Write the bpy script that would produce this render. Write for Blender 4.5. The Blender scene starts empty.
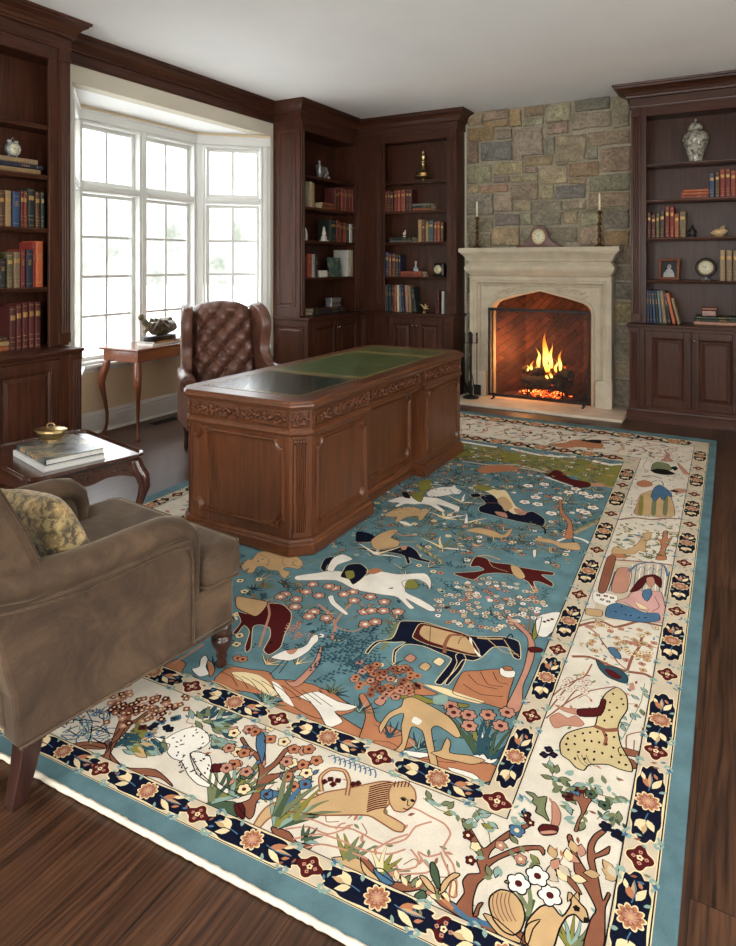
import bpy, bmesh, math, random
from mathutils import Vector, Matrix
random.seed(7)
PI = math.pi
R = math.radians
SC = bpy.context.scene
COL = SC.collection

# ---------------- where the camera stands, and photo pixel -> point of the room ----------------
FPX = 657.0; HCAM = 1.48; YAW = math.atan2(370, FPX); SN, CS = math.sin(YAW), math.cos(YAW)
def ray(px, py):
    u = (px-368)/FPX
    return (u*CS-SN, u*SN+CS, -(py-262)/FPX)
def at_z(px, py, z=0.0):
    r = ray(px, py); t = (z-HCAM)/r[2]; return Vector((r[0]*t, r[1]*t, z))
def at_x(px, py, x):
    r = ray(px, py); t = x/r[0]; return Vector((x, r[1]*t, HCAM+r[2]*t))
def at_y(px, py, y):
    r = ray(px, py); t = y/r[1]; return Vector((r[0]*t, y, HCAM+r[2]*t))

# ---------------- materials ----------------
def srgb(r, g, b):
    f = lambda c: (c/255/12.92) if c/255 <= 0.04045 else ((c/255+0.055)/1.055)**2.4
    return (f(r), f(g), f(b), 1.0)
class NT:
    def __init__(s, name):
        s.m = bpy.data.materials.new(name); s.m.use_nodes = True
        s.t = s.m.node_tree; s.b = s.t.nodes['Principled BSDF']; s.out = s.t.nodes['Material Output']
    def n(s, typ, **kw):
        nd = s.t.nodes.new(typ)
        for k, v in kw.items():
            if k.startswith('i_'): nd.inputs[k[2:].replace('_', ' ')].default_value = v
            else: setattr(nd, k, v)
        return nd
    def l(s, a, b): s.t.links.new(a, b)
    def coord(s, scale=(1, 1, 1), rot=(0, 0, 0), kind='Object'):
        tc = s.n('ShaderNodeTexCoord'); mp = s.n('ShaderNodeMapping')
        mp.inputs['Scale'].default_value = scale; mp.inputs['Rotation'].default_value = rot
        s.l(tc.outputs[kind], mp.inputs['Vector']); return mp.outputs['Vector']
    def noise(s, vec, scale, detail=4, rough=.55, dist=0.0):
        nd = s.n('ShaderNodeTexNoise'); nd.inputs['Scale'].default_value = scale
        nd.inputs['Detail'].default_value = detail; nd.inputs['Roughness'].default_value = rough
        nd.inputs['Distortion'].default_value = dist
        s.l(vec, nd.inputs['Vector']); return nd.outputs['Fac']
    def ramp(s, fac, stops):
        nd = s.n('ShaderNodeValToRGB'); el = nd.color_ramp.elements
        while len(el) < len(stops): el.new(.5)
        for e, (p, c) in zip(el, stops): e.position = p; e.color = c
        s.l(fac, nd.inputs['Fac']); return nd.outputs['Color']
    def mix(s, fac, a, b, mode='MIX'):
        nd = s.n('ShaderNodeMix', data_type='RGBA', blend_type=mode)
        for sock, v in ((nd.inputs[0], fac), (nd.inputs[6], a), (nd.inputs[7], b)):
            if isinstance(v, (float, int, tuple)): sock.default_value = v
            else: s.l(v, sock)
        return nd.outputs[2]
    def bump(s, h, strength=.2, dist=.01):
        nd = s.n('ShaderNodeBump'); nd.inputs['Strength'].default_value = strength; nd.inputs['Distance'].default_value = dist
        s.l(h, nd.inputs['Height']); s.l(nd.outputs['Normal'], s.b.inputs['Normal'])
    def base(s, v):
        if isinstance(v, tuple): s.b.inputs['Base Color'].default_value = v
        else: s.l(v, s.b.inputs['Base Color'])
    def set(s, **kw):
        for k, v in kw.items(): s.b.inputs[k.replace('_', ' ')].default_value = v
        return s.m
def m_plain(name, c, rough=.5, metal=0.0, noise=0.08, scale=12, bump=0.0, **kw):
    t = NT(name); v = t.coord()
    f = t.noise(v, scale)
    d = tuple(x*(1-noise*2) for x in c[:3])+(1,); e = tuple(min(1, x*(1+noise*2)) for x in c[:3])+(1,)
    t.base(t.ramp(f, [(.3, d), (.7, e)]))
    if bump: t.bump(f, bump, .004)
    return t.set(Roughness=rough, Metallic=metal, **kw)
def m_wood(name, dark, light, axis=2, rough=.32, coat=.25, scale=1.0):
    t = NT(name)
    sc = [14*scale]*3; sc[axis] = .9*scale; sf = [90*scale]*3; sf[axis] = 3*scale
    a = t.noise(t.coord(tuple(sc)), 1.6, 6, .6, 1.2); b = t.noise(t.coord(tuple(sf)), 1.5, 3, .6, .3)
    col = t.ramp(a, [(.28, dark), (.72, light)])
    col = t.mix(.35, col, t.ramp(b, [(.35, tuple(x*.55 for x in dark[:3])+(1,)), (.65, light)]))
    t.base(col); t.bump(b, .06, .002)
    return t.set(Roughness=rough, Coat_Weight=coat, Coat_Roughness=.18, Specular_IOR_Level=.22 if coat < .2 else .5)
MAT = {}
for i, ax in enumerate('xyz'):
    MAT['case_'+ax] = m_wood('mahogany_case_'+ax, srgb(38, 20, 13), srgb(86, 50, 35), i, .36, .04)
    MAT['desk_'+ax] = m_wood('cherry_desk_'+ax, srgb(54, 27, 14), srgb(120, 68, 36), i, .34, .2)
    MAT['red_'+ax] = m_wood('rosewood_table_'+ax, srgb(86, 42, 26), srgb(140, 78, 50), i, .22, .5)
    MAT['tea_'+ax] = m_wood('dark_walnut_table_'+ax, srgb(44, 24, 17), srgb(84, 48, 34), i, .2, .6)
MAT['leg'] = m_wood('chair_leg_wood', srgb(32, 17, 13), srgb(66, 35, 27), 2, .3, .4)
MAT['white'] = m_plain('white_paint', srgb(214, 214, 210), .42, noise=.015, scale=4)
MAT['ceil'] = m_plain('ceiling_paint', srgb(240, 241, 241), .9, noise=.01, scale=2)
MAT['beige'] = m_plain('beige_wall_paint', srgb(212, 192, 160), .85, noise=.02, scale=3)
MAT['cream_band'] = m_plain('cream_wall_paint', srgb(205, 198, 180), .85, noise=.02, scale=3)
MAT['lime'] = m_plain('carved_limestone', srgb(186, 174, 152), .8, noise=.06, scale=9, bump=.12)
MAT['hearth'] = m_plain('hearth_limestone', srgb(196, 180, 160), .6, noise=.08, scale=6, bump=.1)
MAT['mortar'] = m_plain('wall_mortar', srgb(158, 148, 128), .95, noise=.12, scale=30, bump=.6)
MAT['brass'] = m_plain('brass', srgb(200, 172, 122), .3, 1.0, .06)
MAT['oldbrass'] = m_plain('aged_brass', srgb(110, 84, 52), .38, 1.0, .2, 40)
MAT['knob'] = m_plain('satin_brass_knob', srgb(190, 160, 120), .25, 1.0, .02)
MAT['iron'] = m_plain('black_iron', srgb(42, 40, 40), .45, .6, .15, 30)
MAT['wax'] = m_plain('ivory_wax', srgb(232, 222, 196), .5, noise=.01, Subsurface_Weight=.15)
MAT['pages'] = m_plain('page_edges', srgb(205, 190, 158), .9, noise=.08, scale=200)
MAT['silver'] = m_plain('tarnished_silver', srgb(168, 170, 172), .35, .7, .25, 60)
MAT['porcelain'] = m_plain('white_porcelain', srgb(215, 208, 195), .2, noise=.04)
MAT['dial'] = m_plain('cream_dial', srgb(214, 208, 180), .4, noise=.03)
MAT['black'] = m_plain('black_lacquer', srgb(28, 25, 24), .3, noise=.1)
MAT['soot'] = m_plain('sooty_log_bark', srgb(34, 26, 22), .9, noise=.4, scale=30, bump=.8)
MAT['clockwood'] = m_wood('clock_mahogany', srgb(60, 26, 20), srgb(96, 44, 32), 0, .3, .4)

def m_book():
    t = NT('cloth_and_leather_binding'); oi = t.n('ShaderNodeObjectInfo')
    f = t.noise(t.coord((3, 3, 9)), 3, 5)
    c = t.mix(1.0, oi.outputs['Color'], t.ramp(f, [(.3, (.62, .62, .62, 1)), (.75, (1.1, 1.1, 1.1, 1))]), 'MULTIPLY')
    t.base(c); t.bump(f, .1, .003); return t.set(Roughness=.55)
MAT['book'] = m_book()
MAT['gilt'] = m_plain('gilt_lettering', srgb(176, 138, 82), .45, .5, .15, 40)

def m_floor():
    t = NT('walnut_stained_oak_boards')
    v = t.coord((1, 1, 1), (0, 0, PI/2))
    br = t.n('ShaderNodeTexBrick', offset=.37, offset_frequency=2)
    br.inputs['Scale'].default_value = 1.0; br.inputs['Brick Width'].default_value = 1.7
    br.inputs['Row Height'].default_value = .098; br.inputs['Mortar Size'].default_value = .0011
    br.inputs['Color1'].default_value = (0, 0, 0, 1); br.inputs['Color2'].default_value = (1, 1, 1, 1); br.inputs['Mortar'].default_value = (.5, .5, .5, 1)
    t.l(v, br.inputs['Vector'])
    g = t.n('ShaderNodeTexNoise'); g.inputs['Scale'].default_value = 1.0; g.inputs['Detail'].default_value = 6; g.inputs['Roughness'].default_value = .62; g.inputs['Distortion'].default_value = .7
    tc = t.coord((44, 2.2, 1)); va = t.n('ShaderNodeVectorMath', operation='ADD')
    sc = t.n('ShaderNodeVectorMath', operation='SCALE'); sc.inputs['Scale'].default_value = 37.0
    t.l(br.outputs['Color'], sc.inputs[0]); t.l(tc, va.inputs[0]); t.l(sc.outputs[0], va.inputs[1]); t.l(va.outputs[0], g.inputs['Vector'])
    w = t.n('ShaderNodeTexWave', wave_type='BANDS', bands_direction='X'); w.inputs['Scale'].default_value = 16; w.inputs['Distortion'].default_value = 11
    w.inputs['Detail'].default_value = 3; w.inputs['Detail Scale'].default_value = 1.1
    tc2 = t.coord((1.0, .09, 1)); vb = t.n('ShaderNodeVectorMath', operation='ADD'); t.l(tc2, vb.inputs[0]); t.l(sc.outputs[0], vb.inputs[1]); t.l(vb.outputs[0], w.inputs['Vector'])
    c1 = t.ramp(g.outputs['Fac'], [(.34, srgb(26, 16, 12)), (.5, srgb(62, 40, 28)), (.66, srgb(94, 64, 45))])
    c2 = t.mix(.30, c1, t.ramp(w.outputs['Fac'], [(.0, srgb(30, 19, 14)), (.35, srgb(80, 52, 36)), (.8, srgb(98, 66, 45))]))
    c3 = t.mix(1.0, c2, t.ramp(br.outputs['Color'], [(0, (.70, .69, .67, 1)), (1, (1.12, 1.11, 1.08, 1))]), 'MULTIPLY')
    c4 = t.mix(br.outputs['Fac'], c3, srgb(22, 14, 11))
    t.base(c4)
    h = t.mix(.5, g.outputs['Color'], br.outputs['Fac'], 'SUBTRACT')
    t.bump(h, .12, .003)
    rr = t.n('ShaderNodeMapRange'); rr.inputs['To Min'].default_value = .26; rr.inputs['To Max'].default_value = .42
    t.b.inputs['Specular IOR Level'].default_value = .35
    t.l(g.outputs['Fac'], rr.inputs['Value']); t.l(rr.outputs[0], t.b.inputs['Roughness'])
    return t.m
MAT['floor'] = m_floor()

def m_stone():
    t = NT('fieldstone_faces'); at = t.n('ShaderNodeVertexColor'); at.layer_name = 'stone'
    v = t.coord()
    f = t.noise(v, 7, 8, .7); f2 = t.noise(v, 38, 5, .6); f3 = t.noise(v, 2.2, 3, .6)
    c = t.mix(1.0, at.outputs['Color'], t.ramp(f, [(.3, (.42, .41, .40, 1)), (.48, (.92, .90, .87, 1)), (.68, (1.45, 1.38, 1.26, 1))]), 'MULTIPLY')
    c = t.mix(.25, c, t.mix(f3, srgb(126, 96, 62), srgb(150, 142, 126)))
    c = t.mix(.5, c, t.mix(1.0, c, t.ramp(f2, [(.35, (.45, .45, .45, 1)), (.65, (1.5, 1.5, 1.45, 1))]), 'MULTIPLY'))
    t.base(c); t.bump(t.mix(.5, f, f2), .9, .05); return t.set(Roughness=.9)
MAT['stone'] = m_stone()

def m_velvet(name, a, b, c, scale=5):
    t = NT(name); v = t.coord()
    f = t.noise(v, scale, 6, .68, .6); g = t.noise(v, 260, 2)
    col = t.ramp(f, [(.3, a), (.5, b), (.72, c)])
    col = t.mix(.12, col, t.ramp(g, [(.3, tuple(x*.4 for x in a[:3])+(1,)), (.7, c)]))
    t.base(col); t.bump(g, .15, .002)
    return t.set(Roughness=.85, Sheen_Weight=.50, Sheen_Roughness=.3)
MAT['velvet'] = m_velvet('olive_brown_velvet', srgb(50, 36, 25), srgb(76, 57, 41), srgb(104, 82, 60))
MAT['velvet'].node_tree.nodes['Principled BSDF'].inputs['Sheen Tint'].default_value = srgb(220, 205, 175)
def m_leather(name, a, b, rough=.38):
    t = NT(name); v = t.coord(); f = t.noise(v, 9, 5, .6); g = t.n('ShaderNodeTexVoronoi'); g.inputs['Scale'].default_value = 190; t.l(v, g.inputs['Vector'])
    t.base(t.ramp(f, [(.3, a), (.7, b)])); t.bump(g.outputs['Distance'], .12, .001); return t.set(Roughness=rough, Coat_Weight=.15)
MAT['leather'] = m_leather('chestnut_leather', srgb(70, 43, 34), srgb(112, 74, 59))
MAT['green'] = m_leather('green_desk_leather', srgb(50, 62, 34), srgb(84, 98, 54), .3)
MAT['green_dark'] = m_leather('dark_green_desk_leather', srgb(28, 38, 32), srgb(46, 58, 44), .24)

# ---------------- mesh builder ----------------
class MB:
    def __init__(s): s.bm = bmesh.new(); s.mi = 0; s.M = None
    def _v(s, p):
        p = Vector(p)
        return s.bm.verts.new(s.M @ p if s.M else p)
    def face(s, pts, mi=None):
        f = s.bm.faces.new([s._v(p) for p in pts]); f.material_index = s.mi if mi is None else mi; return f
    def rings(s, rings, closed=True, cap=True, mi=None, smooth=False):
        mi = s.mi if mi is None else mi
        vs = [[s._v(p) for p in r] for r in rings]; n = len(vs[0]); out = []
        for a, b in zip(vs, vs[1:]):
            for i in range(n if closed else n-1):
                j = (i+1) % n
                f = s.bm.faces.new((a[i], a[j], b[j], b[i])); f.material_index = mi; f.smooth = smooth; out.append(f)
        if cap and closed:
            for r, rev in ((vs[0], True), (vs[-1], False)):
                f = s.bm.faces.new(r[::-1] if rev else r); f.material_index = mi; out.append(f)
        return vs
    def box(s, x0, x1, y0, y1, z0, z1, bev=0, mi=None):
        if bev <= 0:
            s.rings([[(x0, y0, z), (x1, y0, z), (x1, y1, z), (x0, y1, z)] for z in (z0, z1)], mi=mi); return s
        b = min(bev, abs(x1-x0)*.49, abs(y1-y0)*.49, abs(z1-z0)*.49); R_ = []
        def r(e, z):
            X0, X1, Y0, Y1 = x0+e, x1-e, y0+e, y1-e; c = b-e if e < b else 0
            c = max(b-e, b*.3)
            return [(X0+c, Y0, z), (X1-c, Y0, z), (X1, Y0+c, z), (X1, Y1-c, z), (X1-c, Y1, z), (X0+c, Y1, z), (X0, Y1-c, z), (X0, Y0+c, z)]
        R_ = [r(b*.7, z0), r(0, z0+b*.8), r(0, z1-b*.8), r(b*.7, z1)]
        s.rings(R_, mi=mi); return s
    def prism(s, poly, a, b, axis='z', mi=None, smooth=False):
        def P(u, v, w): return {'z': (u, v, w), 'y': (u, w, v), 'x': (w, u, v)}[axis]
        s.rings([[P(u, v, w) for u, v in poly] for w in (a, b)], mi=mi, smooth=smooth); return s
    def lathe(s, prof, c=(0, 0, 0), seg=20, mi=None, smooth=True):
        rs = [[(c[0]+max(r, 1e-4)*math.cos(2*PI*i/seg), c[1]+max(r, 1e-4)*math.sin(2*PI*i/seg), c[2]+z) for i in range(seg)] for r, z in prof]
        s.rings(rs, mi=mi, smooth=smooth); return s
    def tube(s, pts, rad, seg=8, mi=None, smooth=True, cap=True):
        pts = [Vector(p) for p in pts]; n = len(pts)
        if not isinstance(rad, (list, tuple)): rad = [rad]*n
        rs = []; up = None
        for i, p in enumerate(pts):
            d = (pts[min(i+1, n-1)]-pts[max(i-1, 0)]); d.normalize()
            if up is None:
                up = Vector((0, 0, 1)) if abs(d.z) < .9 else Vector((1, 0, 0))
            a = (up - d*up.dot(d)).normalized(); b = d.cross(a); up = a
            rr = rad[i] if isinstance(rad[i], (list, tuple)) else (rad[i], rad[i])
            rs.append([p+a*rr[0]*math.cos(2*PI*k/seg)+b*rr[1]*math.sin(2*PI*k/seg) for k in range(seg)])
        s.rings(rs, mi=mi, smooth=smooth, cap=cap); return s
    def sweep(s, prof, path, closed=False, keep=None, mi=None, z0=0.0):
        """moulding: prof = (outward, z) points, outward is to the RIGHT of travel in plan"""
        n = len(path); P = [Vector((p[0], p[1])) for p in path]; fr = []
        for i in range(n):
            def nrm(a, b): d = (P[b]-P[a]).normalized(); return Vector((d.y, -d.x))
            if closed: n1, n2 = nrm(i-1, i), nrm(i, (i+1) % n)
            else:
                n1 = nrm(i-1, i) if i > 0 else nrm(i, i+1); n2 = nrm(i, i+1) if i < n-1 else n1
            m = (n1+n2)/(1+n1.dot(n2)); fr.append(m)
        rs = [[(P[i].x+fr[i].x*o, P[i].y+fr[i].y*o, z0+z) for o, z in prof] for i in range(n)]
        if closed: rs.append(rs[0]); s.rings(rs, cap=False, mi=mi)
        else:
            if keep: rs = rs[keep[0]:keep[1]]
            s.rings(rs, mi=mi)
        return s
    def ell(s, c, r, seg=14, rings=8, mi=None, M=None):
        rs = []
        for j in range(rings+1):
            th = PI*j/rings; rr = max(math.sin(th), .01)
            ring = [Vector((r[0]*rr*math.cos(2*PI*i/seg), r[1]*rr*math.sin(2*PI*i/seg), -r[2]*math.cos(th))) for i in range(seg)]
            if M: ring = [M @ p for p in ring]
            rs.append([(c[0]+p[0], c[1]+p[1], c[2]+p[2]) for p in ring])
        s.rings(rs, mi=mi, smooth=True); return s
    def build(s, name, mats, parent=None, smooth=None, bevel=0, sub=0, fix=True):
        if fix: bmesh.ops.recalc_face_normals(s.bm, faces=s.bm.faces)
        me = bpy.data.meshes.new(name); s.bm.to_mesh(me); s.bm.free()
        o = bpy.data.objects.new(name, me); COL.objects.link(o)
        for m in (mats if isinstance(mats, (list, tuple)) else [mats]): me.materials.append(MAT[m] if isinstance(m, str) else m)
        if smooth is not None:
            for p in me.polygons: p.use_smooth = smooth
        if bevel:
            b = o.modifiers.new('bevel', 'BEVEL'); b.width = bevel; b.segments = 2; b.limit_method = 'ANGLE'; b.angle_limit = R(40)
        if sub:
            b = o.modifiers.new('sub', 'SUBSURF'); b.levels = sub; b.render_levels = sub
        if parent: o.parent = parent
        return o
def thing(name, label, cat, loc=(0, 0, 0), rz=0, group=None):
    o = bpy.data.objects.new(name, None); COL.objects.link(o); o.location = loc; o.rotation_euler = (0, 0, rz)
    o.empty_display_size = .05
    return tag(o, label, cat, group)
def tag(o, label, cat, group=None):
    o['label'] = label; o['category'] = cat
    if group: o['group'] = group
    return o
def struct(o): o['kind'] = 'structure'; return o
def rect(x0, x1, y0, y1): return [(x0, y0), (x1, y0), (x1, y1), (x0, y1)]
def lerp(a, b, t): return a+(b-a)*t
def arc(cx, cy, r, a0, a1, n=8): return [(cx+r*math.cos(lerp(a0, a1, i/n)), cy+r*math.sin(lerp(a0, a1, i/n))) for i in range(n+1)]
# ================= THE ROOM =================
ZC = 3.16; YB = 7.03; XL = -4.31; XR = 2.7; YR = -2.6; XBAY = -4.85; ZBAY = 2.815
BY0, BY1 = 3.17, 5.55          # bay opening along the left wall
MY0, MY1 = 3.63, 5.02          # main face of the bay
m = MB(); m.box(XBAY-.15, XR+.1, YR-.1, YB+.12, -.1, 0); struct(m.build('floor', 'floor'))
m = MB(); m.box(XL-.12, XR+.1, YR-.1, YB+.12, ZC, ZC+.1); struct(m.build('ceiling', 'ceil'))
m = MB(); m.box(XL-.12, XL, YR-.1, BY0, 0, ZC); m.box(XL-.12, XL, BY1, YB+.12, 0, ZC); m.box(XL-.12, XL, BY0, BY1, ZBAY, ZC)
struct(m.build('wall_left', 'cream_band'))
# right wall and wall behind the camera, each with unseen windows added for light
def holed(m, axis, c0, c1, a0, a1, holes, z1):
    """wall with rectangular holes (u0,u1,z0,z1) along u"""
    def bx(u0, u1, za, zb):
        if u1-u0 < 1e-4 or zb-za < 1e-4: return
        if axis == 'y': m.box(u0, u1, c0, c1, za, zb)
        else: m.box(c0, c1, u0, u1, za, zb)
    u = a0
    for h in holes:
        bx(u, h[0], 0, z1); bx(h[0], h[1], 0, h[2]); bx(h[0], h[1], h[3], z1); u = h[1]
    bx(u, a1, 0, z1)
RW = [(-3.2, -1.7, .7, 2.7), (-1.0, .8, .7, 2.7)]
SW = [(-1.2, .5, .6, 2.7), (1.6, 3.3, .6, 2.7)]
m = MB(); holed(m, 'y', YR-.1, YR, XL-.12, XR+.1, RW, ZC); struct(m.build('wall_rear', 'cream_band'))
m = MB(); holed(m, 'x', XR, XR+.1, YR, YB, SW, ZC); struct(m.build('wall_right', 'cream_band'))

# ---- glass and windows ----
t = NT('window_glass'); g = t.n('ShaderNodeBsdfGlossy'); g.inputs['Roughness'].default_value = .02; tr = t.n('ShaderNodeBsdfTransparent'); mx = t.n('ShaderNodeMixShader'); mx.inputs[0].default_value = .06
t.l(tr.outputs[0], mx.inputs[1]); t.l(g.outputs[0], mx.inputs[2]); t.l(mx.outputs[0], t.out.inputs['Surface']); MAT['glass'] = t.m
WN = [0]
def window(origin, rz, W, z0, z1, ztr, rows, casing=.024):
    """local x along the wall, +y to the outside; origin at the left inner end"""
    WN[0] += 1
    root = bpy.data.objects.new('window_%d' % WN[0], None); COL.objects.link(root); root.location = origin; root.rotation_euler = (0, 0, rz); struct(root)
    m = MB(); c = casing
    m.box(0, c, -.012, .11, z0, z1, .004); m.box(W-c, W, -.012, .11, z0, z1, .004)
    m.box(c, W-c, -.012, .11, z1-c, z1, .004); m.box(c, W-c, -.012, .11, z0, z0+c, .004); m.box(c, W-c, -.01, .11, ztr-.032, ztr+.032, .006)
    m.box(c+.01, W-c-.01, -.022, -.008, ztr-.012, ztr+.012, .004)
    m.build('window_frame', 'white', root)
    for (a, b, rw, nm) in ((z0+c, ztr-.035, rows, 'lower_sash'), (ztr+.035, z1-c, 1, 'transom_sash')):
        x0, x1 = c+.006, W-c-.006; a += .004; b -= .004; s = .032
        m = MB(); m.box(x0, x0+s, .055, .098, a, b, .004); m.box(x1-s, x1, .055, .098, a, b, .004)
        m.box(x0+s, x1-s, .055, .098, a, a+s, .004); m.box(x0+s, x1-s, .055, .098, b-s, b, .004)
        so = m.build(nm, 'white', root)
        m = MB(); xm = (x0+x1)/2; m.box(xm-.012, xm+.012, .066, .090, a+s, b-s)
        for k in range(1, rw):
            z = lerp(a+s, b-s, k/rw); m.box(x0+s, xm-.012, .068, .088, z-.012, z+.012); m.box(xm+.012, x1-s, .068, .088, z-.012, z+.012)
        m.build('muntins', 'white', so)
        m = MB(); m.box(x0+s, x1-s, .077, .081, a+s, b-s); m.build('glass_pane', 'glass', so)
    return root
ZS, ZW1, ZTR = .60, 2.69, 2.115
# the bay's main face looks towards +X : local x -> +Y, local +y -> -X  (rz=+90)
w = MY1-MY0
window((XBAY, MY0+.012, 0), PI/2, .655, ZS, ZW1, ZTR, 4)
window((XBAY, MY0+.705, 0), PI/2, .665, ZS, ZW1, ZTR, 4)
fd = math.hypot(BY1-MY1, XL-XBAY)
a_r = math.atan2(BY1-MY1, XL-XBAY)              # right facet direction
def along(p, q, t): return (lerp(p[0], q[0], t), lerp(p[1], q[1], t), 0)
pr0, pr1 = (XBAY, MY1), (XL, BY1)
window(along(pr0, pr1, .09), a_r, fd*.80, ZS, ZW1, ZTR, 4)
pl0, pl1 = (XL, BY0), (XBAY, MY0)
a_l = math.atan2(MY0-BY0, XBAY-XL)
window(along(pl0, pl1, .11), a_l, fd*.80, ZS, ZW1, ZTR, 4)
# bay walls below, posts and headers around the windows
path = [(XL, BY0), (XBAY, MY0), (XBAY, MY1), (XL, BY1)]
m = MB(); m.sweep([(0, 0), (0, .53), (-.12, .53), (-.12, 0)], path); struct(m.build('wall_bay', 'beige'))
m = MB(); m.sweep([(0, .53), (0, .56), (.02, .57), (.055, .575), (.055, .598), (-.12, .598), (-.12, .53)], path); struct(m.build('trim_1', 'white'))
m = MB(); m.sweep([(0, 2.692), (.012, 2.695), (.012, 2.765), (.022, 2.77), (.022, 2.785), (-.12, 2.785), (-.12, 2.692)], path); struct(m.build('trim_2', 'white'))
m = MB(); m.sweep([(0, 2.787), (0, ZBAY), (-.12, ZBAY), (-.12, 2.787)], path); struct(m.build('wall_bay_head', 'beige'))
def post(m, p, q, t0, t1, d=.02):
    """upright between two window frames on a facet"""
    a, b = along(p, q, t0), along(p, q, t1); dx, dy = q[0]-p[0], q[1]-p[1]; L = math.hypot(dx, dy); nx, ny = dy/L, -dx/L
    m.prism([(a[0]+nx*d, a[1]+ny*d), (b[0]+nx*d, b[1]+ny*d), (b[0]-nx*.12, b[1]-ny*.12), (a[0]-nx*.12, a[1]-ny*.12)], ZS, 2.69)
m = MB(); pm0, pm1 = (XBAY, MY0), (XBAY, MY1)
post(m, pm0, pm1, 0, .0085); post(m, pm0, pm1, .480, .507); post(m, pm0, pm1, .986, 1)
post(m, pl0, pl1, 0, .10); post(m, pl0, pl1, .915, 1); post(m, pr0, pr1, 0, .085); post(m, pr0, pr1, .895, .955, .02); post(m, pr0, pr1, .955, 1, .0)
struct(m.build('trim_3', 'white', bevel=.004))
m = MB(); m.prism([(XL-.1195, BY0), (XL-.1195, BY1), (XBAY-.16, MY1+.05), (XBAY-.16, MY0-.05)], ZBAY, ZBAY+.06); struct(m.build('ceiling_bay', 'ceil'))
BBP = [(0, 0), (.018, 0), (.018, .135), (.012, .150), (.016, .158), (.010, .178), (.003, .19), (0, .19)]
m = MB(); m.sweep(BBP, path); m.sweep([(.018, 0), (.032, 0), (.030, .012), (.018, .02)], path); struct(m.build('baseboard_bay', 'white'))
m = MB(); m.sweep(BBP, [(XL, YR), (XL, 1.5)]); struct(m.build('baseboard_left', 'white'))
# unseen windows added behind and right of the camera, letting daylight in
for (u0, u1, z0, z1) in RW:      # outside is -Y: local x -> -X
    window((u1, YR, 0), PI, u1-u0, z0, z1, 2.1, 3, .06)
for (u0, u1, z0, z1) in SW:      # outside is +X: local x -> -Y
    window((XR, u1, 0), -PI/2, u1-u0, z0, z1, 2.1, 3, .06)

# ---- crown moulding: profile in (outward, z) ----
CROWN = [(0, 2.95), (.012, 2.95), (.014, 2.965), (.010, 2.972), (.012, 3.035), (.030, 3.040), (.032, 3.056), (.040, 3.060), (.046, 3.080), (.062, 3.104), (.086, 3.120), (.092, 3.124), (.094, 3.136), (.108, 3.140), (.110, 3.159), (0, 3.159)]
m = MB(); m.sweep(CROWN, [(XL+.001, 3.0), (XL+.001, 5.59)]); struct(m.build('trim_4', 'case_y'))

# ================= BOOKCASES =================
SH = [2.41, 2.07, 1.71, 1.31]          # shelf tops
CT = .90                               # counter top
def flute_poly(x0, x1, y0, y1, n, depth=.006):
    """plan of a fluted upright, front at y0 (smaller y)"""
    w = x1-x0; mg = w*.16; fw = (w-2*mg)/n; pts = [(x0, y1), (x0, y0)]
    for i in range(n):
        a = x0+mg+fw*i+fw*.14; b = x0+mg+fw*(i+1)-fw*.14; k = 5
        pts += [(lerp(a, b, j/k), y0+depth*math.sin(PI*j/k)) for j in range(k+1)]
    pts += [(x1, y0), (x1, y1)]
    return pts
def raised_panel(m, x0, x1, z0, z1, y, t=.012, mould=.018):
    """door or side panel: groove, moulding and raised field, facing -y"""
    g = mould
    def ring(e, yy): return [(x0+e, yy, z0+e), (x1-e, yy, z0+e), (x1-e, yy, z1-e), (x0+e, yy, z1-e)]
    m.rings([ring(0, y+.001), ring(.004, y-.006), ring(g*.6, y-.004), ring(g, y+.006), ring(g+.004, y+.006), ring(g+.030, y-.004), ring(g+.032, y-.004)], cap=False)
    m.face(ring(g+.032, y-.004))
def door(root, x0, x1, z0, z1, y, knob_side, mats):
    m = MB(); s = .062
    m.box(x0, x0+s, y, y+.022, z0, z1, .003); m.box(x1-s, x1, y, y+.022, z0, z1, .003)
    m.box(x0+s, x1-s, y+.0005, y+.022, z0, z0+s, .002); m.box(x0+s, x1-s, y+.0005, y+.022, z1-s, z1, .002)
    d = m.build('door', mats[2], root)
    m = MB(); raised_panel(m, x0+s, x1-s, z0+s, z1-s, y+.006); m.build('panel', mats[2], d, fix=True)
    kx = (x1-.022) if knob_side > 0 else (x0+.022)
    m = MB(); m.M = Matrix.Translation((kx, y, z1-.075)) @ Matrix.Rotation(PI/2, 4, 'X')
    m.lathe([(.004, 0), (.004, .008), (.011, .013), (.013, .019), (.009, .026), (.0005, .028)], seg=14); m.build('knob', 'knob', d)
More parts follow.
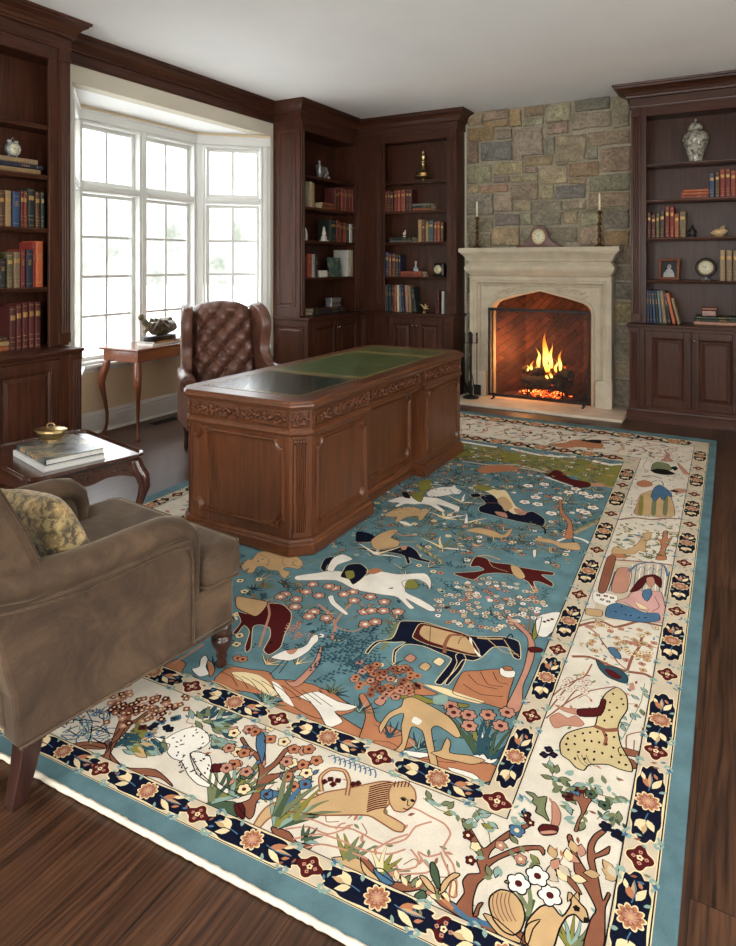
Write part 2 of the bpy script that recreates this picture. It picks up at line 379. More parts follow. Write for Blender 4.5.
def bookcase(label, loc, rz, W, D, bd, stile_l, stile_r, lo_base=0, hi_base=None, left_side=False, right_side=True, top_path=None, top_keep=None, crown=1.0):
    """local: x along the front, front plane y=0, back y=D; base cupboard front at y=-bd"""
    mats = ('case_x', 'case_y', 'case_z'); root = thing('bookcase', label, 'bookcase', loc, rz)
    if hi_base is None: hi_base = W
    zt = 2.87; CW = [(o_*crown, z_) for o_, z_ in CROWN]
    m = MB()
    m.box(.004, .026, .022, D, CT, ZC-.02); m.box(W-.026, W-.004, .022, D, CT, ZC-.02); m.box(.026, W-.026, D-.015, D, CT, ZC-.02); m.box(.026, W-.026, .022, D-.015, zt, zt+.02)
    m.build('upper_cabinet', mats[2], root)
    m = MB(); m.box(stile_l, W-stile_r, 0, .02, zt-.01, 2.955, .002); m.box(0, W, .0005, .0215, 2.945, ZC-.004)
    m.box(stile_l, W-stile_r, -.006, .0, zt-.008, zt+.008, .002); m.build('frieze_board', mats[0], root)
    for (a, b, nm) in ((0, stile_l, 'l'), (W-stile_r, W, 'r')):
        m = MB(); pw = min(.085, (b-a)*.62); 
        if nm == 'l': p0, p1 = a+.004, a+.004+pw
        else: p0, p1 = b-.004-pw, b-.004
        if b-a > .3: p0, p1 = b-.03-pw, b-.03
        m.box(a, b, 0, .021, CT+.001, 2.955, .002)
        q = m.build('stile', mats[2], root)
        m = MB(); m.prism(flute_poly(p0, p1, -.020, .0, 3), CT+.09, 2.86)
        m.box(p0-.003, p1+.003, -.026, 0, CT+.02, CT+.09, .003); m.box(p0-.003, p1+.003, -.026, 0, 2.86, 2.90, .003); m.box(p0-.001, p1+.001, -.018, 0, 2.90, 2.95, .002)
        m.build('pilaster', mats[2], q)
    for z in SH:
        m = MB(); m.box(.027, W-.027, .026, D-.016, z-.026, z); m.prism([(.0265, z-.030), (.024, z-.022), (.019, z-.014), (.018, z-.004), (.021, z), (.0265, z)][::-1], .027, W-.027, 'x')
        m.build('shelf', mats[0], root)
    m = MB(); m.sweep(CW[1:] + [(0, 2.95)], top_path, keep=top_keep); m.build('crown', mats[0], root)
    # base
    L, H = lo_base, hi_base
    m = MB(); m.box(L+.002, H-.002, -bd+.022, D, .10, CT-.03); m.box(L+.03, H-.03, -bd+.03, D, 0, .10); m.build('base_cabinet', mats[2], root)
    c0, c1 = L, H
    m = MB(); ov = .022
    xl = L-(ov if left_side else 0); xr = H+(ov if right_side else 0)
    m.box(xl, xr, -bd-ov, D-.001, CT-.022, CT, .006); m.box(xl+(.01 if left_side else 0), xr-(.01 if right_side else 0), -bd-ov+.010, D-.001, CT-.034, CT-.022, .004)
    m.build('counter', mats[0], root)
    m = MB()
    m.sweep([(0, 0), (.022, 0), (.022, .085), (.014, .095), (.010, .11), (0, .115)], [(H, D), (H, -bd), (L, -bd), (L, D)][(0 if right_side else 1):(4 if left_side else 3)][::-1])
    m.build('plinth', mats[0], root)
    pw = .085
    for (a, b, p0) in ((L, L+stile_l, L+.004), (H-stile_r, H, H-.004-pw)):
        m = MB(); m.box(a, b, -bd, -bd+.021, .115, CT-.034, .002); q = m.build('base_stile', mats[2], root)
        if b-a > .09:
            m = MB(); m.prism(flute_poly(p0, p0+pw, -bd-.018, -bd, 3), .19, CT-.075); m.box(p0-.003, p0+pw+.003, -bd-.024, -bd, .116, .19, .003); m.box(p0-.003, p0+pw+.003, -bd-.022, -bd, CT-.075, CT-.0345, .002); m.build('base_pilaster', mats[2], q)
    dl, dr = L+stile_l+.002, H-stile_r-.002; mid = (dl+dr)/2
    m = MB(); m.box(dl-.001, dr+.001, -bd+.0005, -bd+.0215, .115, .14); m.build('base_rail', mats[0], root)
    m = MB(); m.box(dl-.001, dr+.001, -bd+.0005, -bd+.0215, CT-.055, CT-.034); m.build('base_rail', mats[0], root)
    door(root, dl+.002, mid-.0015, .143, CT-.058, -bd-.004, 1, mats); door(root, mid+.0015, dr-.002, .143, CT-.058, -bd-.004, -1, mats)
    return root
# right of the fireplace
RX, RYF = -.892, 6.72
bookcase('tall dark mahogany bookcase right of the fireplace, holding the lidded vase', (RX, RYF, 0), 0, 1.05, .305, .12, .135, .135,
         left_side=True, right_side=True, top_path=[(0, .30), (0, 0), (1.05, 0), (1.05, .30)], crown=1.4)
# corner case left of the fireplace
CX, CYF = -3.96, 6.79
bookcase('tall dark mahogany bookcase between the corner and the stone wall, brass ornament on top shelf', (CX, CYF, 0), 0, 1.265, .235, .10, .36, .125,
         lo_base=.10, hi_base=1.265, left_side=False, right_side=True, top_path=[(0, -1), (0, 0), (1.265, 0), (1.265, .23)], top_keep=(1, 4))
# window-side case, faces +X
WXF, WY0 = -3.96, 5.60
wc = bookcase('dark mahogany bookcase beside the window bay with a panelled side and silver ornament', (WXF, WY0, 0), PI/2, 1.188, .345, .10, .085, .052,
         lo_base=0, hi_base=1.088, left_side=True, right_side=False, top_path=[(0, .345), (0, 0), (1.188, 0), (1.188, -1)], top_keep=(0, 3))

m = MB(); m.box(-.008, .004, .0, .345, CT+.001, 2.955, .002); m.box(-.006, 0, -.098, .345, .115, CT-.034)
m.M = Matrix.Rotation(-PI/2, 4, 'Z'); raised_panel(m, -.30, -.05, CT+.10, 2.86, -.008); raised_panel(m, -.30, .045, .19, CT-.09, -.006)
m.build('side_panel', 'case_z', wc)
# left case, partly out of frame, faces +X
LXF, LY1 = -4.08, 2.98
bookcase('tall dark mahogany bookcase in front of the window bay at the left edge', (LXF, LY1-1.30, 0), PI/2, 1.30, .225, .20, .15, .15, hi_base=1.24,
         left_side=True, right_side=True, top_path=[(0, .22), (0, 0), (1.30, 0), (1.30, .22)])
# ================= STONE CHIMNEY WALL AND FIREPLACE =================
OX0, OX1, OZ1 = -2.36, -1.25, 1.26
m = MB(); m.box(XL-.12, -2.68, YB, YB+.12, 0, ZC); m.box(-.86, XR+.1, YB, YB+.12, 0, ZC); struct(m.build('wall_back', 'cream_band'))
m = MB(); m.box(-2.68, OX0, YB, YB+.12, 0, ZC); m.box(OX1, -.86, YB, YB+.12, 0, ZC); m.box(OX0, OX1, YB, YB+.12, OZ1, ZC); struct(m.build('wall_mortar', 'mortar'))
PAL = dict(t=(172, 150, 114), o=(168, 128, 88), g=(150, 141, 121), G=(126, 119, 104), s=(92, 94, 100), p=(174, 150, 126), b=(134, 112, 88), l=(170, 160, 140), r=(154, 118, 92), v=(146, 142, 120), u=(104, 98, 106), d=(98, 92, 86))
S1 = '''65 88 120 130 t;122 70 215 110 b;218 70 262 135 o;272 58 345 95 r;120 112 215 138 o;350 50 445 118 g;458 28 590 75 d;597 30 662 138 G;262 98 345 133 v;355 118 436 162 p;447 80 590 142 g
50 134 163 187 o;170 142 226 182 g;232 138 345 240 l;505 148 662 203 b;390 166 500 262 g;350 170 384 238 g;45 192 105 272 G;110 190 226 262 s;506 210 546 258 g;552 208 662 302 p
160 264 268 312 t;272 243 378 280 t;230 243 268 260 g;45 278 152 345 v;274 284 322 306 g;330 284 432 345 p;437 264 548 318 r;158 316 218 342 G;222 310 324 340 g;437 322 503 346 t;510 308 662 372 G;384 266 432 280 g
45 350 106 380 t;110 348 214 378 o;222 344 322 405 G;328 350 382 402 p;387 350 500 400 s;508 376 660 432 b;45 384 158 462 v;162 384 230 448 l;236 410 300 446 p;304 408 410 496 v;415 406 500 440 g;504 438 560 444 g
162 454 256 500 u;260 450 300 498 v;415 444 468 494 t;475 446 562 500 g;570 436 660 512 G;45 468 156 526 v;152 506 255 572 t;260 504 346 560 v;352 502 468 560 v;474 504 562 572 p;567 516 660 575 o;45 530 148 600 G'''
stones = []
for row in S1.split('\n'):
    for e in row.split(';'):
        a = e.split(); x0, y0, x1, y1 = [float(q) for q in a[:4]]
        P = [at_y(450+x/3.68, 90+y/3.68, YB-.03) for x, y in ((x0, y1), (x1, y1), (x1, y0), (x0, y0))]
        xs = (P[0].x+P[3].x)/2, (P[1].x+P[2].x)/2
        stones.append(([xs[0], xs[1], (P[0].z+P[1].z)/2, (P[2].z+P[3].z)/2], a[4]))
zz = [.03, .31, .47, .68, .86, 1.09, 1.29, 1.45, 1.66]
for i in range(8):
    stones.append(([-1.105, -.885, zz[i]+.008, zz[i+1]-.008], 'GtgvtGgv'[i])); stones.append(([-2.655, -2.53, zz[i]+.03, zz[i+1]+.012], 'gvGtpGvg'[i]))
m = MB(); cl = m.bm.loops.layers.float_color.new('stone'); rs = random.Random(3)
for (x0, x1, z0, z1), k in stones:
    x0 += .006; x1 -= .006; z0 += .006; z1 -= .006; z1 = min(z1, ZC-.004); x0 = max(x0, -2.655); x1 = min(x1, -.872)
    n = 5; pts = []
    C4 = [(x0, z0), (x1, z0), (x1, z1), (x0, z1)]; j = min(x1-x0, z1-z0)*.07
    C4 = [(a+rs.uniform(-j, j)*.6, b+rs.uniform(-j, j)*.6) for a, b in C4]
    for q in range(4):
        a, b = C4[q], C4[(q+1) % 4]
        for i in range(n):
            t = i/n; jj = j*.45 if i else 0
            pts.append((lerp(a[0], b[0], t)+rs.uniform(-jj, jj), lerp(a[1], b[1], t)+rs.uniform(-jj, jj)))
    cx, cz = (x0+x1)/2, (z0+z1)/2; dp = rs.uniform(.022, .042)
    def rg(s, y): return [(cx+(a-cx)*s, y, min(cz+(b-cz)*s, ZC-.003)) for a, b in pts]
    e = .010/min(x1-x0, z1-z0)*2
    f0 = len(m.bm.faces)
    m.rings([rg(1, YB+.005), rg(1, YB-dp), rg(1-e*.5, YB-dp-.007), rg(1-e*1.4, YB-dp-.010), rg(.5, YB-dp-rs.uniform(.008, .016))])
    m.bm.faces.ensure_lookup_table()
    c = [q_*.62+w_*.38 for q_, w_ in zip(PAL[k], (150, 146, 137))]; v = rs.uniform(.9, 1.1); c = srgb(*[min(255, q*v*1.02+rs.uniform(-6, 6)) for q in c])
    for f in m.bm.faces[f0:]:
        for lp in f.loops: lp[cl] = c
struct(m.build('wall_stone', 'stone'))

def XZ(y0): return Matrix(((1, 0, 0, 0), (0, 0, -1, y0), (0, 1, 0, 0), (0, 0, 0, 1)))   # local (x, z-up, out) -> world, out towards the room
fp = thing('fireplace', 'carved cream limestone fireplace surround with a pointed arch, against the stone wall', 'fireplace', (-1.8, 6.85, 0))
off = Matrix.Translation((1.8, -6.85, 0))
FX0, FX1 = -2.555, -1.085
AR = [(-2.32, .03), (-2.32, .955), (-2.31, 1.0), (-2.285, 1.035), (-2.24, 1.06), (-2.05, 1.115), (-1.8025, 1.175), (-1.555, 1.115), (-1.365, 1.06), (-1.32, 1.035), (-1.295, 1.0), (-1.285, .955), (-1.285, .03)]
m = MB(); m.M = off @ XZ(6.85)
m.prism([(-2.50, .03)] + AR + [(-1.14, .03), (-1.14, 1.26), (-2.50, 1.26)], -.17, .0)
m.build('arch_panel', 'lime', fp)
m = MB(); m.M = off @ XZ(6.85)
m.sweep([(.0, -.05), (.0, .004), (-.010, .016), (-.022, .018), (-.032, .010), (-.036, .0), (-.036, -.05)], AR)
m.build('arch_moulding', 'lime', fp)
m = MB(); m.M = off @ XZ(6.85)
m.sweep([(0, -.17), (0, .045), (.045, .05), (.05, .04), (.058, .038), (.066, .046), (.078, .040), (.085, .022), (.096, .014), (.105, .018), (.112, .0), (.112, -.02), (.05, -.03)], [(FX0, .03), (FX0, 1.335), (FX1, 1.335), (FX1, .03)])
m.build('frame_moulding', 'lime', fp)
for a, b in ((FX0-.008, -2.372), (-1.235, FX1+.008)): m = MB(); m.M = off; m.box(a, b, 6.79, 6.86, .03, .28, .004); m.prism([(6.79, .28), (6.86, .28), (6.86, .30), (6.80, .30)], a+.004, b-.004, 'x'); m.build('plinth_block', 'lime', fp)
MP = [(.0, 1.33), (.02, 1.335), (.028, 1.345)] + [(.028+.040*math.sin(PI*i/8), 1.35+.125*i/8) for i in range(9)] + [(.028, 1.482), (.045, 1.49), (.048, 1.505), (.056, 1.52), (.074, 1.545), (.088, 1.562), (.100, 1.568), (.102, 1.578), (.114, 1.582), (.117, 1.592), (.117, 1.622), (.112, 1.631), (0, 1.631)]
m = MB(); m.M = off; m.sweep(MP, [(FX0+.03, YB-.045), (FX0+.03, 6.80), (FX1-.03, 6.80), (FX1-.03, YB-.045)]); m.box(FX0+.03, FX1-.03, 6.80, YB-.045, 1.34, 1.63)
m.build('mantel_shelf', 'lime', fp)
# carved leaf scrolls in the two spandrels
for sgn in (-1, 1):
    m = MB(); m.M = off; cx = -1.8025
    for i, (u, z) in enumerate(((.42, 1.165), (.36, 1.175), (.30, 1.185), (.24, 1.195), (.18, 1.205), (.44, 1.12))):
        pts = [(cx+sgn*(u+.028*(1-a/9)*math.cos(a*.75+i)), 6.846, z-.012+.022*(1-a/9)*math.sin(a*.75+i)) for a in range(10)]
        m.tube(pts, [.010*(1-.05*a) for a in range(10)], 6)
        m.ell((cx+sgn*(u+.03), 6.848, z+.006), (.020, .012, .010), 8, 5)
    m.build('carved_spandrel', 'lime', fp)
# hearth slab
m = MB(); m.box(-2.64, -.925, 6.395, 7.0, .0, .028, .006); o = m.build('hearth_slab', 'hearth'); tag(o, 'pale stone hearth slab on the floor in front of the fireplace', 'hearth')
# firebox
t = NT('firebrick'); v = t.coord((1, 1, 1), (PI/2, 0, 0)); v2 = t.coord((1, 1, 1), (PI/2, 0, R(45)))
br = t.n('ShaderNodeTexBrick'); br.inputs['Scale'].default_value = 1; br.inputs['Brick Width'].default_value = .2; br.inputs['Row Height'].default_value = .065; br.inputs['Mortar Size'].default_value = .004
br.inputs['Color1'].default_value = srgb(120, 66, 42); br.inputs['Color2'].default_value = srgb(74, 44, 34); br.inputs['Mortar'].default_value = srgb(52, 42, 36)
t.l(v2, br.inputs['Vector']); f = t.noise(v, 5, 5)
t.base(t.mix(1.0, br.outputs['Color'], t.ramp(f, [(.3, (.35, .33, .3, 1)), (.65, (1, 1, 1, 1))]), 'MULTIPLY')); t.bump(br.outputs['Fac'], .3, -.01); MAT['firebrick'] = t.set(Roughness=.95)
m = MB()
for a, b in (((-2.345, 6.93), (-2.12, 7.44)), ((-2.12, 7.44), (-1.48, 7.44)), ((-1.48, 7.44), (-1.262, 6.93))):
    dx, dy = b[0]-a[0], b[1]-a[1]; L = math.hypot(dx, dy); nx, ny = -dy/L*.05, dx/L*.05
    m.prism([a, b, (b[0]+nx, b[1]+ny), (a[0]+nx, a[1]+ny)], .03, 1.24)
m.prism([(-2.345, 6.93), (-1.262, 6.93), (-1.43, 7.5), (-2.17, 7.5)], 1.24, 1.3); m.prism([(-2.345, 6.87), (-1.262, 6.87), (-1.43, 7.5), (-2.17, 7.5)], -.02, .032)
o = m.build('firebox', 'firebrick'); tag(o, 'dark firebrick lining inside the fireplace opening, glowing orange on the left', 'firebox')
# grate and logs
m = MB()
for i in range(7):
    x = -1.98+i*.062; m.tube([(x, 6.98, .17), (x, 7.0, .13), (x, 7.25, .12), (x, 7.28, .2)], .008, 6)
m.tube([(-2.02, 7.02, .125), (-1.57, 7.02, .125)], .009, 6); m.tube([(-2.02, 7.22, .118), (-1.57, 7.22, .118)], .009, 6)
for x in (-1.98, -1.61):
    for y in (7.02, 7.22): m.tube([(x, y, .12), (x, y, .033)], .009, 6)
o = m.build('fire_grate', 'iron'); tag(o, 'black iron fire grate under the burning logs', 'grate')
t = NT('charred_log'); v = t.coord(); f = t.noise(v, 22, 6, .7); z = t.noise(v, 7, 3)
t.base(t.ramp(f, [(.3, srgb(22, 17, 15)), (.7, srgb(74, 58, 48))])); t.bump(f, .8, .02)
e = t.ramp(z, [(.62, (0, 0, 0, 1)), (.68, srgb(255, 90, 20))]); t.l(e, t.b.inputs['Emission Color']); t.b.inputs['Emission Strength'].default_value = 1.2; MAT['log'] = t.set(Roughness=.95)
LG = [((-2.04, 7.06, .19), (-1.60, 7.02, .20), .055, 'thick charred log lying across the front of the grate'), ((-2.0, 7.2, .19), (-1.55, 7.22, .20), .05, 'charred log lying at the back of the grate'),
      ((-1.93, 7.1, .27), (-1.62, 7.2, .37), .042, 'slanting charred log propped on the two lower logs'), ((-1.75, 7.16, .29), (-1.52, 7.04, .30), .045, 'short stub of charred log at the right of the fire'), ((-2.06, 7.18, .29), (-1.85, 7.06, .30), .036, 'small charred branch at the left of the fire')]
rs = random.Random(5)
for a, b, r, lb in LG:
    m = MB(); a = Vector(a); b = Vector(b)
    pts = [a.lerp(b, i/8)+Vector((rs.uniform(-1, 1)*.006, rs.uniform(-1, 1)*.006, rs.uniform(-1, 1)*.008)) for i in range(9)]
    m.tube(pts, [r*rs.uniform(.85, 1.12) for _ in range(9)], 11); o = m.build('firewood_log', 'log'); tag(o, lb, 'log', 'burning logs in the grate')
t = NT('glowing_embers'); f = t.noise(t.coord(), 34, 3); e = t.ramp(f, [(.42, (0, 0, 0, 1)), (.52, srgb(255, 70, 20)), (.68, srgb(255, 190, 90))])
t.l(e, t.b.inputs['Emission Color']); t.b.inputs['Emission Strength'].default_value = 3; t.base(srgb(30, 20, 18)); MAT['ember'] = t.m
m = MB()
for i in range(70):
    m.ell((rs.gauss(-1.80, .10), rs.uniform(6.97, 7.22), .05+rs.random()**2*.07), (rs.uniform(.012, .026),)*2+(rs.uniform(.008, .016),), 7, 4)
o = m.build('ember_bed', 'ember'); tag(o, 'bed of glowing orange embers beneath the grate', 'embers'); o['kind'] = 'stuff'
def m_flame():
    t = NT('flame'); tc = t.n('ShaderNodeTexCoord'); sp = t.n('ShaderNodeSeparateXYZ'); t.l(tc.outputs['Generated'], sp.inputs[0])
    col = t.ramp(sp.outputs['Z'], [(0, srgb(255, 140, 40)), (.3, srgb(255, 206, 104)), (.6, srgb(255, 150, 44)), (1, srgb(240, 96, 24))])
    em = t.n('ShaderNodeEmission'); t.l(col, em.inputs['Color'])
    ms = t.n('ShaderNodeMapRange'); ms.inputs['From Min'].default_value = .1; ms.inputs['To Min'].default_value = 3.2; ms.inputs['To Max'].default_value = .9; t.l(sp.outputs['Z'], ms.inputs['Value']); t.l(ms.outputs[0], em.inputs['Strength'])
    tr = t.n('ShaderNodeBsdfTransparent'); mx = t.n('ShaderNodeMixShader'); f = t.noise(t.coord((20, 20, 7)), 1.0, 3)
    a = t.n('ShaderNodeMath', operation='ADD'); a.use_clamp = True
    z2 = t.n('ShaderNodeMapRange'); z2.inputs['From Min'].default_value = .45; z2.inputs['To Min'].default_value = .55; z2.inputs['To Max'].default_value = -.3; t.l(sp.outputs['Z'], z2.inputs['Value'])
    t.l(f, a.inputs[0]); t.l(z2.outputs[0], a.inputs[1]); t.l(a.outputs[0], mx.inputs[0]); t.l(tr.outputs[0], mx.inputs[1]); t.l(em.outputs[0], mx.inputs[2]); t.l(mx.outputs[0], t.out.inputs['Surface'])
    return t.m
MAT['flame'] = m_flame()
def tongue(m, x, y, z0, h, r, ph=0, lean=0):
    n = 12; pts = []; rad = []
    for i in range(n+1):
        u = i/n; pts.append((x+lean*u*u+.018*math.sin(u*7+ph)*u, y+.01*math.sin(u*5+ph), z0+h*u)); rad.append(r*max(.03, (math.sin(PI*min(1, u*.85+.18))**1.1)*(1-u)**.55))
    m.tube(pts, rad, 9)
FL = [([(545, 366, 39, .062, 0, .01), (551, 368, 26, .045, 2, .0), (539, 367, 20, .04, 4, -.02), (547, 372, 14, .06, 1, 0)], 'tall yellow flame rising from the middle of the fire'),
      ([(560, 371, 24, .035, 1, .01), (556, 372, 12, .03, 3, 0)], 'smaller flame at the right of the fire'), ([(532, 372, 14, .03, 2, .0), (536, 374, 9, .03, 5, .02), (528, 371, 7, .02, 5, .0)], 'low flame licking the left log'), ([(551, 378, 8, .03, 1, 0), (547, 379, 5, .025, 1, 0)], 'little flame under the front log')]
for fl, lb in FL:
    m = MB()
    for (px, py, hp, r, ph, ln) in fl:
        r *= .62; p = at_y(px, py, 7.08 if 'under' not in lb else 6.99); tongue(m, p.x, p.y, p.z, hp*6.9/657, r, ph, ln)
    o = m.build('flame', 'flame'); tag(o, lb, 'flame', 'flames of the log fire')
# fire screen
t = NT('wire_mesh'); d = t.n('ShaderNodeBsdfTransparent'); mx = t.n('ShaderNodeMixShader'); mx.inputs[0].default_value = .22
t.base(srgb(40, 32, 28)); t.b.inputs['Roughness'].default_value = .6; t.l(d.outputs[0], mx.inputs[1]); t.l(t.b.outputs[0], mx.inputs[2]); t.l(mx.outputs[0], t.out.inputs['Surface']); MAT['mesh'] = t.m
sc = thing('fire_screen', 'black framed flat mesh fire screen standing in front of the flames', 'fire screen', (-1.8, 6.765, .028))
m = MB(); a, b, z = -.532, .52, .965; w = .022
m.box(a, a+w, -.009, .009, .03, z, .003); m.box(b-w, b, -.009, .009, .03, z, .003); m.box(a+w, b-w, -.009, .009, z-.03, z, .003); m.box(a+w, b-w, -.009, .009, .03, .056, .003); m.build('frame', 'iron', sc)
m = MB(); m.box(a+w, b-w, -.001, .001, .056, z-.03); m.build('mesh_panel', 'mesh', sc)
for x in (a+.05, b-.07): m = MB(); m.box(x, x+.02, -.07, .03, 0.0005, .012, .003); m.box(x, x+.02, -.008, .008, .012, .03); m.build('foot', 'iron', sc)
# fire tools
TX, TY = -2.49, 6.66
ft = thing('fire_tool_stand', 'black iron fire tool stand with round base on the left of the hearth', 'fire tool stand', (TX, TY, .028))
m = MB(); m.lathe([(.085, 0.0005), (.088, .008), (.080, .016), (.045, .022), (.02, .034), (.012, .05)], seg=28); m.build('base', 'iron', ft)
m = MB(); m.lathe([(.008, .045), (.014, .09), (.008, .12), (.007, .5), (.012, .56), (.007, .6), (.007, .64), (.016, .66), (.018, .68), (.008, .70), (.001, .71)], seg=12)
for k in range(4): a = k*PI/2+.5; m.tube([(0, 0, .585), (.055*math.cos(a), .055*math.sin(a), .588), (.062*math.cos(a), .062*math.sin(a), .6)], .004, 6)
m.build('pole', 'iron', ft)
for k, (nm, lb) in enumerate((('fireplace_shovel', 'black iron fireplace shovel hanging at the right of the tool stand'), ('fireplace_brush', 'black hearth brush hanging on the tool stand'), ('fireplace_poker', 'thin black poker hanging behind the tool stand pole'), ('fireplace_tongs', 'black iron tongs hanging at the left of the tool stand'))):
    a = k*PI/2+.5-.9*(k == 0)*0; x, y = TX+.066*math.cos(a), TY+.066*math.sin(a)
    m = MB(); m.tube([(x, y, .15), (x, y, .66)], .0045, 7); m.lathe([(.004, .60), (.011, .615), (.012, .65), (.009, .69), (.013, .70), (.011, .72), (.001, .728)], (x, y, .0), 10)
    if k == 0: m.box(x-.035, x+.045, y-.008, y+.008, .06, .17, .006)
    elif k == 1: m.lathe([(.01, .2), (.022, .17), (.034, .075), (.03, .07)], (x, y, 0), 12)
    elif k == 2: m.tube([(x, y, .16), (x, y, .08), (x+.03, y, .07)], .0055, 7)
    else: m.tube([(x, y, .3), (x-.02, y, .2), (x-.005, y, .08)], .005, 6); m.tube([(x, y, .3), (x+.02, y, .2), (x+.005, y, .08)], .005, 6)
    o = m.build(nm, 'iron'); tag(o, lb, nm.replace('_', ' '), 'tools on the hearth stand')
# mantel clock and candlesticks
MZ = 1.6315
ck = thing('mantel_clock', 'arched mahogany mantel clock with a round cream dial, centre of the mantel', 'clock', (-1.80, 6.84, MZ)); ck.scale = (1.04, 1, 1.28)
m = MB(); top = [(-.215, .018), (-.19, .022), (-.15, .034), (-.115, .06), (-.095, .095)] + arc(0, .085, .092, R(170), R(10), 12) + [(.095, .095), (.115, .06), (.15, .034), (.19, .022), (.215, .018), (.215, .0), (-.215, 0)]
m.prism(top[::-1], -.04, .04, 'y'); m.build('case', 'clockwood', ck, bevel=.004)
m = MB(); m.box(-.225, .225, -.05, .05, .0005, .016, .004); m.build('base', 'clockwood', ck)
def dial(parent, c, r, nm='dial', hands=True, ring='brass', facing=None):
    m = MB(); m.M = (facing or Matrix.Translation(c) @ Matrix.Rotation(PI/2, 4, 'X'))
    m.lathe([(r, 0), (r*1.0, .004), (r*.96, .009), (r*.88, .009), (r*.86, .005), (r*.5, .0045), (.0002, .0045)], seg=28, mi=0)
    bz = m.build(nm+'_bezel' if False else 'bezel', ring, parent)
    m = MB(); m.M = (facing or Matrix.Translation(c) @ Matrix.Rotation(PI/2, 4, 'X')); m.lathe([(r*.87, .0048), (r*.87, .0056), (.0002, .0058)], seg=28); d = m.build('dial', 'dial', parent)
    if hands:
        m = MB(); m.M = (facing or Matrix.Translation(c) @ Matrix.Rotation(PI/2, 4, 'X'))
        for k in range(12):
            a = k*PI/6; m.box(0, 0, 0, 0, 0, 0) if 0 else m.prism([(math.cos(a)*r*q-math.sin(a)*w_, math.sin(a)*r*q+math.cos(a)*w_) for q, w_ in ((.66, -r*.03), (.80, -r*.03), (.80, r*.03), (.66, r*.03))], .0058, .0066)
        for a, L in ((R(60), .45), (R(150), .66)): m.prism([(math.cos(a)*r*q-math.sin(a)*w_, math.sin(a)*r*q+math.cos(a)*w_) for q, w_ in ((-.08, -r*.03), (L, -r*.015), (L, r*.015), (-.08, r*.03))], .0068, .0076)
        m.build('hands', 'black', d)
dial(ck, (0, -.041, .088), .066)
def candlestick(px, label, h, ch, spiral=False):
    p = at_y(px, 246, 6.86)
    t = thing('candlestick', label, 'candlestick', (p.x, 6.86, MZ), 0, 'brass candlesticks on the mantel')
    m = MB(); m.lathe([(.052, .0005), (.052, .010), (.040, .018), (.022, .026), (.014, .045), (.020, .06), (.026, .075), (.016, .095), (.011, .115)], seg=18)
    n = 26
    for ph in (0, PI):
        m.tube([(.010*math.cos(u/n*9+ph), .010*math.sin(u/n*9+ph), .11+(h-.19)*u/n) for u in range(n+1)], .008, 7)
    for z in (.16, .225): m.lathe([(.012, z-.016), (.022, z-.008), (.024, z), (.02, z+.008), (.012, z+.016)], seg=14)
    m.lathe([(.012, h-.085), (.02, h-.07), (.012, h-.055), (.014, h-.035), (.030, h-.022), (.032, h-.017), (.014, h-.014), (.016, h), (.009, h)], seg=16)
    m.build('stick', 'oldbrass', t)
    m = MB(); m.lathe([(.0105, h-.01), (.0100, h+ch*.5), (.0085, h+ch-.004), (.003, h+ch)], seg=12); m.tube([(0, 0, h+ch-.002), (.001, 0, h+ch+.010)], .0012, 5); m.build('candle', 'wax', t)
candlestick(477, 'brass candlestick with an ivory candle at the left end of the mantel', .345, .165)
candlestick(599.5, 'taller twisted brass candlestick with a short ivory candle at the right end of the mantel', .365, .17)
# ================= DESK =================
dk = thing('desk', 'large carved cherry wood pedestal desk with green leather top, standing on the rug', 'desk', (-2.285, 3.755, .0158))
A_, B_, CH = .44, 1.115, .085
RY1, RY2 = -.43, .345
def oct_(o, a=A_, b=B_, c=CH):
    a += o; b += o; c = c+o*.586
    return [(-a, -b+c), (-a+c, -b), (a-c, -b), (a, -b+c), (a, b-c), (a-c, b), (-a+c, b), (-a, b-c)]
def body(o, rec, y0=None, a=A_-.022, b=B_-.022, c=CH-.005):
    a += o; b += o; c = c+o*.586
    return [(-a, -b+c), (-a+c, -b), (a-c, -b), (a, -b+c), (a, RY1+o), (a-rec, RY1+o), (a-rec, RY2-o), (a, RY2-o), (a, b-c), (a-c, b), (-a+c, b), (-a, b-c)]
DZ = -.0158
m = MB(); m.rings([[(x, y, z+DZ) for x, y in oct_(o)] for o, z in ((-.03, .736), (-.016, .740), (-.012, .748), (0, .752), (.004, .760), (.002, .769), (-.006, .774), (-.008, .780), (-.014, .785))])
m.build('desk_top', 'desk_y', dk)
zt = .785+DZ
yy = [-1.0, -.38, .65, 1.0]
x0, x1 = -.345, .335
for i in range(3):
    y0, y1 = yy[i]+.012, yy[i+1]-.012
    m = MB(); c = .012
    m.rings([[(x0+e, y0+e, zt+z), (x1-e, y0+e, zt+z), (x1-e, y1-e, zt+z), (x0+e, y1-e, zt+z)] for e, z in ((0, -.002), (0, .0008), (.002, .0016))])
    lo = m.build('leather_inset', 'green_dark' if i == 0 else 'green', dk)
    m = MB(); m.sweep([(0, 0), (0, .0006), (.004, .0006), (.004, 0)], [(x0+.016, y0+.016), (x1-.016, y0+.016), (x1-.016, y1-.016), (x0+.016, y1-.016)], closed=True, z0=zt+.0013)
    m.sweep([(0, 0), (0, .0006), (.002, .0006), (.002, 0)], [(x0+.030, y0+.030), (x1-.030, y0+.030), (x1-.030, y1-.030), (x0+.030, y1-.030)], closed=True, z0=zt+.0013)
    m.build('gold_tooling', 'gilt', lo)
